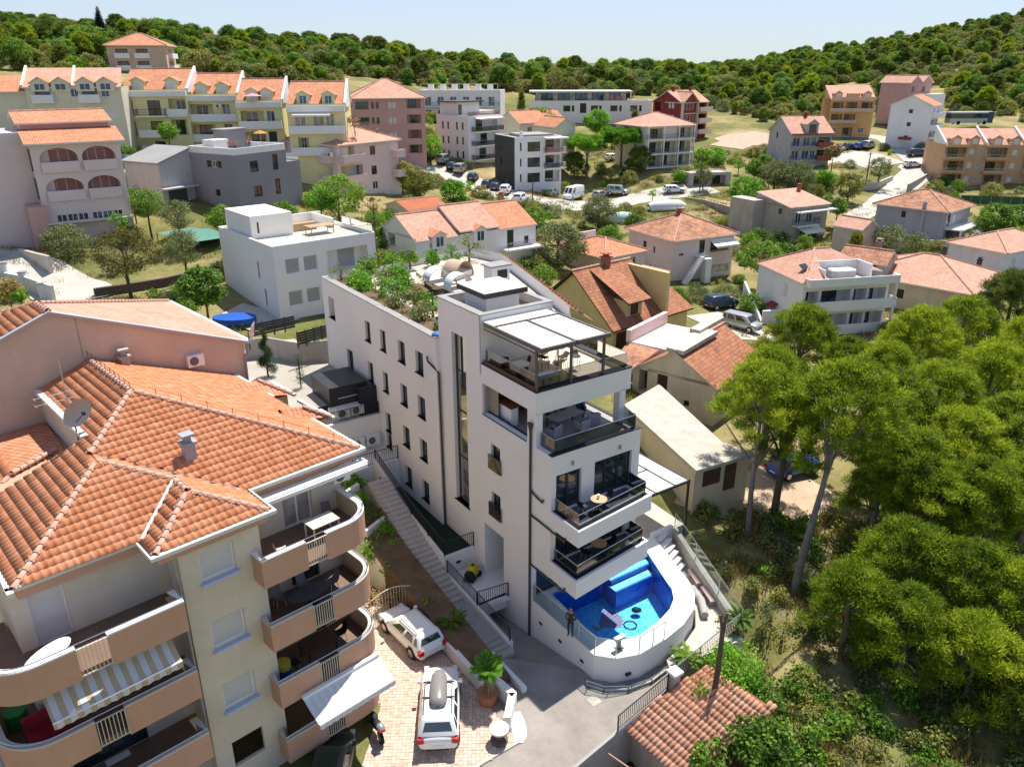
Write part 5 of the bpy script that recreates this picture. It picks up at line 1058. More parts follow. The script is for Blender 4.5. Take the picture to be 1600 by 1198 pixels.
q = House('white_hotel', 'long white hotel with a roof terrace of parasols behind a white frame', (654, 146, 195), 96, 20.5, 10, 9, WHITE, 'hotel')
q.walls(F=[x for i in range(6) for x in ((1.5+i*3.2, -2.9, 1.6, 2.1, 'B'), (1.5+i*3.2, -6, 1.6, 2.1, 'B'))]); q.flat(.7)
for z in (-3.0, -6.1): q.bal('F', .3, 20.2, q.h+z, .9, WHITE, M('blue_grey_rail', (.16, .18, .24), .5), .9)
m = MB(); [m.box(x, -.1, q.h, x+.12, .02, q.h+2.2) for x in (.6, 5.4, 10.2, 15, 19.8)]; m.box(.6, -.12, q.h+2.1, 19.9, .04, q.h+2.22); m.obj('terrace_frame', WHITE2, q.r)
for i in range(6): m = MB(); m.box(2+i*3.0, 2, q.h+.7, 3.3+i*3.0, 3.4, q.h+2.1); m.obj('sun_cabin', WHITE2, q.r)
# dark and white block
q = House('white_dark_block', 'white block with a charcoal side wall and corner windows beside the car park', (805, 218, 149), 66, 10, 10, 9.6, WHITE, 'apartment block')
q.walls(F=rowh([1.0], (-2.2, -5.1, -8.0), .35, 1.5, 'd')+rowh([2.6], (-2.4, -5.3, -8.2), 2.7, 1.8, 'D')+rowh([6.4], (-2.5, -5.4, -8.3), 3.2, 2.2, 'LD')); q.flat(.35, COPING)
m = MB(); m.face([(-.01, 10, -3), (-.01, 0.3, -3), (-.01, .3, q.h+.3), (-.01, 10, q.h+.3)]); m.obj('charcoal_wall', DARKG, q.r); window(q.r, (-.01, 10), (0, -1), (3, q.h-2.6, .5, 1.6, -.02), 'd'); window(q.r, (-.01, 10), (0, -1), (3, q.h-5.5, .5, 1.6, -.02), 'd'); chimney(q.r, 1.8, 1.2, q.h, .9, WHITE2, .5)
for z in (-2.6, -5.5): q.bal('F', 6.2, 10.5, q.h+z, 1.3, WHITE, SMOKE)
q.box(6.0, -1.5, q.h-.1, 10.8, .5, q.h+.15, WHITE, 'canopy'); q.box(3, 3, q.h+.02, 9.6, 9.6, q.h+.5, COPING, 'solar_roof')
# long white modern house
q = House('long_white_house', 'long white house with a glazed upper storey under a thin flat roof', (828, 160, 222), 92, 34.5, 9, 5.6, WHITE)
q.walls(F=rowh([9.5, 17.3, 22.8, 28.4], (-2.5,), 2.0, 1.6, 'D')+rowh([11.9, 19.6, 25.3, 30.9], (-2.5,), .7, 1.6, 'D')+[(14.2, -2.9, 1.8, 2.6, 'k')]); q.flat(.4)
q.box(1.5, 1.2, q.h, 27.5, 8.5, q.h+2.6, DARKM, 'upper_storey')
for i in range(16): m = MB(); m.box(1.7+i*1.6, 1.14, q.h+.15, 3.15+i*1.6, 1.19, q.h+2.5); m.obj('pane', PANEB if i % 3 else PANEW, q.r)
q.box(-.2, -.6, q.h+2.6, 28.8, 9, q.h+3.0, WHITE, 'flat_roof'); q.box(28.2, -.4, q.h, 28.5, .2, q.h+2.6, WHITE, 'roof_post'); q.box(1, 1.0, -2, 34, 1.02, .2, DARKG, 'plinth')
# maroon house
q = House('maroon_house', 'maroon house with cream trim and arched gable window among the trees', (1065, 160, 200), 52, 10.4, 9.6, 10.2, MAROON)
q.walls(F=[(.8, -1.9, .8, 1.4, 'w'), (1.9, -1.9, .8, 1.6, 'w'), (3.0, -1.9, .8, 1.6, 'w'), (4.1, -1.9, .8, 1.4, 'w')]+rowh([.8, 2.0, 3.4, 4.6], (-4.7, -7.4), .8, 1.4, 'w')+rowh([6.6], (-1.9, -4.7, -7.4), 3.0, 1.9, 'L'), L=rowh([2.4, 3.5], (-1.6, -4.5), .8, 1.3, 's')+rowh([6.5], (-2.2,), 2.4, 2.0, 'L'))
q.gable('x', 2.6, TILEP); q.gable('y', 2.2, TILEP, x0=.2, x1=5.8, y0=-.6, y1=5, name='cross_roof'); chimney(q.r, 2, 4.8, q.h+2, 1.2, MAROON, .6); chimney(q.r, 8.6, 4.8, q.h+2, 1.0, MAROON, .6)
TRIM = M('cream_trim', (.66, .58, .48), .8)
for x in (-.06, 5.9, 10.2): q.box(x, -.66 if x < 6 else -.1, -1, x+.3, -.02, q.h+.2, TRIM, 'corner_trim')
for z in (-3.0, -5.6): q.box(0, -.12, q.h+z, 10.4, -.004, q.h+z+.25, TRIM, 'band')
for z in (-2.3, -5.0, -7.8): q.bal('F', 6.2, 11.2, q.h+z, 1.3, TRIM)
# house behind the umbrella pines
q = House('balcony_house', 'cream house with three storeys of shaded balconies under a salmon roof', (1010, 198, 163), 63, 12.4, 11, 8.6, CRM)
q.walls(F=rowh([.5, 8.2], (-2.5,), 3.8, 2.0, 'Lb')+rowh([.5, 4.4, 8.3], (-5.4, -8.2), 3.6, 2.2, 'Lb')+[(5.5, -1.9, 1.6, 1.0, 's')], L=rowh([3], (-2, -5), 1.2, 1.3, 'w')); q.hip(2.4, TILEP, .6)
for z in (-2.6, -5.5, -8.3): q.bal('F', 0, 12.4, q.h+z, .9, WHITE2, M('blue_rail', (.14, .15, .20), .5))
m = MB(); [m.box(x, -.85, 0, x+.25, -.6, q.h) for x in (.1, 4.1, 8.0, 12.1)]; m.obj('pillars', WHITE2, q.r)
# two roofs left of the pines
q = House('low_house', 'low house with bright orange gable roofs half hidden by trees', (812, 192, 172), 60, 12, 9, 5.5, CRM); q.walls(F=rowh([2, 7], (-2.2,), 1.2, 1.3, 'w')); q.gable('x', 2.2, TILE); chimney(q.r, 3, 5, q.h+1, 1.2, MAROON, .6); chimney(q.r, 6, 5, q.h+1, 1.2, MAROON, .6)
q = House('small_house', 'small house with orange roof at the edge of the car park trees', (868, 198, 165), 60, 5, 8, 4.5, CRM); q.walls(); q.gable('y', 1.6, TILE)
# grey gabled house
q = House('gabled_house', 'grey gabled house with salmon roof, red balconies and blue frames', (1237.6, 208, 177), 81, 9.8, 11, 7.6, GREYP)
q.walls(F=[(.5, -2.9, 1.7, 1.9, 'B'), (3.0, -2.9, 1.7, 1.9, 'B'), (5.0, -2.9, 1.2, 1.9, 'B'), (6.6, -3, 2.9, 2.0, 'Lb'), (.5, -5.8, 1.7, 1.9, 'B'), (3.0, -5.8, 1.7, 1.9, 'B'), (5, -5.8, 1.2, 1.9, 'B'), (6.6, -5.8, 2.9, 2.0, 'Lb')], L=[(6.5, -.4-1.2, .8, 1.3, 'd'), (6.2, -4.4, .8, 1.0, 's'), (6.3, -7.0, .7, .9, 's')])
q.gable('x', 3.2, TILEP); q.dormer(3.4, q.h-.3, 2.8, 2.2, 3, GREYP, TILEP, y=-.2, sty='D', rise=.9); chimney(q.r, 5.6, 5.2, q.h+2.5, 1.2, MAROON, .6)
for z, in ((-3.0,), (-5.9,)): q.bal('F', 6.3, 9.9, q.h+z, 1.1, M('brick_red_render', (.33, .10, .06), .85)); q.bal('F', .1, 6.3, q.h+z, .9, GREYP, M('blue_rail', (.1, .1, .1)))
q.box(0, -1.0, q.h-.35, 10, .2, q.h-.15, MAROON, 'eave_band'); ac_unit(q.r, (-.02, 3.0, q.h-4), pi*1.5, 1)
# orange block
q = House('orange_block', 'ochre apartment block with three bays of balconies and two dormers', (1299, 155, 205), 98, 11.0, 10, 9.6, OCHRE, 'apartment block')
q.walls(F=rowh([.5, 4.0, 7.8], (-2.8,), 2.7, 2.0, 'Lb')+rowh([.5, 3.8], (-5.7,), 2.8, 2.0, 'Lb')+[(3.8, -9.3, 2.6, 2.2, 'L'), (1, -8.4, 1.2, 1.2, 'B'), (7.8, -8.4, 1.3, 1.3, 'B')]); add_roof(q.r, [[(-.2, -.4, q.h), (11.2, -.4, q.h), (11.2, 8, q.h+3.2), (-.2, 8, q.h+3.2)]], [], TILEP)
m = MB(); m.face([(0, 8, 0), (0, 0, 0), (0, 0, q.h), (0, 8, q.h+3)]); m.obj('gable', OCHRE, q.r)
for x in (.8, 8.0): q.dormer(x, q.h-.1, 1.9, 1.5, 2.5, OCHRE, TILEP, y=.1, sty='s', rise=.6)
q.box(4, -.2, q.h+.1, 7, 1.5, q.h+1.4, OCHRE, 'roof_loggia')
for z in (-.15, -2.9, -5.8): q.bal('F', .1, 10.9 if z > -5 else 7.0, q.h+z, .9, M('peach_balcony', (.62, .45, .32), .85), None, .7)
# white tower at the crossroads and pink pair behind it
q = House('tower_house', 'tall off-white house with three small windows in its blank gable at the junction', (1458, 165, 187), 38, 9, 9.4, 10.6, WHITE2)
q.walls(L=rowh([4.2], (-1.9, -4.9), .9, .9, 'x')+[(4.4, -8.0, .9, .9, 'x'), (3.2, -10.4, 2.6, 1.6, 's')], F=rowh([1.0, 5], (-2.6, -5.4, -8.2), 3.2, 2.0, 'L')); q.gable('x', 2.2, TILE)
for z in (-2.6, -5.4, -8.2): q.bal('F', .5, 8.6, q.h+z, 1.6)
m = MB(); m.prism([(-.9, 3.4), (0, 3.4), (0, 6.4), (-.9, 6.4)], [2.6, 3.1, 3.1, 2.6], [2.7, 3.2, 3.2, 2.7]); m.obj('porch_roof', MAROON, q.r)
q = House('pink_pair', 'dusty pink house pair with twin gables in front of the wooded slope', (1423, 129, 212), 60, 9.5, 9, 8, PINK); q.walls(F=rowh([1, 5.5], (-2.6, -5.4), 1.3, 1.7, 'w')); q.gable('y', 1.6, TILEP, x0=0, x1=4.6); q.gable('y', 1.6, TILEP, x0=4.9, x1=9.5, name='second_roof'); q.box(4, -3, 0, 12, 0, 5, WHITE, 'white_annex')
# terracotta condominium at the right edge
q = House('condominium', 'orange-beige apartment building with white balustrades and stepped dormers at the right edge', (1478, 226, 167), 98, 24, 12, 10.6, M('apricot_render', (.60, .36, .20), .88, .08), 'apartment building')
BAYS = (0, 8.3, 15.5)
q.walls(F=[w_ for x in (.4, 8.6) for w_ in rowh([x], (-2.6, -5.4, -8.2), 3.9, 2.0, 'Lb')]+rowh([5.0, 13.6], (-2.0, -4.8, -7.6, -10), .95, 1.1, 's')+rowh([6.8], (-2.0, -4.8, -7.6, -10), .95, 1.1, 'g')+rowh([16], (-2.6, -5.4), 5, 2, 'Lb'))
APR = _mc['apricot_render']; BALU = M('balustrade_white', (.7, .66, .6), .7)
for x in (0, 8.2, 16): 
    for z in (-.2, -2.7, -5.5, -8.3): q.bal('F', x, x+4.5, q.h+z, 1.1, APR, BALU, .75); q.box(x, -1.12, q.h+z-.25, x+4.5, -1.0, q.h+z+.3, APR, 'balcony_front')
for x0 in (0, 8.2, 16): 
    add_roof(q.r, [[(x0+.2, .8, q.h), (x0+8, .8, q.h), (x0+8, 7, q.h+2.9), (x0+.2, 7, q.h+2.9)]], [], TILEP); m = MB(); m.prism([(x0-.1, .3), (x0+.25, .3), (x0+.25, 7.2), (x0-.1, 7.2)], [q.h]*4, [q.h+.5, q.h+.5, q.h+3.4, q.h+3.4]); m.obj('fire_wall', WHITE2, q.r)
    q.dormer(x0+1.2, q.h-.1, 1.9, 1.4, 2.4, APR, TILEP, y=.3, sty='s', rise=.6); q.dormer(x0+5, q.h-.1, 1.7, 1.4, 2.4, APR, TILEP, y=.3, sty='s', rise=.6)
# houses of the middle distance
q = House('weathered_house', 'weathered beige house with blue window shades, small balconies and a salmon roof', (1235, 324, 127), 62, 8.8, 7.5, 6.9, OLDW)
q.walls(F=[(1.5, -2.9, 1.3, 2.0, 'B'), (4.0, -2.9, 1.3, 2.0, 'B'), (6.4, -2.9, 1.0, 1.9, 'c'), (3, -5.8, 4, 2.0, 'LD')], L=[(1.6, -1.4, .8, .9, 'd')]); add_roof(q.r, [[(-.3, -.4, q.h), (9.1, -.4, q.h), (9.1, 7.5, q.h+1.6), (-.3, 7.5, q.h+1.6)]], [], TILEP)
m = MB(); m.face([(0, 7.5, q.h-.1), (0, 0, q.h-.1), (0, 7.5, q.h+1.5)]); m.obj('gable', OLDW, q.r); q.box(-2.6, 5.5, -3, -.02, 11, q.h+.5, OLDW, 'rear_wing'); chimney(q.r, 8, 6, q.h+.8, 1.3, M('brick_red', (.35, .12, .07), .9), .5)
q.bal('F', .9, 9.6, q.h-.75, 1.4, WHITE2, DARKM, .8); q.bal('F', .8, 6.0, q.h-3.0, 1.2, WHITE2, M('navy_rail', (.04, .05, .10), .5)); awning(q.r, 2.2, 7.0, -.1, -1.8, q.h-3.6, q.h-4.1, FAB, 'canopy'); m = MB(); m.tube([(-.05, -.05, q.h-.1), (-.05, -.05, 0)], .05, 5); m.obj('downpipe', COPING, q.r)
q = House('lilac_house', 'lilac-grey house with weathered hipped roof and a covered veranda on its right', (1480.5, 331, 122), 48, 9.8, 11.0, 5.6, LILAC)
q.walls(L=[(6.2, -1.7, .7, 1.0, 'x')], F=[(.6, -2.4, 1.2, 2.0, 'd'), (3, -2.2, 1.2, 1.3, 's'), (1, -5.3, 3.5, 2.1, 'LD')]); q.hip(2.3, TILEO, .6); q.bal('F', .2, 9.4, q.h-2.6, 2.6, WHITE2, BALU, .8); m = MB(); m.box(-.35, 3.2, 0, -.02, 3.7, q.h+1.2); m.obj('chimney', LILAC, q.r); awning(q.r, 4.5, 9, -2.2, -4.4, q.h-3.0, q.h-3.7, FAB, 'canopy')
m = MB(); [m.box(x, -2.5, 0, x+.25, -2.25, 3) for x in (.3, 4.6, 9.0)]; m.obj('pillars', WHITE2, q.r)
q = House('outbuilding', 'small grey stone outbuilding with a fresh salmon gable roof', (1347, 358, 112), 55, 4.0, 4.5, 2.6, OLDW); q.walls(); q.gable('y', 1.1, TILEP, .25)
q = House('old_cottage', 'old roofed cottage with a stone chimney and broken weathered tiles', (1383, 412, 98), 40, 4.5, 5.5, 2.0, OLDW); q.walls(L=[(1, -1.2, 2, 1.2, 'k')]); q.gable('y', 1.2, TILEO, .3); chimney(q.r, 4.2, 2.2, q.h+.5, 1.3, M('stone_chimney', (.35, .27, .22), .95, .3), .6)
q = House('pink_house', 'pale pink house with weathered hip roof and an outside white staircase', (1054, 376, 105), 62, 10.6, 10.2, 6.6, PINKW)
q.walls(L=[(6.0, -2.1, .75, .9, 'd'), (4.0, -2.5, .4, .9, 'd'), (6.2, -5.1, .7, .6, 'd'), (1.2, -5.8, .3, 1.0, 'd')], F=[(.9, -2.2, .8, .35, 'd'), (4.4, -2.2, 1.0, 1.8, 'd'), (6.4, -2.3, 3.4, 1.6, 'LD'), (5.6, -5.4, 4.6, 1.3, 'c')])
q.hip(2.4, TILEO, .55); awning(q.r, 6.2, 10.4, -.1, -1.5, q.h-.6, q.h-1.2, FAB); chimney(q.r, 5, 5.5, q.h+1.2, 1.5, M('brick_red', (.35, .12, .07), .9), .6); ac_unit(q.r, (-.02, 4.6, q.h-4.6), pi*1.5, 1); q.box(3.6, -.8, q.h-2.5, 5.4, 0, q.h-2.3, WHITE2, 'landing')
for i in range(14): m = MB(); m.box(0, -1.1, 0, .32, -.05, .28); link('stair_step', _wm.setdefault('st2', m.mesh('stair_step', WHITE2)), q.r, (3.6+.0-i*.22+.0, -.75, q.h-2.6-i*.28))
railing([(3.9, -1.8, q.h-2.3), (.7, -1.8, q.h-6.3)], .9, WHITE2, .2, q.r); q.box(4.2, -1.9, 0, 5.2, -1.0, q.h-2.6, WHITE2, 'stair_pier')
q = House('annex_house', 'low annex with reddish tiled roof and white verandah left of the pink house', (945, 403, 100), 52, 7.5, 9, 2.8, PINKW); q.walls(F=rowh([.8, 2.6, 4.6], (-2.3,), 1.2, 1.7, 'w')); q.hip(1.5, TILE, .4); q.box(0, 9, 0, 7, 9.2, 4.2, WHITE2, 'rear_wall')
q = House('balcony_villa', 'white house with long balconies, salmon hip roof and sunken roof terrace with hot tub', (1256.8, 442.7, 90), 78, 11.2, 10.4, 6.8, WHITE2)
q.walls(L=[(3.2, -2.6, 1.0, 1.6, 's'), (5.4, -5.8, .6, 1.5, 'w')], F=[(.4, -2.95, 1.6, 1.9, 'LD', 1.4), (2.4, -2.95, 3.8, 1.9, 'LD', 1.4), (6.6, -2.95, 1.7, 1.9, 'LB', 1.4), (8.6, -2.95, 2.3, 1.9, 'LD', 1.4), (.4, -5.85, 1.6, 1.9, 'LD', 1.4), (2.4, -5.85, 3.8, 1.9, 'LD', 1.4), (6.6, -5.85, 1.7, 1.9, 'LD', 1.4), (8.6, -5.85, 2.3, 1.9, 'LD', 1.4)])
oo = .3; hW, hD = 11.2, 10.4; pk = (4.2, 5.4, q.h+2.7); pk2 = (6.2, 5.4, q.h+2.7)
add_roof(q.r, [[(-oo, hD+oo, q.h), (-oo, -oo, q.h), pk], [(-oo, -oo, q.h), (3.0, -oo, q.h), (3.4, 3.0, q.h+1.6), (4.2, 5.4, q.h+2.7)], [(9.0, 1.6, q.h+.9), (hW, 1.6, q.h+.5), (hW+oo, hD+oo, q.h), pk2, pk, (3.4, 3.0, q.h+1.6), (8.3, 3.4, q.h+1.75)]], [((-oo, -oo, q.h), pk), ((-oo, hD+oo, q.h), pk), (pk, pk2), ((hW+oo, hD+oo, q.h), pk2)], TILE if False else TILEP)
m = MB(); m.box(3.0, -.2, q.h-.02, 8.9, 3.0, q.h+.02); m.obj('roof_terrace', STONE, q.r); q.box(3.0, 3.0, q.h, 8.6, 3.15, q.h+1.7, WHITE, 'terrace_wall'); q.box(2.85, .6, q.h, 3.0, 3.1, q.h+1.2, WHITE, 'terrace_wall'); q.box(8.6, .3, q.h, 8.8, 3.2, q.h+1.7, WHITE, 'terrace_wall')
m = MB(); m.prism([(4.6, .8), (7.0, .8), (7.4, 1.2), (7.4, 2.2), (7.0, 2.6), (4.6, 2.6), (4.2, 2.2), (4.2, 1.2)], q.h, q.h+.8); hb = m.obj('hot_tub', M('hot_tub_grey', (.42, .40, .40), .6), q.r); m = MB(); m.prism([(4.6, .9), (7.0, .9), (7.3, 1.2), (7.3, 2.2), (7.0, 2.5), (4.6, 2.5), (4.3, 2.2), (4.3, 1.2)], q.h+.8, q.h+.95); m.obj('tub_cover', WHITE2, hb)
for z in (0.0, -2.95, -5.85): q.bal('F', 0 if z < -.5 else .0, 11.6, q.h+z-.1, 1.2, WHITE2, None, 1.0 if z < -1 else .75)
m = MB(); [m.box(11.2, -1.2, z, 11.45, -.95, z+2) for z in (q.h-2.2, q.h-5)]; m.obj('balcony_posts', WHITE2, q.r); sk_ = MB(); sk_.box(0, 0, 0, .8, 1.1, .08); o = sk_.obj('skylight', PANE, q.r); o.location = (.9, 1.9, q.h+.95); o.rotation_euler = (radians(26), radians(-10), 0)
m = MB(); m.prism([(-2.6, 3.6), (-.02, 3.6), (-.02, 3.9), (-2.6, 3.9)], -3, [2.6, 2.6, 2.6, 2.6]); m.prism([(-2.4, 3.9), (-2.1, 3.9), (-2.1, 9.5), (-2.4, 9.5)], -3, [.8, .8, q.h-2, q.h-2]); m.obj('stair_wall', WHITE2, q.r); m = MB(); m.prism([(-.9, 4.8), (0, 4.8), (0, 6.4), (-.9, 6.4)], [2.5, 2.9, 2.9, 2.5], [2.62, 3.02, 3.02, 2.62]); m.obj('porch_roof', MAROON, q.r)
q = House('cream_house', 'cream house with wide salmon hip roof behind the pines', (1518, 459, 93), 47, 12.5, 14.5, 5.5, CREAM); q.walls(L=[(7.6, -2.2, 1.0, 1.2, 'x'), (7.9, -5.0, 1.2, .5, 'x')], F=rowh([3, 8], (-2.2,), 1.2, 1.3, 'x')); q.hip(2.6, TILEP, .5); chimney(q.r, 9.5, 7, q.h+1.6, 1.2, DARKG, .5); chimney(q.r, 11, 3, q.h+.8, 1.0, DARKG, .5)
q = House('edge_house', 'white-blue house with salmon roof cut by the right edge', (1573, 395, 104), 60, 12, 8, 5.2, M('ice_white_render', (.66, .68, .72), .85)); q.walls(F=rowh([1.6, 5], (-2.1,), .9, 1.2, 's')); q.hip(1.8, TILEP, .4)
# terraced roofs with pinkish tiles behind the white cube
q = House('row_house', 'row of low white houses with stepped pinkish roofs and small hipped dormers', (650, 376, 88), 54, 17, 9.0, 4.6, WHITE2, 'row houses')
q.walls(F=rowh([1.8, 7.6], (-2.0,), 1.0, 1.5, 'B')+[(12.6, -2.4, 1.0, 2.1, 'b'), (15.2, -2.2, .7, .9, 'd')], L=[(5.0, -1.6, 1.8, 1.8, 'L')])
for i, (x0, x1, dz) in enumerate(((0, 5.7, 0), (5.9, 11.3, .45), (11.5, 17, .1))): q.gable('x', 2.3, TILEP if i < 2 else TILE, .15, x0=x0, x1=x1, z=q.h+dz, wall_=True, name='roof')
for x in (2.0, 7.6): q.dormer(x, q.h-1.2, 1.8, 1.5, 3.2, WHITE2, TILE, y=-.35, sty='B', rise=.5)
q.box(11.6, -1.6, q.h-2.6, 17, 0, q.h-2.4, WHITE2, 'balcony_slab'); railing([(11.7, -1.55, q.h-2.4), (16.9, -1.55, q.h-2.4)], .9, M('rust_rail', (.30, .12, .08), .7), .2, q.r); chimney(q.r, 15.5, 5.4, q.h+1.8, 1.2, M('tan_brick', (.40, .24, .12), .9), .6)
q = House('rust_roof_house', 'small house with rust red flat roof behind the row houses', (640, 328, 108), 54, 6, 7, 3, CRM); q.walls(); q.gable('x', .9, M('rust_roof', (.42, .13, .06), .9, .15), .3)
# yellow house with dark dormers
q = House('yellow_house', 'yellow house with brown tile roof, big tiled dormer and glazed stair window', (957.8, 513, 73), 50, 7.4, 10.5, 5.4, M('yellow_render', (.62, .50, .22), .88, .1), 'house')
YM = _mc['yellow_render']; q.walls(F=[(.5, -2.6, 1.6, 2.0, 'x'), (2.9, -2.6, 2.2, 2.2, 'L'), (5.2, -4.4, 1.9, 4.0, 't')]); q.gable('x', 4.3, TILEB, .45, fascia=BROWN); q.bal('F', .4, 4.8, q.h-2.7, .7, YM, BROWN, .8)
m = MB(); m.box(2.2, .4, q.h+.4, 4.4, 4.0, q.h+2.05); o = m.obj('dormer', YM, q.r); add_roof(o, [[(1.7, -.3, q.h+2.1), (4.9, -.3, q.h+2.1), (4.9, 5.0, q.h+4.4), (1.7, 5.0, q.h+4.4)]], [], TILEB, fascia=BROWN, name='dormer_roof'); window(q.r, (0, .4), (1, 0), (2.8, q.h+.65, 1.0, 1.25, -.01), 'x')
q.box(7.0, -.4, q.h-.2, 7.4, 5.2, q.h+4.2, YM, 'fire_wall'); chimney(q.r, 4.2, 5.2, q.h+3.6, 1.6, M('brick_red', (.35, .12, .07), .9), .7)
q.box(7.42, .6, -3, 11.8, 10, q.h-.4, YM, 'rear_wing'); pl, hp = gable_planes(7.3, .2, 12.3, 10.4, q.h-.4, 2.6, 'x'); add_roof(q.r, pl, hp, TILEB, BROWN, name='rear_roof'); m = MB(); m.face([(11.81, .6, q.h-.5), (11.81, 10, q.h-.5), (11.81, 5.3, q.h+2)]); m.obj('gable', YM, q.r); q.box(8.2, 3.2, q.h+.5, 11.2, 6.2, q.h+2.9, YM, 'roof_box'); m = MB(); m.box(7.9, 2.9, q.h+2.9, 11.6, 6.6, q.h+3.05); m.obj('roof_box_top', TILEP, q.r)
# cream gable house in front of it
q = House('gable_cottage', 'cream house with bare gable, arched porch opening and brown tile roof beside the hotel', (1119, 605, 63), 38, 9.2, 7.6, 3.6, M('warm_cream_render', (.62, .53, .42), .9, .1, .4, .3, 40, streak=.2))
WC = _mc['warm_cream_render']; q.walls(L=[(4.3, -1.4, .95, 1.5, 'x'), (2.2, -2.3, .5, .5, 'k'), (6.2, -2.0, .8, 2.2, 'L', .9)]); q.gable('x', 2.3, TILEB, .2, fascia=STONE); q.box(-.1, 3.0, q.h+2.1, 6.5, 4.6, q.h+2.45, STONE, 'coping'); m = MB(); m.prism([(2.6, 4.6), (9.4, 4.6), (9.4, 9.6), (2.6, 9.6)], 0, q.h+1.2); m.obj('rear_wing', PINKW, q.r); q.box(2.4, 9.4, q.h+1.2, 9.5, 9.8, q.h+2.3, PINKW, 'parapet_wall'); q.box(5, 4, q.h+2.3, 10, 5, q.h+2.7, STONE, 'coping')
add_roof(q.r, [[(-1.5, 9.2, q.h+.1), (-1.5, 7.3, q.h+.1), (2.2, 6.4, q.h+1.2), (2.4, 9.6, q.h+1.2)]], [], TILEO, name='side_roof')
# low stone-tiled porch house right of the hotel
t = thing('porch_house', 'low cream outbuilding with pale paved roof, brown shutters and door beside the hotel', 'outbuilding', (0, 0, 0)); m = MB()
zr = 4.9; P = [at(*p, zr) for p in ((985, 655), (1048, 617), (1150, 690), (1208, 705), (1163, 722), (1087, 733))]
FLR = M('paved_roof', (.47, .42, .36), .9, .15, 1, .2); c = sum(P, Vector())/6
PR = [at(*p, zr) for p in ((975, 632), (1030, 600), (1128, 690), (1180, 708), (1088, 735))]
m.prism([(p.x, p.y) for p in PR][::-1], zr-.25, zr); m.obj('paved_roof', FLR, t)
def inset(pts, k): c = sum(pts, Vector())/len(pts); return [c+(p-c)*k for p in pts]
m = MB(); m.prism([(p.x, p.y) for p in inset(PR, .93)][::-1], 0, zr-.25); m.obj('wall', CREAM, t)
a_, b_ = inset(PR, .93)[4], inset(PR, .93)[3]; U_ = (b_-a_).normalized(); nrm = Vector((U_.y, -U_.x, 0))
for s0, w_, h_, nm in ((.7, 1.5, 1.2, 'window_shutter'), (2.6, 1.0, 2.0, 'door')):
    p = a_+U_*s0+nrm*.03; o = MB(); o.box(0, -.03, 0, w_, .0, h_); o.obj(nm, BROWN, t).matrix_local = Matrix.Translation((p.x, p.y, zr-.45-h_)) @ Matrix.Rotation(atan2(U_.y, U_.x), 4, 'Z')
for i in range(14):
    for j in range(6):
        pass

# ------------------------------------------------------------ trees and shrubs
_pt = {}
def proto(kind, R, far, var):
    """trunk and crown meshes for one sort of tree of crown radius about R (metres)"""
    key = (kind, round(R*2)/2, far, var)
    if key in _pt: return _pt[key]
    random.seed(hash((kind, int(R*2), far, var, 3)) % 9999 if False else (len(kind)*131+ord(kind[0])*17+int(R*20)+var*7+far*3)); ls = 1.9 if far == 2 else 1.25 if far else 1
    R_ = max(.5, round(R*2)/2)
    if kind in ('pine', 'pined'):
        h0, h1 = -R_*.75, R_*.85; cl = crown_clumps(h0, h1, R_, int(34+R_*R_*9), 'dome', (.38, .72))
        me = needle_tris('crown', cl, 900/ls**1.4, .26*ls, .055*ls, PINE if kind == 'pine' else PINED, .1)
    elif kind == 'umbrella':
        cl = crown_clumps(-R_*.25, R_*.55, R_, int(50+R_*R_*5), 'flat', (.6, 1.0)); me = needle_tris('crown', cl, 520, .45, .11, LEAFB, .1)
    elif kind == 'conifer':
        cl = crown_clumps(-R_*1.6, R_*1.8, R_*.8, 60, 'cone', (.35, .7)); me = needle_tris('crown', cl, 420/ls, .4*ls, .07*ls, PINED, .2)
    elif kind == 'cypress':
        cl = [((random.uniform(-.2, .2), random.uniform(-.2, .2), -R_*3+i*R_*.25), (R_*.75*sin(min(pi*.97, .35+2.7*i/26)), R_*.75*sin(min(pi*.97, .35+2.7*i/26)), R_*.5)) for i in range(26)]; me = needle_tris('crown', cl, 260, .5, .12, M('cypress_green', (.022, .034, .022), .9, .3), .3)
    else:
        mt, sz, up = dict(broad=(LEAF, .17, .3), bright=(LEAFB, .17, .35), olive=(OLIVE, .13, .2), scrub=(SCRUB, .16, .3), dry=(DRYL, .15, .3), fig=(LEAF, .24, .45), brown=(leaf_mat('bronze_leaves', (.06, .05, .015), (.14, .13, .03), (.26, .24, .06)), .13, .2))[kind]
        if R_ > 1.2: cl = crown_clumps(-R_*.7, R_*.75, R_, int(34+R_*R_*11), 'round', (.42, .75) if R_ < 3 else (.6, 1.0))
        else: cl = crown_clumps(-R_*.75, R_*.6, R_*.9, 16, 'round', (.28, .5))
        me = leaf_quads('crown', cl, 240/ls**1.3 if R_ > 1.2 else 280/ls**1.35, sz*ls, mt, .35, .6, up)
    random.seed(77+var); _pt[key] = (me, cl); return _pt[key]
_tk = {}
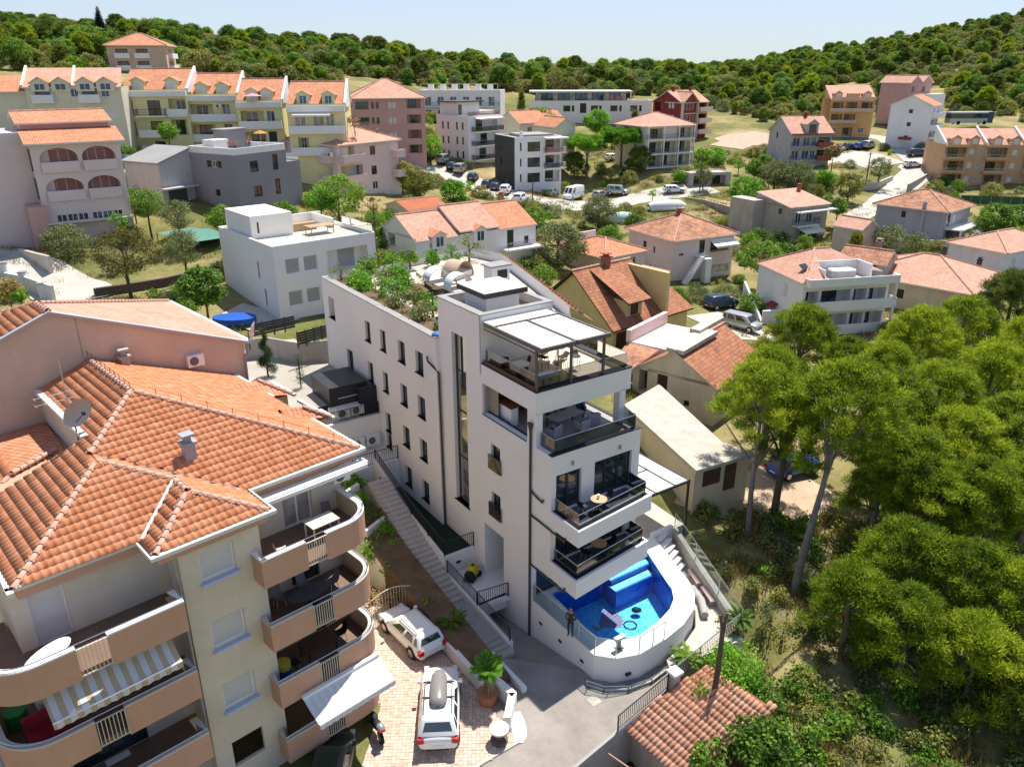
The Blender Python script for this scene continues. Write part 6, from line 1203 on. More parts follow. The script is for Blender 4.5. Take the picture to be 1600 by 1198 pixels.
def tree(kind, pos, R, label, ground=None, name=None, group=None, var=None, far=0, lean=None, trunk=None):
    """pos is the middle of the crown"""
    pos = Vector(pos); g = G(pos.x, pos.y) if ground is None else ground; var = random.randrange(2) if var is None else var
    lean = lean or (0, 0); h = max(pos.z-g, R*.6); bx, by = pos.x-lean[0], pos.y-lean[1]
    nm = name or dict(pine='pine_tree', pined='pine_tree', umbrella='umbrella_pine', conifer='conifer', cypress='cypress', olive='olive_tree', fig='fig_tree', dry='dry_shrub').get(kind, 'tree' if R > 1.6 else 'shrub')
    t = thing(nm, label, {'pine_tree': 'pine tree', 'olive_tree': 'olive tree', 'fig_tree': 'fig tree', 'umbrella_pine': 'pine tree', 'dry_shrub': 'shrub'}.get(nm, nm), (bx, by, g), 0, group)
    me, cl = proto(kind, R, far, var); R_ = max(.5, round(R*2)/2); s = R/R_; a = random.uniform(0, 6.28)
    c = link('crown', me, t, (lean[0], lean[1], h), a); c.scale = (s, s, s*random.uniform(.92, 1.08))
    if R > .45:
        r = trunk or max(.05, .055*h if kind in ('pine', 'pined', 'umbrella') else .05*R+.04); ck = [((lean[0]+cos(a)*q[0][0]*s-sin(a)*q[0][1]*s, lean[1]+sin(a)*q[0][0]*s+cos(a)*q[0][1]*s, h+q[0][2]*s), 1) for q in cl]
        if r > .3: r = .3
        m = limbs(None, h+R*.3, r, ck, 9 if R > 2 else 5, lean, 7 if r > .15 else 5); m.obj('trunk', BARKG if kind in ('pine', 'umbrella') else BARK, t, 1)
    return t
def treew(kind, px, py, w_, Rpx, label, **k):
    p = atw(px, py, w_); R = Rpx*w_/FPX; g = G(p.x, p.y)
    if p.z < g+R*.55: p.z = g+R*.55
    k.setdefault('far', 2 if w_ > 95 else 1 if w_ > 58 else 0); return tree(kind, p, R, label, **k)
FG = 'pines of the grove on the right'
tree('pine', (16.2, 46.5, 8.8), 3.5, 'tall pine with a thin pale trunk standing where the sandy track meets the pool fence', lean=(1.0, 3.0), ground=-.6, trunk=.2)
tree('pined', (18.6, 47.5, 7.2), 3.1, 'pine with a thick dark trunk between the two pale trunked pines', lean=(.8, 1.5), ground=-.8, trunk=.28)
tree('pine', (20.8, 44.5, 9.0), 4.2, 'tall leaning pine with forked grey trunk above the dark slope', lean=(4.4, 6.6), ground=-1.2, trunk=.24)
for px, py, zc, R, lb in ((1250, 540, 6.6, 3.9, 'round topped pine before the left corner of the white balcony villa'), (1205, 605, 6.9, 3.3, 'pine leaning over the ridge of the cream gable cottage'), (1330, 570, 5.4, 2.8, 'low pine below the balconies of the white villa'), (1440, 545, 6.4, 3.9, 'broad pine in front of the cream hip roofed house'), (1385, 595, 5.8, 3.3, 'pine left of the broad one before the cream house'), (1505, 515, 6.4, 3.6, 'pine touching the right gutter of the cream house'), (1580, 480, 6.9, 4.2, 'dark pine by the white-blue house at the right edge')):
    tree('pined' if px > 1560 else 'pine', at(px, py, zc), R, lb)
for i, (px, py, zc, R) in enumerate(((1390, 655, 6.6, 3.6), (1465, 630, 6.4, 3.8), (1545, 605, 6.4, 3.8), (1605, 560, 6.6, 3.6), (1420, 735, 5.8, 3.3), (1500, 710, 5.8, 3.6), (1580, 690, 5.8, 3.7), (1640, 650, 6, 3.6), (1375, 765, 4.4, 2.3), (1460, 790, 4.6, 2.9), (1535, 785, 5.0, 3.1), (1610, 780, 5.0, 3.3))):
    tree('pine', at(px, py, zc), R, ('back', 'middle', 'front')[i//4]+' row pine of the dense grove, '+('first', 'second', 'third', 'fourth')[i % 4]+' from the left', group=FG, var=i % 2)
for px, py, zc, R, lb in ((1330, 935, 2.9, 2.3, 'left part of the bright pine clump in front of the grove'), (1415, 885, 3.6, 3.0, 'middle crown of the bright pine clump in front of the grove'), (1510, 915, 3.6, 3.1, 'right crown of the bright pine clump in front of the grove'), (1420, 985, 2.4, 2.8, 'lowest crown of the bright pine clump, above bare red soil'), (1525, 1030, 2.0, 2.7, 'sunlit young pine below the bright clump, near the dark corner'), (1605, 955, 3.4, 2.8, 'yellowish pine cut by the right edge'), (1600, 1100, .4, 2.6, 'dark pine in the lower right corner')):
    tree('pined' if 'dark pine' in lb else 'pine', at(px, py, zc), R, lb, var=px % 2)
for px, py, z, R, kd, lb in ((1095, 1085, 1.2, .95, 'bright', 'bright green shrub at the corner of the barrel tiled shed roof'), (1145, 1040, 1.6, 1.35, 'bright', 'yellow green bush behind the dark wooden pole'), (1165, 1085, .7, 1.1, 'broad', 'green bush below the yellow one, right of the wooden pole'), (1190, 1165, 1.0, 1.35, 'fig', 'leafy fig bush covering the right side of the shed roof'), (1110, 1190, .6, .9, 'fig', 'fig branch over the lower edge of the shed roof'), (1265, 1185, -.4, 1.2, 'bright', 'light green bush in the shade at the bottom, right of the fig'), (1220, 1010, -.2, 1.0, 'scrub', 'scrubby bush beside the dry grass bank'), (1135, 985, 1.1, .7, 'scrub', 'small shrub beside the palm at the pool fence')):
    tree(kd, at(px, py, z), R, lb, var=0)
# between the houses
for a in (('umbrella', 918, 230, 166, 30, 'bright umbrella pine with a bare trunk, left of the pair'), ('umbrella', 972, 221, 168, 36, 'wider bright umbrella pine, right of the pair'), ('conifer', 991, 205, 176, 17, 'dark pointed conifer behind the umbrella pines'), ('pined', 898, 258, 168, 22, 'dull pine in shade left of the umbrella pine trunks'), ('pined', 1000, 262, 166, 24, 'dark tree in shade before the three storey balcony house'), ('bright', 934, 190, 190, 21, 'pale green tree in front of the long white house'), ('broad', 845, 200, 182, 38, 'dark broad tree behind the charcoal walled block'), ('broad', 868, 226, 170, 22, 'tree right of the charcoal walled block'), ('conifer', 815, 165, 200, 11, 'narrow dark conifer left of the long white house'),
    ('bright', 672, 228, 158, 20, 'green tree between rose block and white block'), ('scrub', 655, 285, 128, 24, 'olive green thicket beside the pink villa'), ('bright', 708, 300, 128, 21, 'round bright shrub in the dry verge by the parked cars'), ('scrub', 628, 268, 124, 18, 'shrubs at the right foot of the pink villa'), ('broad', 528, 305, 88, 38, 'large green tree behind the white cube house'), ('bright', 500, 312, 86, 22, 'bushy tree touching the penthouse of the white cube house'), ('dry', 583, 318, 88, 13, 'yellow leaved bush beside the large green tree'),
    ('broad', 228, 318, 86, 25, 'dark green bush by the garage of the grey house'), ('olive', 276, 335, 84, 27, 'grey green bush before the grey house'), ('broad', 349, 342, 80, 22, 'round bush at the corner of the grey house'), ('bright', 205, 302, 90, 12, 'small bush at the corner of the arched house garden'),
    ('olive', 105, 378, 80, 32, 'round olive tree in front of the arched house'), ('brown', 192, 396, 72, 46, 'large bronze green tree in the dry orchard'), ('olive', 285, 386, 75, 29, 'thin olive tree beside the green shade net'), ('bright', 186, 343, 78, 15, 'light green sapling behind the bronze green tree'), ('bright', 78, 383, 82, 11, 'small yellow green bush by the foot of the arched house'), ('fig', 318, 447, 63, 35, 'fig tree behind the bare concrete wall'), ('dry', 10, 446, 66, 13, 'yellow shrub by the white gate piers'), ('bright', 30, 462, 64, 10, 'small garden shrub below the white gate piers'),
    ('broad', 838, 345, 118, 27, 'tall green tree right of the row houses'), ('olive', 872, 384, 100, 44, 'large grey green olive tree behind the yellow house'), ('broad', 848, 432, 84, 20, 'green hedge bush beside the tiled edge of the hotel roof'), ('broad', 815, 415, 86, 17, 'ivy green bush at the far corner of the hotel roof'), ('olive', 936, 330, 128, 27, 'round olive bush beside the main road'), ('broad', 990, 345, 118, 13, 'small bush among the boats under covers'), ('olive', 850, 330, 124, 14, 'bush at the bend of the main road'),
    ('bright', 1163, 298, 140, 24, 'green tree left of the weathered house'), ('olive', 1212, 270, 156, 24, 'olive tree left of two below the grey gabled house'), ('olive', 1248, 276, 152, 26, 'olive tree right of two below the grey gabled house'), ('broad', 1180, 262, 160, 13, 'small tree in the terraced garden'), ('bright', 1290, 278, 158, 13, 'vine green bushes below the crossroads'), ('olive', 1376, 262, 160, 19, 'flat olive tree beside the crossroads wall'), ('scrub', 1328, 290, 150, 22, 'bare looking bush behind the weathered house'), ('broad', 1310, 322, 135, 14, 'green bush at the right corner of the weathered house'), ('broad', 1192, 402, 104, 30, 'dense green hedge left of the white balcony villa'), ('broad', 1230, 398, 106, 20, 'end of the dense hedge by the weathered house'), ('conifer', 1336, 390, 104, 13, 'dark conical conifer behind the villa roof'),
    ('olive', 1392, 372, 114, 24, 'olive shrubs below the lilac house, left clump'), ('olive', 1432, 384, 112, 22, 'olive shrubs below the lilac house, right clump'), ('scrub', 1535, 395, 112, 24, 'scrub clump beyond the cream hip roof'), ('broad', 1556, 345, 124, 30, 'leafy tree right of the lilac house'), ('broad', 1590, 338, 128, 20, 'leafy tree at the right edge above the fence'), ('scrub', 1500, 395, 116, 14, 'low shrub behind the cream hip roof'), ('bright', 1118, 243, 176, 15, 'green shrub at the corner of the maroon house'), ('broad', 1095, 245, 178, 12, 'dark shrub right of the three storey balcony house'), ('bright', 1062, 275, 160, 10, 'small bright tree beside the garage'), ('olive', 1100, 275, 156, 14, 'olive tree before the garage'), ('dry', 1303, 236, 172, 12, 'faded bougainvillea at the corner of the grey gabled house'), ('bright', 1155, 255, 168, 9, 'vines on the terraced garden, left'), ('bright', 1195, 250, 170, 9, 'vines on the terraced garden, right'), ('bright', 1020, 300, 150, 7, 'palm like shrub at the roadside wall'),
    ('broad', 600, 268, 126, 10, 'shrub under the balconies of the pink villa'), ('broad', 200, 240, 118, 9, 'clipped dark shrub at the yellow terrace entrance'), ('bright', 262, 205, 118, 14, 'climbing green bush on the yellow terrace balcony'), ('dry', 553, 190, 116, 12, 'yellow flowering shrub at the end of the yellow terrace')):
    treew(*a)
tree('cypress', atw(160, 62, 235), 2.6, 'lone dark cypress standing on the crest', far=0)
# spiral topiary and potted conifers by the courtyard
t = thing('topiary', 'spiral clipped conifer standing in the courtyard behind the concrete wall', 'topiary', at(419, 588, 8.0)); cl = []
for i in range(44): f = i/43; a = f*16; r = .62*(1-f)+.12; cl.append(((cos(a)*r*.55, sin(a)*r*.55, .5+f*3.2), (.17+.25*(1-f),)*3))
link('crown', needle_tris('crown', cl, 1500, .14, .03, leaf_mat('topiary_green', (.02, .045, .012), (.04, .09, .02), (.08, .15, .03)), .3), t); m = MB(); m.tube([(0, 0, -.3), (0, 0, 3.4)], .07, 6); m.obj('trunk', BARK, t)
for px, py, lb in ((470, 600, 'small clipped conifer beside the black bin enclosure'),):
    t = thing('topiary', lb, 'topiary', at(px, py, 8.2)); link('crown', needle_tris('crown', [((0, 0, .3+i*.35), .4-.02*i) for i in range(6)], 1200, .14, .03, _mc['topiary_green'], .3), t); m = MB(); m.tube([(0, 0, -.8), (0, 0, 2)], .05, 6); m.obj('trunk', BARK, t)
# palms
def frond(mb, L, el, az, base, droop=.9, wid=.35, n=9, leaflets=12):
    p = Vector(base); d = Vector((cos(az)*cos(el), sin(az)*cos(el), sin(el))); pts = [p.copy()]
    for i in range(n): d = (d+Vector((0, 0, -droop/n))).normalized(); p = p+d*(L/n); pts.append(p.copy())
    mb.tube(pts, [.022]*n+[.006], 4)
    for i in range(1, n*2):
        f = i/(n*2); k = int(f*n); q = pts[k].lerp(pts[min(k+1, n)], f*n-k); t_ = (pts[min(k+1, n)]-pts[k]).normalized(); s = t_.cross(Vector((0, 0, 1))).normalized(); w_ = wid*sin(pi*min(.97, .12+f*.9))
        for sg in (1, -1): e = q+(s*sg*.85+t_*.6+Vector((0, 0, -.12))).normalized()*w_; mb.face([q-t_*.03, e, q+t_*.045], 1)
def cycad(label, pos, n=26, L=1.1, h=.35, fan=False):
    t = thing('palm', label, 'palm', pos); mb = MB(); random.seed(int(pos[0]*10)+n)
    for i in range(n): frond(mb, L*random.uniform(.8, 1.1), random.uniform(.15, 1.15), i*2.4, (0, 0, h), 1.0 if not fan else .7, .22 if not fan else .4)
    mb.obj('fronds', [LEAF, LEAF if not fan else LEAFB], t); m = MB(); m.tube([(0, 0, -.5), (0, 0, h*.5), (0, 0, h+.05)], [.17, .15, .12], 8); m.obj('trunk', BARK, t); return t
cycad('cycad palm with dark arching fronds in the bed beside the parked white estate car', HL(-4.2, 1.3, 1.5)); cycad('cycad palm between pool wall and street fence', at(1072, 1035, 1.2), 24, 1.0); cycad('dark palm at the lower end of the pool side path', at(1155, 975, 1.6), 22, .95)
fp = cycad('fan palm with shaggy dry trunk in a terracotta pot by the driveway', HL(-5.15, -3.7, .95), 20, 1.0, 1.9, True); cycad('small palm on the hotel staircase border', HL(-4.1, -2.3, 1.2), 16, .8, .5, True)
m = MB(); m.cyl((0, 0), .42, 0, .62, 14, r1=.5); m.obj('pot', M('terracotta_pot', (.42, .18, .09), .8), fp)
m = MB(); random.seed(4)
for i in range(120): a = random.uniform(0, 6.3); z = random.uniform(.7, 1.7); m.face([(cos(a)*.12, sin(a)*.12, z+.1), (cos(a+.12)*.14, sin(a+.12)*.14, z+.1), (cos(a)*.42, sin(a)*.42, z-.35)])
m.obj('dry_skirt', M('dry_fronds', (.42, .30, .16), .9, .3, 5), fp)
# planting beside the stairs
random.seed(21)
for i, (a_, b_, z, R, kd) in enumerate(((-4.2, 14.2, 4.2, .7, 'bright'), (-4.5, 12.4, 3.9, .8, 'bright'), (-4.1, 10.9, 3.5, .85, 'broad'), (-4.4, 9.4, 3.0, .9, 'bright'), (-4.0, 8.2, 2.6, .75, 'bright'), (-4.7, 7.0, 2.2, .6, 'broad'), (-4.3, 5.6, 1.9, .5, 'bright'), (-4.4, 3.2, 1.8, .55, 'broad'), (-5.2, 11.4, 3.2, .7, 'broad'), (-5.3, 8.9, 2.6, .6, 'bright'))):
    tree(kd, HL(a_, b_, z), R, 'garden shrub on the bank beside the outside stairs, '+'first second third fourth fifth sixth seventh eighth ninth tenth'.split()[(0, 1, 3, 4, 6, 7, 8, 9, 2, 5)[i]]+' from the top', ground=z-.7, name='shrub', group='shrubs on the bank beside the stairs', var=i % 2)
tree('dry', HL(-5.9, 5.3, 1.3), 1.0, 'dry yellow grass bush behind the wire gate', ground=.9, name='dry_shrub'); tree('dry', HL(-6.6, 6.2, 1.6), .8, 'straw coloured bush beside the rounded balconies', ground=1.0, name='dry_shrub')
# roof garden
RG = [(.9, 25.4, .8, 'olive'), (1.3, 23.8, .6, 'bright'), (2.6, 24.6, .9, 'broad'), (1.2, 22.2, .7, 'bright'), (2.2, 21.2, .9, 'brown'), (3.4, 22.6, .8, 'broad'), (3.6, 20.6, .6, 'broad'), (1.4, 19.6, .8, 'bright'), (2.0, 18.4, .9, 'bright'), (1.0, 16.6, .65, 'olive'), (1.6, 15.2, 1.0, 'brown'), (2.4, 14.2, .95, 'brown'), (2.9, 16.2, .6, 'bright'), (1.1, 13.2, .7, 'olive'), (2.4, 12.4, .5, 'dry'), (1.2, 11.0, .4, 'broad'), (4.6, 23.2, .7, 'bright'), (5.2, 25.6, .9, 'bright'), (7.4, 27.0, .8, 'fig'), (3.6, 26.6, .7, 'broad'), (10.6, 25.8, .9, 'bright'), (9.2, 26.6, .6, 'bright'), (12.6, 26.4, 1.1, 'olive')]
for i, (a_, b_, R, kd) in enumerate(RG): tree(kd, HL(a_, b_, 14.3+R*1.25), R, ('leafy shrub', 'small tree')[R > .75]+' of the hotel roof garden, '+('first second third fourth fifth sixth seventh eighth ninth tenth eleventh twelfth thirteenth fourteenth fifteenth sixteenth seventeenth eighteenth nineteenth twentieth'.split()+['twenty first', 'twenty second', 'twenty third'])[i]+' from its far corner', ground=14.2, name='shrub' if R <= .75 else 'tree', group='plants of the hotel roof garden', var=i % 2)

# ---- woodland on the hills: one mass
def gn_scatter(name, pts, scl, objs, kindtag='stuff'):
    me = D.meshes.new(name); me.vertices.add(len(pts)); me.vertices.foreach_set('co', np.asarray(pts, np.float32).ravel())
    at_ = me.attributes.new('scl', 'FLOAT', 'POINT'); at_.data.foreach_set('value', np.asarray(scl, np.float32)); a2 = me.attributes.new('idx', 'INT', 'POINT'); a2.data.foreach_set('value', RNG.integers(0, len(objs), len(pts)).astype(np.int32))
    o = link(name, me, kind=kindtag); ng = D.node_groups.new(name, 'GeometryNodeTree'); ng.interface.new_socket('Geometry', in_out='INPUT', socket_type='NodeSocketGeometry'); ng.interface.new_socket('Geometry', in_out='OUTPUT', socket_type='NodeSocketGeometry')
    N = lambda t: ng.nodes.new(t); gi, go = N('NodeGroupInput'), N('NodeGroupOutput'); ip = N('GeometryNodeInstanceOnPoints'); g2 = N('GeometryNodeGeometryToInstance')
    for ob in objs[::-1]:
        oi = N('GeometryNodeObjectInfo'); oi.inputs['Object'].default_value = ob; oi.inputs['As Instance'].default_value = True; ng.links.new(oi.outputs['Geometry'], g2.inputs[0])
    s_ = N('GeometryNodeInputNamedAttribute'); s_.inputs['Name'].default_value = 'scl'; s_.data_type = 'FLOAT'; ii = N('GeometryNodeInputNamedAttribute'); ii.data_type = 'INT'; ii.inputs['Name'].default_value = 'idx'
    rv = N('FunctionNodeRandomValue'); rv.data_type = 'FLOAT_VECTOR'; rv.inputs[0].default_value = (0, 0, 0); rv.inputs[1].default_value = (.1, .1, 6.28)
    ng.links.new(gi.outputs[0], ip.inputs['Points']); ng.links.new(g2.outputs[0], ip.inputs['Instance']); ip.inputs['Pick Instance'].default_value = True
    ng.links.new(ii.outputs[0], ip.inputs['Instance Index']); ng.links.new(s_.outputs[0], ip.inputs['Scale']); ng.links.new(rv.outputs[0], ip.inputs['Rotation']); ng.links.new(ip.outputs[0], go.inputs[0])
    md = o.modifiers.new('scatter', 'NODES'); md.node_group = ng; return o
def protos(name, kinds):
    out = []
    for i, (kd, R, far) in enumerate(kinds):
        me, cl = proto(kd, R, far, i); ob = D.objects.new(name+'_sample', me); out.append(ob)
    return out
B1 = [(-200, 112), (0, 112), (170, 115), (180, 100), (290, 100), (300, 122), (520, 136), (560, 120), (650, 134), (790, 150), (820, 148), (1015, 152), (1112, 170), (1190, 190), (1290, 190), (1292, 130), (1370, 130), (1375, 190), (1396, 140), (1470, 135), (1490, 178), (1600, 196), (1900, 200)]
def bound(x):
    for (x0, y0), (x1, y1) in zip(B1, B1[1:]):
        if x0 <= x <= x1: return y0+(y1-y0)*(x-x0)/max(1e-6, x1-x0)
    return 150
rg = np.random.default_rng(9); n = 62000; dist = 165+ (620-165)*rg.random(n)**.85; an = np.radians(rg.uniform(-42, 44, n)); X = np.sin(an)*dist; Y = np.cos(an)*dist; Z = heights(X, Y)
keep = []; dn = np.array([mnoise.noise(Vector((x*.02, y*.02, 4))) for x, y in zip(X, Y)])
f_, r_, u_ = np.array(_F), np.array(_R), np.array(_U); V_ = np.stack([X, Y, Z-CAMZ], 1); wv = V_ @ f_; PX = 800+FPX*(V_ @ r_)/wv; PY = 599-FPX*(V_ @ u_)/wv
dens = np.clip(.42+.35*dn, .16, .7)
ok = np.array([(py < bound(px)) if -200 < px < 1850 else True for px, py in zip(PX, PY)]) & (rg.random(n) < dens)
for hx, hy, hr in ((-82, 206, 16), (5, 236, 40), (25, 236, 25), (46, 214, 15), (86, 220, 14), (101, 200, 14), (118, 214, 14), (127, 226, 16), (-20, 200, 16), (-30, 162, 20)): ok &= np.hypot(X-hx, Y-hy) > hr
sc = .55+.9*rg.random(n)**1.6+np.clip(dn, 0, 1)*.5; zz = Z+1.1*sc
gn_scatter('woodland', np.stack([X, Y, zz], 1)[ok], sc[ok], protos('bush', [('scrub', 2.0, 2), ('scrub', 2.5, 2), ('olive', 2.0, 2), ('broad', 2.0, 2), ('scrub', 1.5, 2), ('brown', 2.0, 2)]))
ok2 = ok & (rg.random(n) < .16) & (dist > 200); gn_scatter('hill_pines', np.stack([X, Y, Z+3.4*sc], 1)[ok2], sc[ok2]*.8, protos('pine', [('pined', 3.0, 2), ('broad', 3.0, 2), ('pine', 2.5, 2)]))
# dry grass and low weeds around the houses, dark undergrowth in the grove
def tuft_mesh(name, mat, n=60, h=.35, r=.5):
    V = np.empty((n, 3, 3)); rg2 = np.random.default_rng(n)
    for i in range(n): a = rg2.uniform(0, 6.28); d = r*rg2.random()**.5; b = np.array([cos(a)*d, sin(a)*d, -.05]); a2 = rg2.uniform(0, 6.28); t_ = np.array([cos(a2), sin(a2), 0])*.02; V[i] = [b-t_, b+t_, b+np.array([rg2.normal()*.12, rg2.normal()*.12, h*rg2.uniform(.5, 1.2)])]
    return D.objects.new(name, np_mesh(name, V.reshape(-1, 3), 3, mat))
n = 9000; X = rg.uniform(-60, 120, n); Y = rg.uniform(60, 200, n); dn = np.array([mnoise.noise(Vector((x*.06, y*.06, 9))) for x, y in zip(X, Y)]); ok = dn > .0
gn_scatter('dry_grass', np.stack([X, Y, heights(X, Y)], 1)[ok], rg.uniform(.8, 2.2, n)[ok], [tuft_mesh('tuft_sample', DRYL), tuft_mesh('tuft_sample', SCRUB, 50, .4, .6), tuft_mesh('tuft_sample', M('straw', (.46, .34, .17), .95, .2, 4), 70, .3, .6)])
n = 5200; X = rg.uniform(-62, 122, n); Y = rg.uniform(58, 205, n); dn = np.array([mnoise.noise(Vector((x*.045, y*.045, 2))) for x, y in zip(X, Y)]); ok = rg.random(n) < np.clip(.32+.9*dn, .03, .8)
for hx, hy, hr in HOUSES+ROADS+[(-7, 52, 11), (-15, 62, 8), (2, 48, 16)]: ok &= np.hypot(X-hx, Y-hy) > hr
sc = .45+.75*rg.random(n)**1.5; gn_scatter('garden_shrubs', np.stack([X, Y, heights(X, Y)+.8*sc], 1)[ok], sc[ok], protos('hedge', [('broad', 1.5, 1), ('bright', 1.0, 1), ('olive', 1.5, 1), ('scrub', 1.5, 1), ('broad', 1.0, 1), ('scrub', 1.0, 1)]))
n = 1500; X = rg.uniform(12, 44, n); Y = rg.uniform(20, 56, n); loc = np.stack([X, Y], 1); ok = np.array([((x-HC.x)*hu.x+(y-HC.y)*hu.y > 12.2 or (x-HC.x)*hv.x+(y-HC.y)*hv.y < -9) and not (8 < x < 26 and y > 46) for x, y in loc]) & (rg.random(n) < .8)
gn_scatter('undergrowth', np.stack([X, Y, heights(X, Y)+.25], 1)[ok], rg.uniform(.6, 1.5, n)[ok], protos('weed', [('scrub', .5, 0), ('olive', .5, 0), ('broad', .5, 0)])+[tuft_mesh('tuft_sample', DRYL, 90, .5, .6)])

# ------------------------------------------------------------ vehicles
TYRE = M('tyre_rubber', (.02, .02, .02), .9, .1, 3); RIM = M('wheel_rim', (.5, .5, .5), .35, .05, 3, 0, 30, .7); CGL = glass('car_glass', (.02, .035, .04), .03); RED = M('red_lens', (.45, .02, .02), .25, .05); LENS = M('clear_lens', (.6, .62, .65), .15, .05); BLK = M('black_trim', (.02, .02, .022), .6, .1)
def paint(name, c, metal=0): return M(name, c, .28, .02, 1, 0, 30, metal, .6)
PW = paint('white_car_paint', (.78, .78, .77)); PB = paint('blue_car_paint', (.03, .09, .36)); PK = paint('black_car_paint', (.02, .022, .03)); PS = paint('silver_car_paint', (.42, .43, .44), .5); PR_ = paint('red_car_paint', (.35, .02, .03)); PG = paint('dark_green_car_paint', (.03, .05, .035)); PN = paint('navy_car_paint', (.025, .05, .10)); PY = paint('grey_car_paint', (.16, .16, .17), .4)
KINDS = dict(estate=(4.3, .86, [(2.15, .36, .58, .55), (2.08, .24, .68, .74), (1.75, .2, .80, .83), (1.05, .2, .94, .86), (0, .2, .96, .87), (-1.3, .2, .97, .87), (-1.95, .22, .95, .84), (-2.12, .3, .82, .78), (-2.15, .38, .7, .7)], (1.08, -2.02, .3, -1.78, 1.5, .80, .60)),
 hatch=(3.9, .85, [(1.95, .36, .58, .55), (1.88, .24, .68, .74), (1.55, .2, .82, .82), (.9, .2, .95, .85), (0, .2, .97, .86), (-1.2, .2, .98, .86), (-1.75, .22, .96, .82), (-1.92, .3, .82, .76), (-1.95, .38, .7, .68)], (.98, -1.84, .2, -1.45, 1.47, .79, .58)),
 suv=(4.75, .94, [(2.37, .42, .7, .6), (2.3, .3, .82, .8), (1.9, .25, .98, .91), (1.1, .25, 1.08, .94), (0, .25, 1.1, .95), (-1.5, .25, 1.1, .95), (-2.15, .28, 1.06, .91), (-2.33, .36, .95, .84), (-2.37, .44, .8, .76)], (1.15, -2.25, .35, -1.9, 1.72, .86, .66)),
 van=(4.5, .92, [(2.25, .36, .7, .62), (2.18, .24, .85, .8), (1.9, .2, 1.0, .9), (1.3, .2, 1.1, .92), (0, .2, 1.12, .93), (-1.4, .2, 1.12, .93), (-2.1, .22, 1.1, .92), (-2.22, .28, 1.0, .88), (-2.25, .36, .8, .84)], (1.5, -2.2, .75, -2.12, 1.82, .88, .76)),
 bigvan=(5.6, 1.0, [(2.8, .4, .8, .68), (2.72, .28, 1.0, .88), (2.35, .25, 1.2, .97), (1.9, .25, 1.3, 1.0), (0, .25, 1.32, 1.0), (-2, .25, 1.32, 1.0), (-2.7, .25, 1.3, 1.0), (-2.78, .3, 1.2, .98), (-2.8, .4, .9, .95)], (2.15, -2.76, 1.45, -2.72, 2.5, .96, .86)))
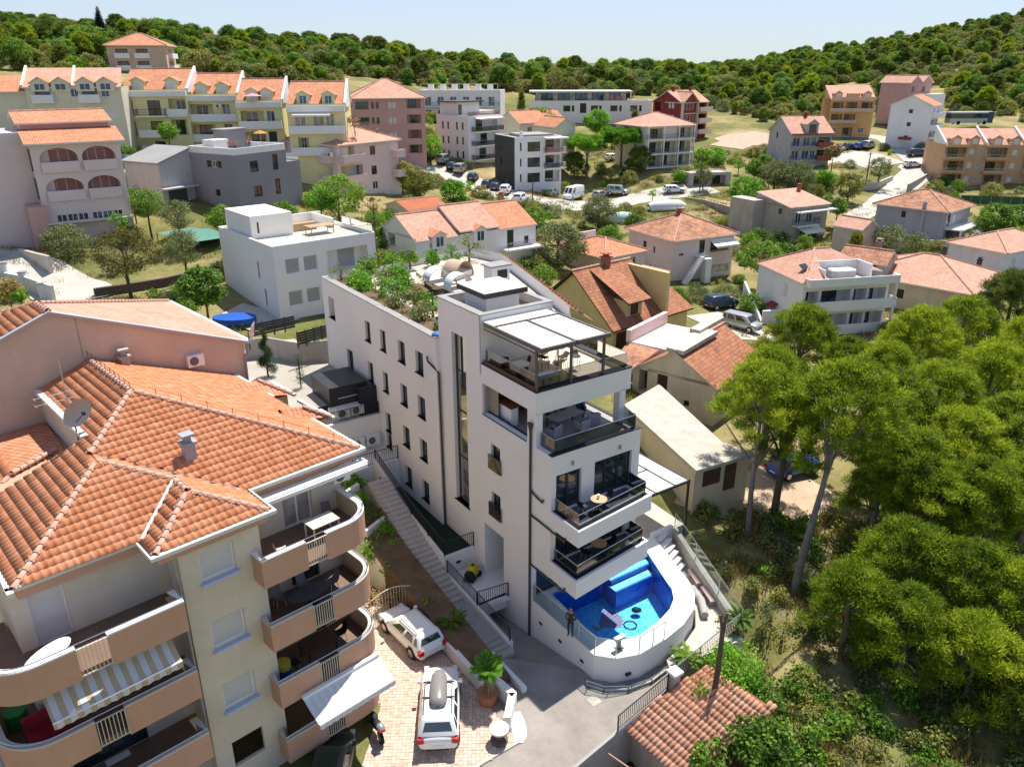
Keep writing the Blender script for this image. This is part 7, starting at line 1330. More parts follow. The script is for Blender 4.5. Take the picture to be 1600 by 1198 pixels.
def car(kind, body, label, loc, rz, group=None, rails=False):
    L, hw, st, (xb0, xb1, xt0, xt1, zr, wb, wt) = KINDS[kind]; t = thing('parked_car' if kind not in ('van', 'bigvan') else 'parked_van', label, 'car' if kind not in ('van', 'bigvan') else 'van', loc, rz, group)
    m = MB(); rows = []
    for x, zb, zt, w_ in st:
        h = zt-zb; rows.append([(x, -w_*.80, zb), (x, -w_*.95, zb+h*.12), (x, -w_, zb+h*.45), (x, -w_*.97, zb+h*.72), (x, -w_*.90, zb+h*.93), (x, -w_*.72, zt), (x, 0, zt+.03), (x, w_*.72, zt), (x, w_*.90, zb+h*.93), (x, w_*.97, zb+h*.72), (x, w_, zb+h*.45), (x, w_*.95, zb+h*.12), (x, w_*.80, zb)])
    m.grid(rows, 0, True); m.face(rows[0][::-1]); m.face(rows[-1]); zb_ = st[4][2]-.06; o = m.obj('body_tmp', body); sb = o.modifiers.new('s', 'SUBSURF'); sb.levels = 2; bpy.context.view_layer.update(); me2 = D.meshes.new_from_object(o.evaluated_get(bpy.context.evaluated_depsgraph_get())); D.objects.remove(o); me2.name = 'shell'; me2.polygons.foreach_set('use_smooth', [True]*len(me2.polygons)); link('shell', me2, t); m = MB()
    fill = kind == 'bigvan'
    r0 = [(xb0, wb), (xb1, wb)]; zsh = zr-.10; ring = lambda x0, x1, w_, z, k=.0: [(x0, -w_*.82, z), (x0-.10, -w_, z), (x1+.06, -w_, z), (x1, -w_*.86, z), (x1, w_*.86, z), (x1+.06, w_, z), (x0-.10, w_, z), (x0, w_*.82, z), (x0+.04, 0, z)]
    f = (zsh-zb_)/(zr-zb_); xs0 = xb0+(xt0-xb0)*f; xs1 = xb1+(xt1-xb1)*f; ws_ = wb+(wt-wb)*f+.015
    R3_ = [ring(xb0, xb1, wb, zb_), ring(xs0, xs1, ws_, zsh), ring(xt0-.04, xt1+.06, wt-.03, zr-.02), ring(xt0-.3, xt1+.3, wt*.7, zr+.015)]; m.grid(R3_, 0, True); m.face(R3_[-1][::-1])
    o = m.obj('cabin', body, t, 40)
    def P(x, f_, s): return (x, s*(wb+(ws_-wb)*f_+.012), zb_+(zsh-zb_)*f_)
    def panel(name, pts, mt): q = MB(); q.face(pts); q.obj(name, mt, t)
    lo_, hi_ = .14, .93; xa = lambda f_: xb0+(xs0-xb0)*f_; xz = lambda f_: xb1+(xs1-xb1)*f_
    ww = lambda f_: (wb+(ws_-wb)*f_)*.80
    panel('windscreen', [(xa(lo_)+.03, -ww(lo_), zb_+(zsh-zb_)*lo_+.01), (xa(lo_)+.03, ww(lo_), zb_+(zsh-zb_)*lo_+.01), (xa(hi_)+.03, ww(hi_), zb_+(zsh-zb_)*hi_+.01), (xa(hi_)+.03, -ww(hi_), zb_+(zsh-zb_)*hi_+.01)], CGL)
    panel('rear_window', [(xz(.3)-.012, ww(.3), zb_+(zsh-zb_)*.3), (xz(.3)-.012, -ww(.3), zb_+(zsh-zb_)*.3), (xz(hi_)-.012, -ww(hi_)*.95, zb_+(zsh-zb_)*hi_), (xz(hi_)-.012, ww(hi_)*.95, zb_+(zsh-zb_)*hi_)], CGL)
    xm = [.16, .47, .52, .80, .84, .96] if kind in ('estate', 'suv', 'van') else [.18, .55, .60, .92] if kind == 'hatch' else [.04, .22]
    for s in (1, -1):
        for a, b in zip(xm[::2], xm[1::2]):
            xl = lambda f_, g: xa(f_)-.10+(xz(f_)+.06-xa(f_)+.10)*g
            panel('side_window', [P(xl(lo_, a-.04 if a == xm[0] else a), lo_, s), P(xl(lo_, b), lo_, s), P(xl(hi_, b), hi_, s), P(xl(hi_, a+.04), hi_, s)], CGL)
        q = MB(); q.box(xb0-.28, s*(wb+.02), zb_+.06, xb0-.12, s*(wb+.2), zb_+.2); q.obj('wing_mirror', body, t)
        q = MB(); zt = st[2][2]; q.box(st[1][0]-.30, s*st[1][3]*.72, zt-.22, st[1][0]+.0, s*(st[1][3]+.0), zt-.08); q.obj('headlight', LENS, t)
        q = MB(); q.box(st[-2][0]-.04, s*st[-2][3]*.72, st[-2][2]-.22, st[-2][0]+.18, s*(st[-3][3]+.0), st[-2][2]+.02); q.obj('tail_light', RED, t)
        if rails: q = MB(); q.tube([(xt0-.2, s*(wt-.04), zr+.03), (xt0-.35, s*(wt-.04), zr+.07), (xt1+.4, s*(wt-.04), zr+.07), (xt1+.25, s*(wt-.04), zr+.03)], .02, 5); q.obj('roof_rail', DARKM, t)
    q = MB(); q.box(-L/2-.012, -.26, .52, -L/2+.03, .26, .63); q.obj('number_plate', WHITE2, t); q = MB(); q.box(L/2-.03, -.4, .3, L/2+.006, .4, .42); q.obj('grille', BLK, t); q = MB(); q.box(-L/2-.005, -.5, .36, -L/2+.05, .5, .42); q.obj('bumper_trim', BLK, t)
    rw = .33 if kind != 'hatch' else .30
    for x in (L*.31, -L*.30):
        for s in (1, -1):
            q = MB(); q.tube([(x, s*(hw-.2), rw), (x, s*(hw+.012), rw)], rw, 16); wl = q.obj('wheel', TYRE, t); q = MB(); q.tube([(x, s*(hw-.05), rw), (x, s*(hw+.02), rw)], rw*.66, 12); q.obj('rim', RIM, wl)
            q = MB(); q.tube([(x, s*(hw-.3), rw+.02), (x, s*(hw-.008), rw+.02)], rw+.07, 14); q.obj('wheel_arch', BLK, t)
    return t
def facing(p, q): return atan2(q[1]-p[1], q[0]-p[0])
def carpx(proto_, body, px, py, px2, py2, label, z=None, group='cars parked around the town'):
    """rear point and front point in the photo give place and heading"""
    a = gnd(px, py); b = gnd(px2, py2); c = (a+b)/2; c.z = G(c.x, c.y)+.14; kind = proto_; src = CARS.get(kind)
    if src is None: CARS[kind] = car(kind, PW, label, c, facing(a, b), group); o = CARS[kind]
    else: o = copy_thing(src, c, facing(a, b), label, group)
    for ob in [o]+list(o.children_recursive):
        for sl in ob.material_slots:
            if sl.material is PW and body is not PW: sl.link = 'OBJECT'; sl.material = body
    return o
CARS = {}
c1 = (at(608, 985, 1.0)+at(672, 1050, 1.0))/2; d1 = facing(at(672, 1050, 1.0), at(608, 985, 1.0))
na, nb = at(606, 970, .6), at(684, 1049, .45); car('estate', PW, 'white estate car with roof rails parked nose in beside the garden wall', ((na.x+nb.x)/2, (na.y+nb.y)/2, 1.0), facing(nb, na), None, True)
c2 = car('suv', PW, 'white estate car with a grey roof box parked nearest on the paved drive', (-3.42, 28.3, 1.0), radians(93), None, True)
m = MB(); rows = []
for x, w_, h in ((1.15, .05, .05), (1.1, .22, .16), (.8, .36, .30), (0, .42, .36), (-.8, .40, .34), (-1.05, .32, .24), (-1.1, .1, .08)): rows.append([(x-.25, w_*cos(pi*k/8), 1.80+h*sin(pi*k/8)) for k in range(9)])
m.grid(rows); bx_ = m.obj('roof_box', M('roof_box_grey', (.22, .21, .20), .3, .03), c2, 1)
for x in (.25, -.7): m = MB(); m.box(x-.03, -.72, 1.74, x+.03, .72, 1.79); m.obj('roof_bar', BLK, c2)
car('hatch', PG, 'dark green hatchback in shade at the bottom below the striped awning', (at(535, 1164, .7).x, at(535, 1164, .7).y-1.95, 1.0), radians(92))
for a in (('hatch', PN, 666, 252, 674, 247, 'dark car at the top of the sloping car park'), ('van', PS, 690, 258, 697, 253, 'silver estate parked between the dark car and the red car'), ('hatch', PR_, 704, 268, 709, 262, 'red car parked beside the small white van'), ('van', PW, 716, 274, 722, 266, 'small white van parked beside the red car'), ('hatch', PB, 736, 286, 742, 278, 'bright blue car in the middle of the car park row'), ('hatch', PN, 757, 296, 763, 289, 'dark blue hatchback, first of a pair below the charcoal wall'), ('hatch', PK, 771, 301, 777, 294, 'black car, second of a pair below the charcoal wall'), ('suv', PW, 786, 307, 793, 300, 'white car parked right of the black car'), ('suv', PW, 806, 320, 820, 313, 'white car parked at the kerb by the dark pole'), ('hatch', PB, 795, 292, 806, 290, 'blue car behind the white cars beside the charcoal wall'),
    ('estate', PW, 850, 310, 874, 303, 'white estate parked left of the big white van'), ('bigvan', PW, 910, 311, 880, 313, 'big white panel van parked beside the main road'), ('estate', PS, 930, 312, 945, 306, 'grey car under the umbrella pines, left'), ('van', PN, 955, 305, 975, 304, 'dark blue van under the umbrella pines'), ('estate', PW, 1040, 303, 1066, 301, 'white estate driving on the main road'), ('estate', PW, 953, 252, 962, 250, 'white car half hidden behind pine trunks'),
    ('estate', PW, 1302, 239, 1314, 236, 'white car parked first in the row by the ochre block'), ('hatch', PK, 1320, 235, 1331, 232, 'black car second in the row by the ochre block'), ('estate', PB, 1338, 235, 1348, 231, 'dark blue car third in the row by the ochre block'), ('van', PW, 1352, 234, 1361, 230, 'white van last in the row by the ochre block'), ('suv', PN, 1423, 245, 1441, 244, 'dark blue car below the white tower house'), ('hatch', PR_, 1440, 244, 1449, 241, 'red car partly behind the dark blue car'), ('estate', PW, 1415, 263, 1435, 261, 'white car driving across the junction'), ('suv', PS, 1458, 233, 1476, 230, 'silver car parked right of the white tower house'),
    ('van', PS, 1135, 507, 1182, 523, 'silver people carrier parked beside the white villa stair'), ('suv', PN, 1108, 482, 1144, 480, 'dark pick up car with a load on its roof by the pink house'), ('estate', PB, 1215, 745, 1262, 735, 'blue car under the pines on the sandy track'), ('hatch', PW, 196, 258, 204, 262, 'pale car by the yellow terrace entrance'), ('suv', PN, 222, 292, 231, 289, 'dark car at the garage of the grey house')): carpx(*a)
# coach on the hill road
bp_ = gnd(1520, 203); bs = thing('coach', 'long dark blue and white coach parked behind the apricot apartment building', 'bus', (bp_.x, bp_.y+3, bp_.z+1.2), facing(gnd(1500, 203), gnd(1572, 200))); m = MB(); m.box(-6, -1.25, .4, 6, 1.25, 1.6, 0); m.box(-6, -1.25, 1.6, 6, 1.25, 2.9, 1); m.box(-5.9, -1.15, 2.9, 5.9, 1.15, 3.3, 2); m.box(4.5, -1.255, .4, 6.01, 1.255, 3.2, 1); m.obj('body', [PS, PN, PW], bs)
for s in (-1, 1):
    for i in range(6): q = MB(); q.box(-5.7+i*1.7, s*1.26, 1.75, -4.15+i*1.7, s*1.27, 2.75); q.obj('window', CGL, bs)
    for x in (-3.5, 3.8): q = MB(); q.tube([(x, s*1.0, .5), (x, s*1.28, .5)], .5, 12); q.obj('wheel', TYRE, bs)
# motorbike
mp = at(588, 1143, 1.0); mk = thing('motorbike', 'dark motorbike with silver tail and red light under the balcony awning', 'motorbike', (mp.x, mp.y, 1.0), radians(118))
for x in (.72, -.68): q = MB(); q.tube([(x, -.07, .32), (x, .07, .32)], .32, 16); wl = q.obj('wheel', TYRE, mk); q = MB(); q.tube([(x, -.08, .32), (x, .08, .32)], .18, 10); q.obj('rim', RIM, wl)
def blob(mb, c, r, m=0, n=10):
    rows = []
    for i in range(n//2+1): a = pi*i/(n//2); rows.append([(c[0]+r[0]*sin(a)*cos(2*pi*k/n), c[1]+r[1]*sin(a)*sin(2*pi*k/n), c[2]+r[2]*cos(a)) for k in range(n)])
    mb.grid(rows, m, True)
q = MB(); blob(q, (.15, 0, .78), (.36, .17, .17)); blob(q, (0, 0, .5), (.4, .16, .25)); q.obj('tank', BLK, mk, 1); q = MB(); blob(q, (-.35, 0, .8), (.4, .17, .09)); q.obj('seat', BLK, mk, 1); q = MB(); blob(q, (-.75, 0, .95), (.24, .2, .18)); q.obj('top_box', PS, mk, 1); q = MB(); q.box(-1.0, -.15, .88, -.9, .15, .98); q.obj('tail_light', RED, mk)
q = MB(); q.tube([(.72, 0, .32), (.5, 0, 1.0)], .05, 6); q.tube([(.42, -.38, 1.05), (.5, 0, 1.0), (.42, .38, 1.05)], .025, 5); q.obj('handlebar', STEEL, mk); q = MB(); blob(q, (.66, 0, .86), (.16, .14, .16)); q.obj('headlight', LENS, mk, 1)

# ------------------------------------------------------------ driveway, street, sheds at the bottom
def hlface(mb, pts, m=0): mb.face([HL(*p) for p in pts], m)
m = MB(); hlface(m, [(-16, -7.2, .97), (-5.3, -6.55, .97), (-5.0, 6.5, .97), (-8.5, 9, .97), (-16, 9, .97)]); m.obj('driveway', M('paver_bed', (.36, .25, .19), .95, .1, 2), kind='structure')
m = MB(); ca, sa = cos(radians(2)), sin(radians(2)); pv_ = [(-15.5, -7.1), (-5.35, -6.5), (-5.18, -3.4), (-5.18, 5.0), (-7, 7), (-15.5, 7)]
inv = lambda X, Y: ((X-HC.x)*hu.x+(Y-HC.y)*hu.y, (X-HC.x)*hv.x+(Y-HC.y)*hv.y)
for i in range(-60, 60):
    for j in range(-60, 60):
        x0, y0 = -4+i*.185, 27+j*.185; x, y = x0*ca-y0*sa+.95, x0*sa+y0*ca; a_, b_ = inv(x, y)
        if y > 17 and x > -9.5 and in_poly(a_, b_, pv_):
            g_ = random.uniform(.975, .992); s_ = .085; m.prism([(x-s_, y-s_), (x+s_, y-s_), (x+s_, y+s_), (x-s_, y+s_)], .95, g_)
PAVM = clay_mat('pinkish_pavers', ((.50, .36, .28), (.60, .45, .36), (.66, .52, .43))); o = m.obj('paving_stones', PAVM); o['kind'] = 'stuff'
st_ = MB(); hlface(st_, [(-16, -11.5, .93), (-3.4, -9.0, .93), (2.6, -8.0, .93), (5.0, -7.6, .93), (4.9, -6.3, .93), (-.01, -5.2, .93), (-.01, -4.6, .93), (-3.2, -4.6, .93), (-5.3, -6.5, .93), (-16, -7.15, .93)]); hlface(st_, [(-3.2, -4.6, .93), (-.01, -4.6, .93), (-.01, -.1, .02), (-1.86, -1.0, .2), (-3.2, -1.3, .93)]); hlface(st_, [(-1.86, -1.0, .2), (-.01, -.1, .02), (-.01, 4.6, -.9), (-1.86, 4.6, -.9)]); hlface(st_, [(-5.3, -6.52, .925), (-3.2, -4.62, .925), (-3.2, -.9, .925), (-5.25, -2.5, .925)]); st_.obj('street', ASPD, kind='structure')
for (a_, b_), w_, mt in (((-.9, -6.55), .5, CONC),): m = MB(); m.box(-.25, -.25, 0, .3, .3, .012); o = link('street_patch', m.mesh('street_patch', CONC), None, HL(a_, b_, .932), YAW); o['kind'] = 'structure'
t = thing('white_apron', 'white painted concrete apron beside the round table at the drive entrance', 'kerb', HL(-4.85, -5.9, .93), YAW); m = MB(); m.prism([(-.62, -.5), (-.35, -.78), (0, -.6), (.3, -.2), (.5, .3), (.62, .8), (.3, .95), (-.1, .5)], 0, .05); m.obj('apron', WHITE2, t)
m = MB(); m.prism([(-11, -6.75), (-5.3, -6.6), (-5.3, -6.45), (-11, -6.6)], .85, 1.0); o = m.obj('kerb', STONE); o.matrix_world = Matrix.Translation(HC) @ Matrix.Rotation(YAW, 4, 'Z'); o['kind'] = 'structure'
kb = thing('street_railing', 'low steel rail on a curved kerb along the foot of the pool wall', 'railing', HL(0, 0, 0), YAW); pth = [(-.55, -5.6, .94), (-.1, -6.35, .94), (.9, -7.0, .94), (2.2, -7.25, .94), (3.4, -7.1, .94)]
m = MB(); curved(m, [(p[0], p[1]) for p in pth], .9, 1.02, .12); m.obj('kerb', CONC, kb); railing(pth, .32, STEEL, .5, kb)
m = MB(); m.prism([(.0, -5.95), (.9, -6.6), (2.2, -6.9), (3.4, -6.8), (3.4, -6.6), (1.9, -6.66), (.72, -6.3)], .932, .99); m.obj('gravel_strip', M('grey_gravel', (.22, .21, .20), .95, .25, 8), kb)
# sheds
sh_ = thing('tiled_shed', 'low shed with barrel tiled roof between street fence and bushes', 'shed', HL(0, 0, 0), YAW)
SR = [(-.42, -11.9, .45), (-.75, -8.25, .72), (4.6, -8.6, 1.9), (5.2, -12.2, 1.6)]; m = MB(); m.face(SR); m.obj('roof', UNDER, sh_); tiled(sh_, [[(-.75, -8.25, .72), (-.42, -11.9, .45), (5.2, -12.2, 1.6), (4.6, -8.6, 1.9)]], .22, .42, 300, CLAYOLD, True, .48)
m = MB(); m.box(-.2, -11.8, -3, .0, -8.4, .4); m.box(0, -8.6, -3, 4.5, -8.5, .8); m.obj('wall', CONC, sh_)
s2 = thing('tiled_shed', 'corner of a second shed roof with bright barrel tiles cut by the bottom edge', 'shed', HL(0, 0, 0), YAW); R2 = [(-6.4, -10.2, .55), (-3.6, -9.6, .85), (-1.9, -13, .2), (-4.8, -13.6, 0)]; m = MB(); m.face([(x, y, z-.03) for x, y, z in R2]); m.obj('roof', UNDER, s2); tiled(s2, [[(-1.9, -13, .2), (-4.8, -13.6, 0), (-6.4, -10.2, .55), (-3.6, -9.6, .85)]], .22, .42, 200, CLAYOLD, True, .48); m = MB(); m.prism([(-6.2, -10.4), (-4.7, -13.4), (-2.1, -12.9), (-3.7, -9.8)], -3, -.05); m.obj('wall', CONC, s2)
m = MB(); hlface(m, [(-4, -14, -1.9), (0, -14, -1.9), (0, -8.7, -1.7), (-4, -8.9, -1.7)]); m.obj('yard', STONE, kind='structure')
yf = thing('street_fence', 'dark rail on the wall between street and shed yard with a square stone pier', 'fence', HL(0, 0, 0), YAW); m = MB(); m.prism([(-5.5, -9.35), (2.55, -8.1), (2.55, -7.95), (-5.5, -9.2)], -2, 1.0); m.obj('wall', COPING, yf); railing([(-1.2, -8.6, 1.0), (2.5, -8.02, 1.0)], .9, DARKM, .14, yf); railing([(2.9, -8.0, 1.2), (5.0, -7.75, 1.3), (8.3, -7.4, 1.6)], .9, STEEL, .14, yf)
pr = thing('stone_pier', 'square pale stone pier with a flat cap at the shed roof corner', 'pier', HL(2.75, -8.2, .3), YAW); m = MB(); m.box(-.2, -.2, 0, .2, .2, 1.7); m.obj('shaft', STONE, pr); m = MB(); m.box(-.3, -.3, 1.7, .3, .3, 1.85); m.obj('cap', WHITE2, pr)
for i, (px, py, lb) in enumerate(((967, 1180, 'used car tyre lying flat in the shed yard, whole one'), (990, 1200, 'used car tyre lying in the shed yard, cut by the bottom edge'))):
    p = at(px, py, -1.5); t = thing('tyre', lb, 'tyre', (p.x, p.y, -1.7), 0, 'tyres in the shed yard'); m = MB(); rows = [[((.34+.12*cos(2*pi*j/8))*cos(2*pi*k/20), (.34+.12*cos(2*pi*j/8))*sin(2*pi*k/20), .12+.1*sin(2*pi*j/8)) for j in range(8)] for k in range(21)]; m.grid(rows, 0, True); m.obj('tread', TYRE, t, 1)
for i in range(3): p, q_ = HL(-2.0+i*.25, -9.6, -1.4), HL(-.9+i*.2, -12.5, -1.4); tag(link('metal_pole', (lambda mm: (mm.tube([p, q_], .04, 6), mm.mesh('metal_pole', STEEL))[1])(MB())), ('leftmost', 'middle', 'rightmost')[i]+' of three steel poles lying beside the tyres in the yard', 'pole', 'poles in the shed yard')
m = MB(); m.tube([HL(-2.1, -9.0, .5), HL(-.6, -12.6, -.4)], .05, 6); tag(m.obj('rusty_beam', M('rusty_pink', (.45, .25, .19), .8)), 'rusty pink beam slanting over the shed yard', 'beam')
# wooden pole in the bushes
pp = at(1110, 1108, .5); t = thing('wooden_pole', 'dark leaning wooden pole with a forked top beside the shed roof', 'pole', pp); m = MB(); m.tube([(0, 0, -1.5), (.25, .35, 2.2), (.3, .5, 4.4)], [.17, .14, .11], 8); m.tube([(.3, .5, 4.2), (.12, .6, 5.1)], [.08, .06], 6); m.tube([(.3, .5, 4.2), (.45, .6, 5.2)], [.08, .06], 6); m.obj('shaft', BARK, t)
# ------------------------------------------------------------ right of the pool: path, deck roof, fence
pt = thing('side_path', 'stone path and steps between pool wall and glass fence', 'terrace', HL(0, 0, 0), YAW); m = MB()
m.prism([(3.4, -7.3), (8.2, -7.9), (9.6, -5), (10.9, -2.3), (11.4, .6), (9.9, .8), (8.65, -2.9), (7.8, -4.85), (6.8, -5.8), (5.3, -6.4), (3.75, -6.7)], -1.5, 1.25); m.prism([(6.3, .72), (12.4, .6), (12.8, 6), (6.3, 6)], -1, 2.38); m.obj('paving', STONE, pt)
for i in range(6): m = MB(); m.box(-.55, -.14, 0, .55, .16, .17); o = link('step', _wm.setdefault('step', m.mesh('step', WHITE2)), pt, (9.85-.12*i+.5, .4-i*.42, 2.2-i*.17)); o.rotation_euler = (0, 0, radians(18))
m = MB(); m.prism([(11.2, .4), (11.5, .4), (8.6, -7.5), (8.2, -7.4)], -1.5, [2.6, 2.6, 1.7, 1.7]); m.obj('low_wall', CONC, pt); glass_rail([(11.45, .5, 2.6), (10.4, -2.3, 2.3), (9.4, -5, 2.0), (8.5, -7.4, 1.75)], .95, pt); m = MB(); m.box(9.6, .55, 1.2, 11.4, .75, 2.7); m.obj('end_wall', WHITE, pt)
for k_, (a_, b_) in enumerate(((9.9, -3.0), (9.3, -4.6))): bn = thing('stone_bench', ('upper', 'lower')[k_]+' of two pinkish stone slabs beside the pool path', 'bench', HL(a_, b_, 1.25), YAW+radians(66)); m = MB(); m.box(-.7, -.35, .3, .7, .35, .4); m.obj('seat', M('pink_stone', (.45, .33, .31), .85, .15), bn); m = MB(); m.box(-.6, -.3, 0, -.4, .3, .3); m.box(.4, -.3, 0, .6, .3, .3); m.obj('leg', CONC, bn)
cv = thing('pool_cover', 'rolled grey pool cover lying along the pool wall', 'cover', HL(0, 0, 0), YAW); m = MB(); m.tube([(8.9, -3.5, 1.5), (8.5, -4.6, 1.5), (7.7, -5.6, 1.5)], .22, 8); m.obj('roll', M('cover_grey', (.38, .37, .36), .8, .2, 4), cv, 1)
dk = thing('deck_canopy', 'fabric canopy on dark posts over the dining deck right of the hotel', 'canopy', HL(0, 0, 0), YAW); m = MB(); z = 5.5
for x, y in ((12.4, .55), (12.6, 5.6), (7.2, .6)): m.box(x-.06, y-.06, 1.2, x+.06, y+.06, z)
for q in ((7.1, .5, 12.5, .62), (7.1, 5.5, 12.7, 5.62), (7.1, .5, 7.2, 5.6), (9.6, .5, 9.7, 5.6), (11.2, .5, 11.3, 5.6), (12.4, .5, 12.5, 5.6)): m.box(q[0], q[1], z-.08, q[2], q[3], z+.06)
m.box(7.1, 3.0, z-.08, 11.3, 3.1, z+.06); m.obj('frame', DARKM, dk)
for q in ((7.2, .62, 9.6, 3.0), (7.2, 3.1, 9.6, 5.5), (9.7, .62, 11.2, 3.0), (9.7, 3.1, 11.2, 5.5)): m = MB(); m.box(q[0], q[1], z-.02, q[2], q[3], z+.02); m.obj('fabric_panel', FAB, dk)
m = MB(); m.box(11.3, .62, z-.02, 12.4, 5.5, z+.02); m.obj('roof_sheet', M('pale_sheet', (.60, .60, .60), .5), dk)
# ------------------------------------------------------------ furniture
def table(label, loc, rz, r=.42, h=.74, top=None, sx=1, name='round_table', group=None, leg=None):
    t = thing(name, label, 'table', loc, rz, group); m = MB()
    if sx == 1: m.cyl((0, 0), r, h-.035, h, 20)
    else: m.prism([(-r*sx, -r), (r*sx, -r), (r*sx, r), (-r*sx, r)], h-.04, h)
    m.obj('table_top', top or M('oak_top', (.50, .33, .19), .5, .1, 3), t); m = MB()
    if sx == 1: m.cyl((0, 0), .035, .03, h-.03, 8); m.cyl((0, 0), .22, 0, .03, 12); m.obj('leg', leg or DARKM, t)
    else:
        for x in (-1, 1):
            for y in (-1, 1): q = MB(); q.box(x*(r*sx-.06)-.025, y*(r-.06)-.025, 0, x*(r*sx-.06)+.025, y*(r-.06)+.025, h-.04); q.obj('leg', leg or DARKM, t)
    return t
_ch = {}
def chair(label, loc, rz, kind='shell', seat=None, legs=None, group=None):
    key = (kind, seat.name if seat else 0)
    if key in _ch: return copy_thing(_ch[key], loc, rz, label, group)
    t = thing('chair', label, 'chair', loc, rz, group); sh = .72 if kind == 'bar' else .45; seat = seat or BLK; legs = legs or M('beech', (.50, .34, .18), .6); m = MB()
    rows = []
    for u_, y, z in ((0, .24, sh), (.2, .1, sh-.02), (.4, -.12, sh), (.6, -.22, sh+.12), (1, -.30, sh+(.22 if kind == 'bar' else .42))): rows.append([(-.23*(1-.15*u_), y, z+.05*(1-u_)), (-.12, y-.01, z), (.12, y-.01, z), (.23*(1-.15*u_), y, z+.05*(1-u_))])
    m.grid(rows); m.grid([[(x, y-.004, z-.03) for x, y, z in r] for r in rows]); m.obj('seat', seat, t, 1)
    if kind == 'arm': q = MB(); q.box(-.32, -.3, .35, -.24, .25, .62); q.box(.24, -.3, .35, .32, .25, .62); q.box(-.32, -.36, .2, .32, -.28, .8); q.box(-.28, -.3, .2, .28, .25, .42); q.obj('arm_shell', M('wicker_grey', (.36, .33, .36), .9, .15, 5), t)
    for x in (-.19, .19):
        for y in (-.19, .19): q = MB(); q.tube([(x*.7, y*.7, sh-.02), (x*1.1, y*1.1, 0)], .016, 5); q.obj('leg', legs, t)
    _ch[key] = t; return t
BLU = M('navy_cushion', (.03, .05, .16), .9, .15, 3)
table('round oak table on the middle balcony of the hotel', HL(2.2, -2.75, 8.49), 0); chair('black shell chair left of the oak table on the middle balcony', HL(1.4, -2.5, 8.49), YAW-1.4); chair('black shell chair right of the oak table on the middle balcony', HL(2.9, -2.5, 8.49), YAW+1.5)
tag(link('lantern', (lambda mm: (mm.cyl((0, 0), .07, 0, .22, 8), mm.mesh('lantern', WHITE2))[1])(MB()), None, HL(2.2, -2.7, 9.23)), 'white lantern on the oak table of the middle balcony', 'lantern')
table('round oak table in shade on the lowest balcony of the hotel', HL(2.6, -2.45, 5.59), 0); chair('black shell chair left of the table on the lowest balcony', HL(1.8, -2.4, 5.59), YAW-1.5); chair('black shell chair right of the table on the lowest balcony', HL(3.4, -2.4, 5.59), YAW+1.4)
table('long grey dining table in the open loggia of the hotel', HL(2.9, 1.0, 11.56), YAW+.1, .45, .74, M('grey_top', (.36, .34, .38), .6), 2.2, 'dining_table')
for i, (a_, b_, r_) in enumerate(((1.5, .2, .3), (2.4, 1.95, 3.2), (3.4, 1.95, 3.1), (4.4, 1.6, 2.6), (4.3, .3, -.6), (3.2, .0, .1))): chair(('grey wicker armchair at the left front of the loggia dining table', 'grey wicker armchair left behind the loggia table', 'grey wicker armchair right behind the loggia table', 'grey wicker armchair at the right end of the loggia table', 'grey wicker armchair at the right front of the loggia table', 'grey wicker armchair in the front middle of the loggia table')[i], HL(a_, b_, 11.56), YAW+r_, 'arm', BLU)
table('white round bistro table under the terrace roof, left', HL(.9, 2.2, 14.46), 0, .45, .74, WHITE2); table('white round high table under the terrace roof, right', HL(3.6, 2.6, 14.46), 0, .4, 1.0, WHITE2); table('low white table at the front of the top terrace', HL(1.3, .5, 14.46), YAW, .4, .6, M('blue_white_top', (.6, .66, .78), .5), 1.3, 'low_table')
WK = M('bar_seat_cream', (.55, .50, .44), .6)
for i, (a_, b_, kd, st2) in enumerate(((.5, 1.6, 'shell', BLK), (1.4, 2.6, 'shell', BLK), (.4, 2.9, 'shell', BLK), (2.0, 1.6, 'bar', WK), (2.4, 2.3, 'bar', BLK), (2.8, 1.3, 'bar', WK), (3.3, 1.8, 'bar', WK), (3.9, 1.5, 'bar', BLK), (3.1, 3.1, 'bar', WK), (4.1, 3.1, 'bar', BLK))): chair(('black chair before the bistro table', 'black chair right of the bistro table', 'black chair behind the bistro table', 'cream bar stool beside the left terrace post', 'black bar stool behind the cream one', 'cream bar stool in the middle of the terrace', 'cream bar stool nearest the high table', 'black bar stool right before the high table', 'cream bar stool behind the high table', 'black bar stool right behind the high table')[i], HL(a_, b_, 14.46), YAW+i*1.3, kd, st2)
# apartment balconies
table('pale rectangular table on the top balcony of the apartment house', BL(2.6, 1.0, 11.2), BRZ, .42, .72, M('cream_top', (.60, .55, .45), .5), 1.5, 'dining_table', None, WHITE2); TXT = M('taupe_mesh', (.14, .11, .11), .8)
chair('white framed chair left of the table on the top balcony', BL(.5, .5, 11.2), BRZ-1.7, 'shell', M('white_mesh', (.6, .55, .5), .7), WHITE2); chair('taupe reclining chair right of the table on the top balcony', BL(3.3, 1.7, 11.2), BRZ+2.9, 'shell', TXT, WHITE2)
t = table('dark oval table in shade on the second balcony of the apartment house', BL(1.6, .9, 8.2), BRZ, .5, .72, M('slate_top', (.10, .095, .11), .6), 1, 'oval_table'); t.scale = (1.9, 1, 1)
for i, (p_, q_, r_) in enumerate(((.7, 1.8, 3.1), (1.9, 1.9, 3.1), (.2, .1, -.8), (2.9, 1.2, 1.6))): chair(('grey mesh chair behind the dark oval table, left', 'grey mesh chair behind the dark oval table, right', 'grey mesh chair at the left end of the dark oval table', 'grey mesh chair at the right end of the dark oval table')[i], BL(p_, q_, 8.2), BRZ+r_, 'shell', M('grey_mesh', (.22, .20, .22), .8), WHITE2)
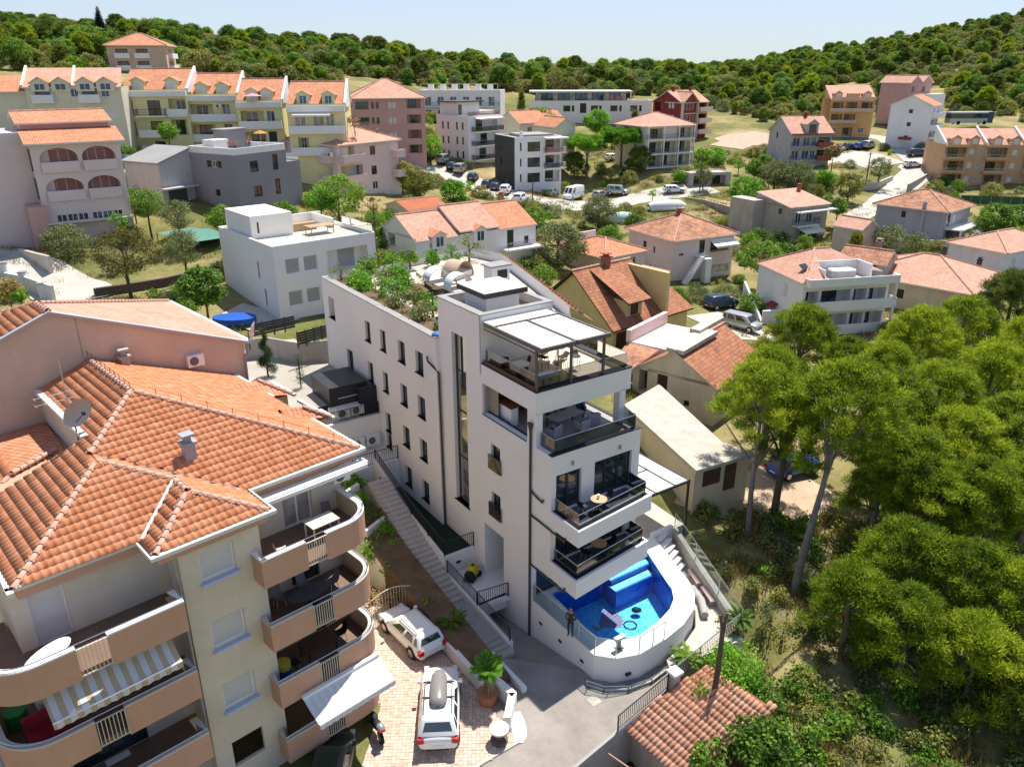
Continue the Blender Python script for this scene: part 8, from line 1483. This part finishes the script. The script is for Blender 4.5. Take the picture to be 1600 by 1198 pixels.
table('brown wooden table in deep shade on the third balcony', BL(1.9, 1.2, 5.3), BRZ, .45, .72, M('brown_top', (.10, .05, .03), .6), 1.6, 'wooden_table'); chair('black folding chair left of the brown wooden table', BL(.6, 1.0, 5.3), BRZ-1.5); chair('black folding chair right of the brown wooden table', BL(3.1, 1.3, 5.3), BRZ+1.5)
for p_, z, c_, lb in ((.05, 5.3, (.03, .09, .42), 'blue plastic drum in the corner of the third balcony'), (.05, 5.95, (.55, .50, .05), 'yellow tub stacked on the blue drum')): m = MB(); m.cyl((0, 0), .3, 0, .65 if z < 5.5 else .3, 14); tag(link('drum', m.mesh('drum', M('drum_%d' % int(z*10), c_, .5)), None, BL(p_, .8, z)), lb, 'drum')
t = table('white oval table folded on the upper left balcony', BL(-7.9, .1, 11.2), BRZ+.5, .5, .7, WHITE2, 1, 'oval_table'); t.scale = (1.7, .8, 1)
m = MB(); m.cyl((0, 0), .35, 0, .6, 14); tag(link('laundry_tub', m.mesh('laundry_tub', M('green_plastic', (.02, .25, .05), .5)), None, BL(-9.0, 2.2, 8.2)), 'green tub on the lower left balcony', 'tub')
m = MB(); m.box(-.6, -.4, 0, .6, .4, .4); m.box(-.6, .3, .4, .6, .45, .9); tag(link('red_cushion_seat', m.mesh('red_cushion_seat', M('red_cloth', (.40, .02, .04), .8, .2, 3)), None, BL(-8.4, .8, 8.2), BRZ), 'red cushioned seat on the lower left balcony', 'seat')
# round table with stone foot at the drive entrance
t = thing('stone_table', 'round cream stone table on a dark foot at the edge of the paved drive', 'table', HL(-6.0, -6.0, .98), 0); m = MB(); m.cyl((0, 0), .46, .68, .76, 24); m.obj('table_top', M('cream_stone', (.62, .56, .46), .7, .12, 4), t); m = MB(); m.cyl((0, 0), .16, .1, .68, 12); m.cyl((0, 0), .4, 0, .14, 18); m.obj('foot', M('dark_stone', (.14, .11, .10), .8, .15), t)
# daybeds and beds on the roof garden
for i, (a_, b_) in enumerate(((5.6, 17.6), (5.2, 20.0))):
    t = thing('day_bed', ('near', 'far')[i]+' of two day beds with half round white canopies on the roof garden', 'day bed', HL(a_+1.2, b_+.4, 14.26), YAW+radians(90)); m = MB(); rows = [[(x, .95*cos(pi*k/10), .55+.95*sin(pi*k/10)) for k in range(11)] for x in (-.1, .9)]; m.grid(rows); m.grid([[(x, y*.97, z-.03) for x, y, z in r] for r in rows]); m.obj('canopy', WHITE2, t, 1); m = MB(); m.box(-1.0, -.9, .2, .95, .9, .5); m.obj('mattress', M('linen', (.62, .56, .46), .9), t)
    for x in (-.95, .9):
        for y in (-.85, .85): q = MB(); q.box(x-.03, y-.03, 0, x+.03, y+.03, .6); q.obj('leg', BROWN, t)
t = thing('garden_shelter', 'cream arched shelter at the back of the hotel roof garden', 'shelter', HL(9.2, 22.6, 14.26), YAW+.4); m = MB(); rows = [[(1.2*cos(pi*k/12), y, 1.3*sin(pi*k/12)) for k in range(13)] for y in (-.7, .7)]; m.grid(rows); m.obj('canvas', M('tan_canvas', (.48, .36, .26), .9), t, 1); m = MB(); m.box(-1.1, -.6, 0, 1.1, .6, .45); m.obj('seat', FAB, t)
m = MB(); m.prism([(-.9, -.9), (1.0, -1.0), (1.1, .9), (-.8, 1.0)], 0, .04); tag(link('lawn_patch', m.mesh('lawn_patch', M('artificial_grass', (.06, .30, .02), .95, .15, 8, .6, 80)), None, HL(3.6, 16.8, 14.26), YAW), 'bright green artificial grass square in the hotel roof garden', 'lawn')
for i, (a0, b0, a1, b1) in enumerate(((.15, 9.6, 1.9, 25.8), (3.0, 18.9, 5.2, 21.4), (2.1, 10.2, 4.4, 13.4))): t = thing('planter', ('long dark planter along the outer parapet of the roof garden', 'dark planter between lawn and day beds', 'grey planter bed at the tower end of the roof garden')[i], 'planter', HL(0, 0, 0), YAW); m = MB(); m.box(a0, b0, 14.24, a1, b1, 14.62); m.obj('box', NAVY if i else COPING, t); m = MB(); m.box(a0+.1, b0+.1, 14.62, a1-.1, b1-.1, 14.65); m.obj('soil', M('dark_soil', (.16, .10, .06)), t)
glass_rail_t = thing('roof_screen', 'dark glass screen beside the day beds of the roof garden', 'screen', HL(0, 0, 0), YAW); glass_rail([(4.9, 14.6, 14.26), (5.0, 19.0, 14.26), (5.6, 22.5, 14.26)], .9, glass_rail_t, glassm=SMOKE, posts=False)
m = MB(); blob(m, (0, 0, .45), (.35, .35, .5)); o = m.obj('storage_jar', M('blue_tarp', (.05, .16, .38), .6), None, 1); o.location = HL(.1, 9.5, 14.7); o.scale = (1, 1, .4); tag(o, 'blue cover on the parapet where wing meets tower', 'cover')
# yellow machines
def machine(label, loc, rz, sc=1):
    t = thing('yellow_machine', label, 'machine', loc, rz); m = MB(); blob(m, (0, 0, .55), (.6, .42, .45), 0, 14); o = m.obj('hood', M('machine_yellow', (.62, .50, .02), .4, .08), t, 1); m = MB(); blob(m, (-.55, 0, .45), (.35, .4, .4)); m.box(-.8, -.35, .1, .5, .35, .3); m.obj('engine', BLK, t, 1); m = MB(); m.box(-.12, -.1, .96, .12, .1, 1.02); m.obj('cap', BLK, t)
    for y in (-.42, .42): q = MB(); q.tube([(.3, y-.05, .2), (.3, y+.05, .2)], .2, 12); q.obj('wheel', TYRE, t)
    t.scale = (sc,)*3; return t
machine('yellow and black cleaning machine on the small terrace by the ramp', HL(-.75, 4.75, 1.3), YAW+.6, .85); machine('yellow digger parked on the sandy track behind the pool', at(1098, 822, .4), .3, 1.0)
q = MB(); blob(q, (0, 0, .3), (.3, .22, .15)); o = q.obj('pool_robot', NAVY, None, 1); o.location = HL(5.5, -2.6, .6); tag(o, 'dark pool cleaning robot on the pool floor', 'pool robot'); q = MB(); q.tube([(.35*cos(2*pi*k/16), .35*sin(2*pi*k/16), 0) for k in range(17)], .03, 5); o = q.obj('hose_ring', NAVY, None); o.location = HL(4.6, -3.1, .62); tag(o, 'coiled dark hose on the sunlit pool floor', 'hose')
t = thing('pool_light', 'white bracket lamp standing on the pool edge', 'lamp', HL(1.35, -5.7, 2.43), YAW); q = MB(); q.box(-.3, -.12, .55, .3, .12, .7); q.obj('head', WHITE2, t); q = MB(); q.box(-.2, -.15, 0, .2, .15, .06); q.box(-.08, -.06, .06, .08, .06, .55); q.obj('stand', COPING, t)
# ------------------------------------------------------------ people
def person(label, loc, rz, skin, top, bottom, hair, pose='stand', topless=False):
    t = thing('person', label, 'person', loc, rz); J = dict(hip=(0, 0, .93), ch=(0, -.01, 1.25), nk=(0, 0, 1.45), hd=(0, .02, 1.55))
    v = [(0, 0, .95), (0, .0, 1.15), (0, -.01, 1.34), (0, 0, 1.47), (0, .015, 1.55)]; r = [(.15, .11), (.135, .10), (.165, .11), (.06, .06), (.055, .06)]; e = [(0, 1), (1, 2), (2, 3), (3, 4)]
    for s in (-1, 1):
        n = len(v); v += [(s*.09, 0, .9), (s*.10, .02, .5), (s*.10, -.01, .08), (s*.11, .13, .035)]; r += [(.095, .095), (.06, .062), (.04, .045), (.04, .03)]; e += [(0, n), (n, n+1), (n+1, n+2), (n+2, n+3)]
        n = len(v); el, ha = ((s*.27, -.02, 1.12), (s*.24, .10, .88)) if pose == 'stand' else ((s*.27, .02, 1.13), (s*.06, .2, 1.08)); v += [(s*.19, 0, 1.40), el, ha]; r += [(.055, .055), (.042, .042), (.032, .03)]; e += [(2, n), (n, n+1), (n+1, n+2)]
        h0 = len(v)-1; dv = Vector(ha)-Vector(el); dv.normalize(); side = Vector((-s, 0, 0))
        for i in range(4): k = len(v); b_ = Vector(ha)+dv*.07+Vector((0, (i-1.5)*.017, 0)); v += [tuple(b_), tuple(b_+dv*(.075-.008*abs(i-1.2)))]; r += [(.011, .011), (.008, .008)]; e += [(h0, k), (k, k+1)]
        k = len(v); b_ = Vector(ha)+side*.03+dv*.03; v += [tuple(b_+Vector((0, .02, 0))), tuple(b_+dv*.04+Vector((0, .035, 0)))]; r += [(.012, .012), (.009, .009)]; e += [(h0, k), (k, k+1)]
    me = D.meshes.new('body'); me.from_pydata(v, e, []); me.update(); o = link('body', me, t); bm_ = o.modifiers.new('skin', 'SKIN'); 
    for sv, rr_ in zip(me.skin_vertices[0].data, r): sv.radius = rr_
    me.skin_vertices[0].data[0].use_root = True; sd_ = o.modifiers.new('sub', 'SUBSURF'); sd_.levels = 1; sd_.render_levels = 1
    m_, tr, p = new_mat('figure'); tc = nd(tr, 'TexCoord'); sx = nd(tr, 'SeparateXYZ'); tr.links.new(tc.outputs['Object'], sx.inputs[0]); rp = tr.nodes.new('ShaderNodeValToRGB'); dv_ = nd(tr, 'Math', operation='DIVIDE'); dv_.inputs[1].default_value = 1.8; tr.links.new(sx.outputs[2], dv_.inputs[0]); tr.links.new(dv_.outputs[0], rp.inputs[0]); rp.color_ramp.interpolation = 'CONSTANT'; el_ = rp.color_ramp.elements
    stops = [(0, (.03, .03, .03)), (.045, bottom if not topless else skin), (.33, bottom), (.54, top), (.80, skin)]
    while len(el_) < len(stops): el_.new(.5)
    for q_, (ps, cc) in zip(el_, stops): q_.position = ps; q_.color = (*cc, 1)
    tr.links.new(rp.outputs[0], p.inputs['Base Color']); p.inputs['Roughness'].default_value = .75; me.materials.append(m_)
    for pl_ in (): pass
    SK = M('skin_%d' % int(skin[0]*100), skin, .6, .05); q = MB(); blob(q, (0, .02, 1.66), (.078, .098, .118), 0, 12); q.tube([(0, .11, 1.67), (0, .138, 1.645)], [.008, .016], 5); q.box(-.085, -.005, 1.63, -.076, .03, 1.69); q.box(.076, -.005, 1.63, .085, .03, 1.69); hd = q.obj('head', SK, t, 1)
    q = MB(); [blob(q, (x, .108, 1.675), (.013, .008, .008), 0, 6) for x in (-.03, .03)]; q.box(-.022, .108, 1.608, .022, .116, 1.614); q.obj('face', BLK, hd); q = MB(); blob(q, (0, -.012, 1.70), (.09, .105, .10), 0, 12); q.obj('hair', M('hair_%d' % int(hair[0]*1000), hair, .8, .2, 20), hd, 1); return t
pz = at(891, 993, 2.43); person('person in a dark top and dark trousers standing at the glass rail of the pool', pz, YAW+2.2, (.42, .24, .16), (.03, .025, .03), (.02, .02, .03), (.015, .012, .01), 'fold')
F_ = HOUSE_F; Mf = Matrix.Translation(F_.r.location) @ Matrix.Rotation(F_.r.rotation_euler.z, 4, 'Z')
for (x, y, lb, tp_) in ((.9, 1.6, 'leftmost sunburnt person on the terrace of the grey house', (.45, .15, .08)), (1.5, 1.4, 'second sunburnt person on the terrace of the grey house', (.48, .18, .10)), (5.2, 3.0, 'bare chested person right of the other two on the grey house terrace', (.42, .16, .09))): person(lb, Mf @ Vector((x, y, F_.h)), 3.4, (.42, .2, .13), tp_, (.05, .06, .15), (.03, .02, .015), 'stand')
p = Mf @ Vector((7.2, 3.0, F_.h)); t = thing('parasol', 'orange parasol on the terrace of the grey house', 'parasol', p); q = MB(); rows = [[(r_*cos(2*pi*k/10), r_*sin(2*pi*k/10), z) for k in range(10)] for r_, z in ((0.01, 2.3), (.9, 1.95))]; q.grid(rows, 0, True); q.obj('canopy', M('orange_cloth', (.55, .25, .04), .8), t); q = MB(); q.tube([(0, 0, 0), (0, 0, 2.3)], .03, 5); q.obj('pole', STEEL, t)
p = atw(394, 149, 116); t = thing('parasol', 'pink parasol on the roof terrace of the yellow row', 'parasol', p-Vector((0, 0, 2.2))); q = MB(); q.grid([[(r_*cos(2*pi*k/10), r_*sin(2*pi*k/10), z) for k in range(10)] for r_, z in ((0.01, 2.5), (1.4, 2.1))], 0, True); q.obj('canopy', M('pink_cloth', (.55, .28, .30), .8), t); q = MB(); q.tube([(0, 0, 0), (0, 0, 2.5)], .03, 5); q.obj('pole', STEEL, t)
# ------------------------------------------------------------ courtyard, walls, fences, sheds in the middle ground
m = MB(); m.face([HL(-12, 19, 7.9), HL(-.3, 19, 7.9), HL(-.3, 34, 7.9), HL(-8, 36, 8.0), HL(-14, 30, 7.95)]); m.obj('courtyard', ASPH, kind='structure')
def lowwall(label, pts, z0, z1, t_=.2, mat=CONC, name='wall', cat='wall', group=None):
    tg = thing(name, label, cat, pts[0], 0, group); m = MB(); o = Vector(pts[0]); P = [Vector(p)-o for p in pts]; m2 = MB(); curved(m2, [(p.x, p.y) for p in P], z0-o.z, z1-o.z, t_); m2.obj('wall_body', mat, tg); return tg
q8 = lambda px, py, z=8.0: tuple(at(px, py, z))
lowwall('concrete retaining wall along the courtyard below the white cube house', [q8(520, 560), q8(470, 565), q8(420, 556), q8(385, 560)], 7.5, 9.6); fz = thing('fence', 'dark panel fence on the courtyard wall, long left part', 'fence', (0, 0, 0))
for i, (a_, b_) in enumerate((((395, 527), (462, 512)), ((466, 540), (516, 526)))):
    a_, b_ = at(*a_, 9.6), at(*b_, 9.6); tg = fz if i == 0 else thing('fence', 'dark panel fence on the courtyard wall, short right part', 'fence', (0, 0, 0)); n = 4
    for j in range(n):
        p, r_ = a_.lerp(b_, j/n), a_.lerp(b_, (j+.96)/n); m = MB()
        for k_ in range(5): m.face([p+Vector((0, 0, .05+k_*.2)), r_+Vector((0, 0, .05+k_*.2)), r_+Vector((0, 0, .23+k_*.2)), p+Vector((0, 0, .23+k_*.2))])
        m.obj('fence_panel', DARKM, tg); m = MB(); m.box(p.x-.05, p.y-.05, p.z-.2, p.x+.05, p.y+.05, p.z+1.1); m.obj('post', DARKM, tg)
lowwall('bare upright concrete wall behind the pink tiled roof', [q8(265, 478, 9.2), q8(328, 463, 9.2)], 8, 10.6, .25); lowwall('dry stone wall beside the orchard', [tuple(gnd(150, 465)), tuple(gnd(260, 448)), tuple(gnd(380, 418))], 7.5, 10.2, .5, M('dark_field_stone', (.16, .11, .09), .95, .35, 5, .8, 8), 'stone_wall')
pl_ = gnd(368, 508); t = thing('covered_pool', 'small pool under a blue cover beside the white cube house', 'pool', (pl_.x, pl_.y, pl_.z+.3)); m = MB(); m.prism([(1.9*cos(2*pi*k/18), 1.2*sin(2*pi*k/18)) for k in range(18)], 0, .5); m.obj('cover', M('blue_cover', (.01, .09, .42), .5, .1), t)
m = MB(); [m.face([(p.x, p.y, G(p.x, p.y)+.12) for p in (gnd(330, 500), gnd(400, 520), gnd(470, 500), gnd(380, 475))])]; m.obj('patio', STONE, kind='structure')
sn = [at(*a_) for a_ in ((245, 364, 12.2), (305, 378, 11.8), (366, 369, 11.6), (312, 353, 12))]; t = thing('shade_net', 'green shade net stretched on posts over the garden beds', 'shade net', (0, 0, 0)); m = MB(); zc = sum(p.z for p in sn)/4; m.grid([[sn[0].lerp(sn[3], j/6).lerp(sn[1].lerp(sn[2], j/6), i/6)+Vector((0, 0, -.25*sin(pi*i/6)*sin(pi*j/6))) for i in range(7)] for j in range(7)]); m.obj('net', M('green_net', (.10, .23, .19), .9, .1, 6), t)
for p in sn: q = MB(); q.tube([(p.x, p.y, G(p.x, p.y)-.3), p], .05, 5); q.obj('post', DARKM, t)
for i, (px, py) in enumerate(((10, 425), (40, 440), (70, 458))): p = gnd(px, py+10); t = thing('gate_pier', ('leftmost', 'middle', 'rightmost')[i]+' of three white piers along the concrete street', 'pier', p, .3, 'piers along the concrete street'); q = MB(); q.box(-.3, -.3, -1, .3, .3, 1.5); q.obj('shaft', WHITE2, t); q = MB(); q.box(-.36, -.36, 1.5, .36, .36, 1.6); q.obj('cap', COPING, t)
lowwall('low white garden wall below the concrete street', [tuple(gnd(-20, 425)), tuple(gnd(40, 452)), tuple(gnd(85, 476))], 8, 11.2, .25, WHITE2); lowwall('low stone kerb wall between concrete street and orchard', [tuple(gnd(30, 398)), tuple(gnd(55, 412)), tuple(gnd(80, 430))], 8, 12.2, .3, STONE)
lowwall('grey block wall stepping down from the main road', [tuple(gnd(1070, 310)), tuple(gnd(1100, 318)), tuple(gnd(1140, 338))], 0, 5.6, .3); lowwall('pale garden wall below the crossroads', [tuple(gnd(1330, 300)), tuple(gnd(1372, 296)), tuple(gnd(1395, 282))], 0, 7.2, .4, STONE); lowwall('concrete parapet beside the hill road', [tuple(gnd(1418, 302)), tuple(gnd(1450, 275))], 0, 7.0, .3)
lowwall('white wall in front of the white block at the car park', [tuple(gnd(735, 258)), tuple(gnd(770, 262))], 5, 9.8, .3, STONE); lowwall('pale wall beside the lilac house', [tuple(gnd(1365, 395)), tuple(gnd(1500, 395)), tuple(gnd(1600, 340))], -1, 4.4, .3, STONE)
fn = thing('fence', 'green mesh fence below the apricot apartment building', 'fence', (0, 0, 0)); a_, b_ = gnd(1500, 318), gnd(1625, 322); m = MB(); m.face([a_, b_, b_+Vector((0, 0, 1.6)), a_+Vector((0, 0, 1.6))]); m.obj('mesh_panel', M('green_mesh', (.05, .12, .05), .9), fn)
for i in range(9): p = a_.lerp(b_, i/8); q = MB(); q.box(p.x-.05, p.y-.05, p.z-.4, p.x+.05, p.y+.05, p.z+1.75); q.obj('post', COPING, fn)
for px, py, L_, c_, lb in ((1042, 328, 7.5, WHITE2, 'white caravan roofed trailer below the main road'), (970, 348, 5.0, M('pale_tarp', (.45, .56, .54), .8, .12), 'boat under a pale green cover among dry grass')):
    p = gnd(px, py); t = thing('covered_boat', lb, 'boat' if 'boat' in lb else 'trailer', p, .25); m = MB(); rows = [[(x*L_/2, w_*cos(pi*k/8), .5+h*sin(pi*k/8)) for k in range(9)] for x, w_, h in ((-1, .6, .7), (-.8, 1.1, 1.2), (0, 1.2, 1.4), (.7, 1.0, 1.2), (1, .2, .5))]; m.grid(rows); m.box(-L_*.45, -1, 0, L_*.4, 1, .55); m.obj('cover', c_, t, 1)
for px, py, h, lb in ((1352, 292, 7, 'thin wooden utility pole beside the crossroads garden'), (832, 330, 6, 'dark utility pole in front of the white and charcoal block'), (1093, 300, 7, 'utility pole at the roadside by the garage'), (1470, 275, 7, 'utility pole in front of the apricot apartment building')):
    p = gnd(px, py); t = thing('utility_pole', lb, 'utility pole', p); q = MB(); q.tube([(0, 0, -1), (0, 0, h)], [.13, .09], 6); q.box(-.5, -.04, h-.5, .5, .04, h-.4); q.obj('shaft', BARK, t)
# rubble slope, vegetable beds, garage
strip('rubble_slope', [(1130, 232), (1165, 218), (1205, 208)], [9, 14, 10], M('rubble', (.50, .36, .27), .95, .3, 1.5, 1, 6), .1)
q = House('garage', 'low garage with flat roof beside the roadside olive', (1080, 272, 158), 75, 9, 5, 2.6, STONE, 'garage'); q.walls(F=[(.6, .05, 3.2, 2.1, 'L'), (4.6, .05, 3.2, 2.1, 'L')]); q.flat(.15)
# wire gate beside the parked car
gt = thing('wire_gate', 'pale wire gate with a curved top rail behind the white estate car', 'gate', HL(-6.1, 4.6, 1.0), YAW); m = MB(); pts = [(x, 0, 1.5+.35*sin(pi*(x+1.2)/2.4)) for x in np.linspace(-1.2, 1.2, 9)]; m.tube(pts, .03, 5); [m.tube([(x, 0, 0), (x, 0, 1.5+.35*sin(pi*(x+1.2)/2.4))], .012, 4) for x in np.linspace(-1.2, 1.2, 15)]; m.tube([(-1.2, 0, .1), (1.2, 0, .1)], .02, 5); m.obj('frame', M('gate_cream', (.62, .56, .46), .6), gt)

make_terrain()
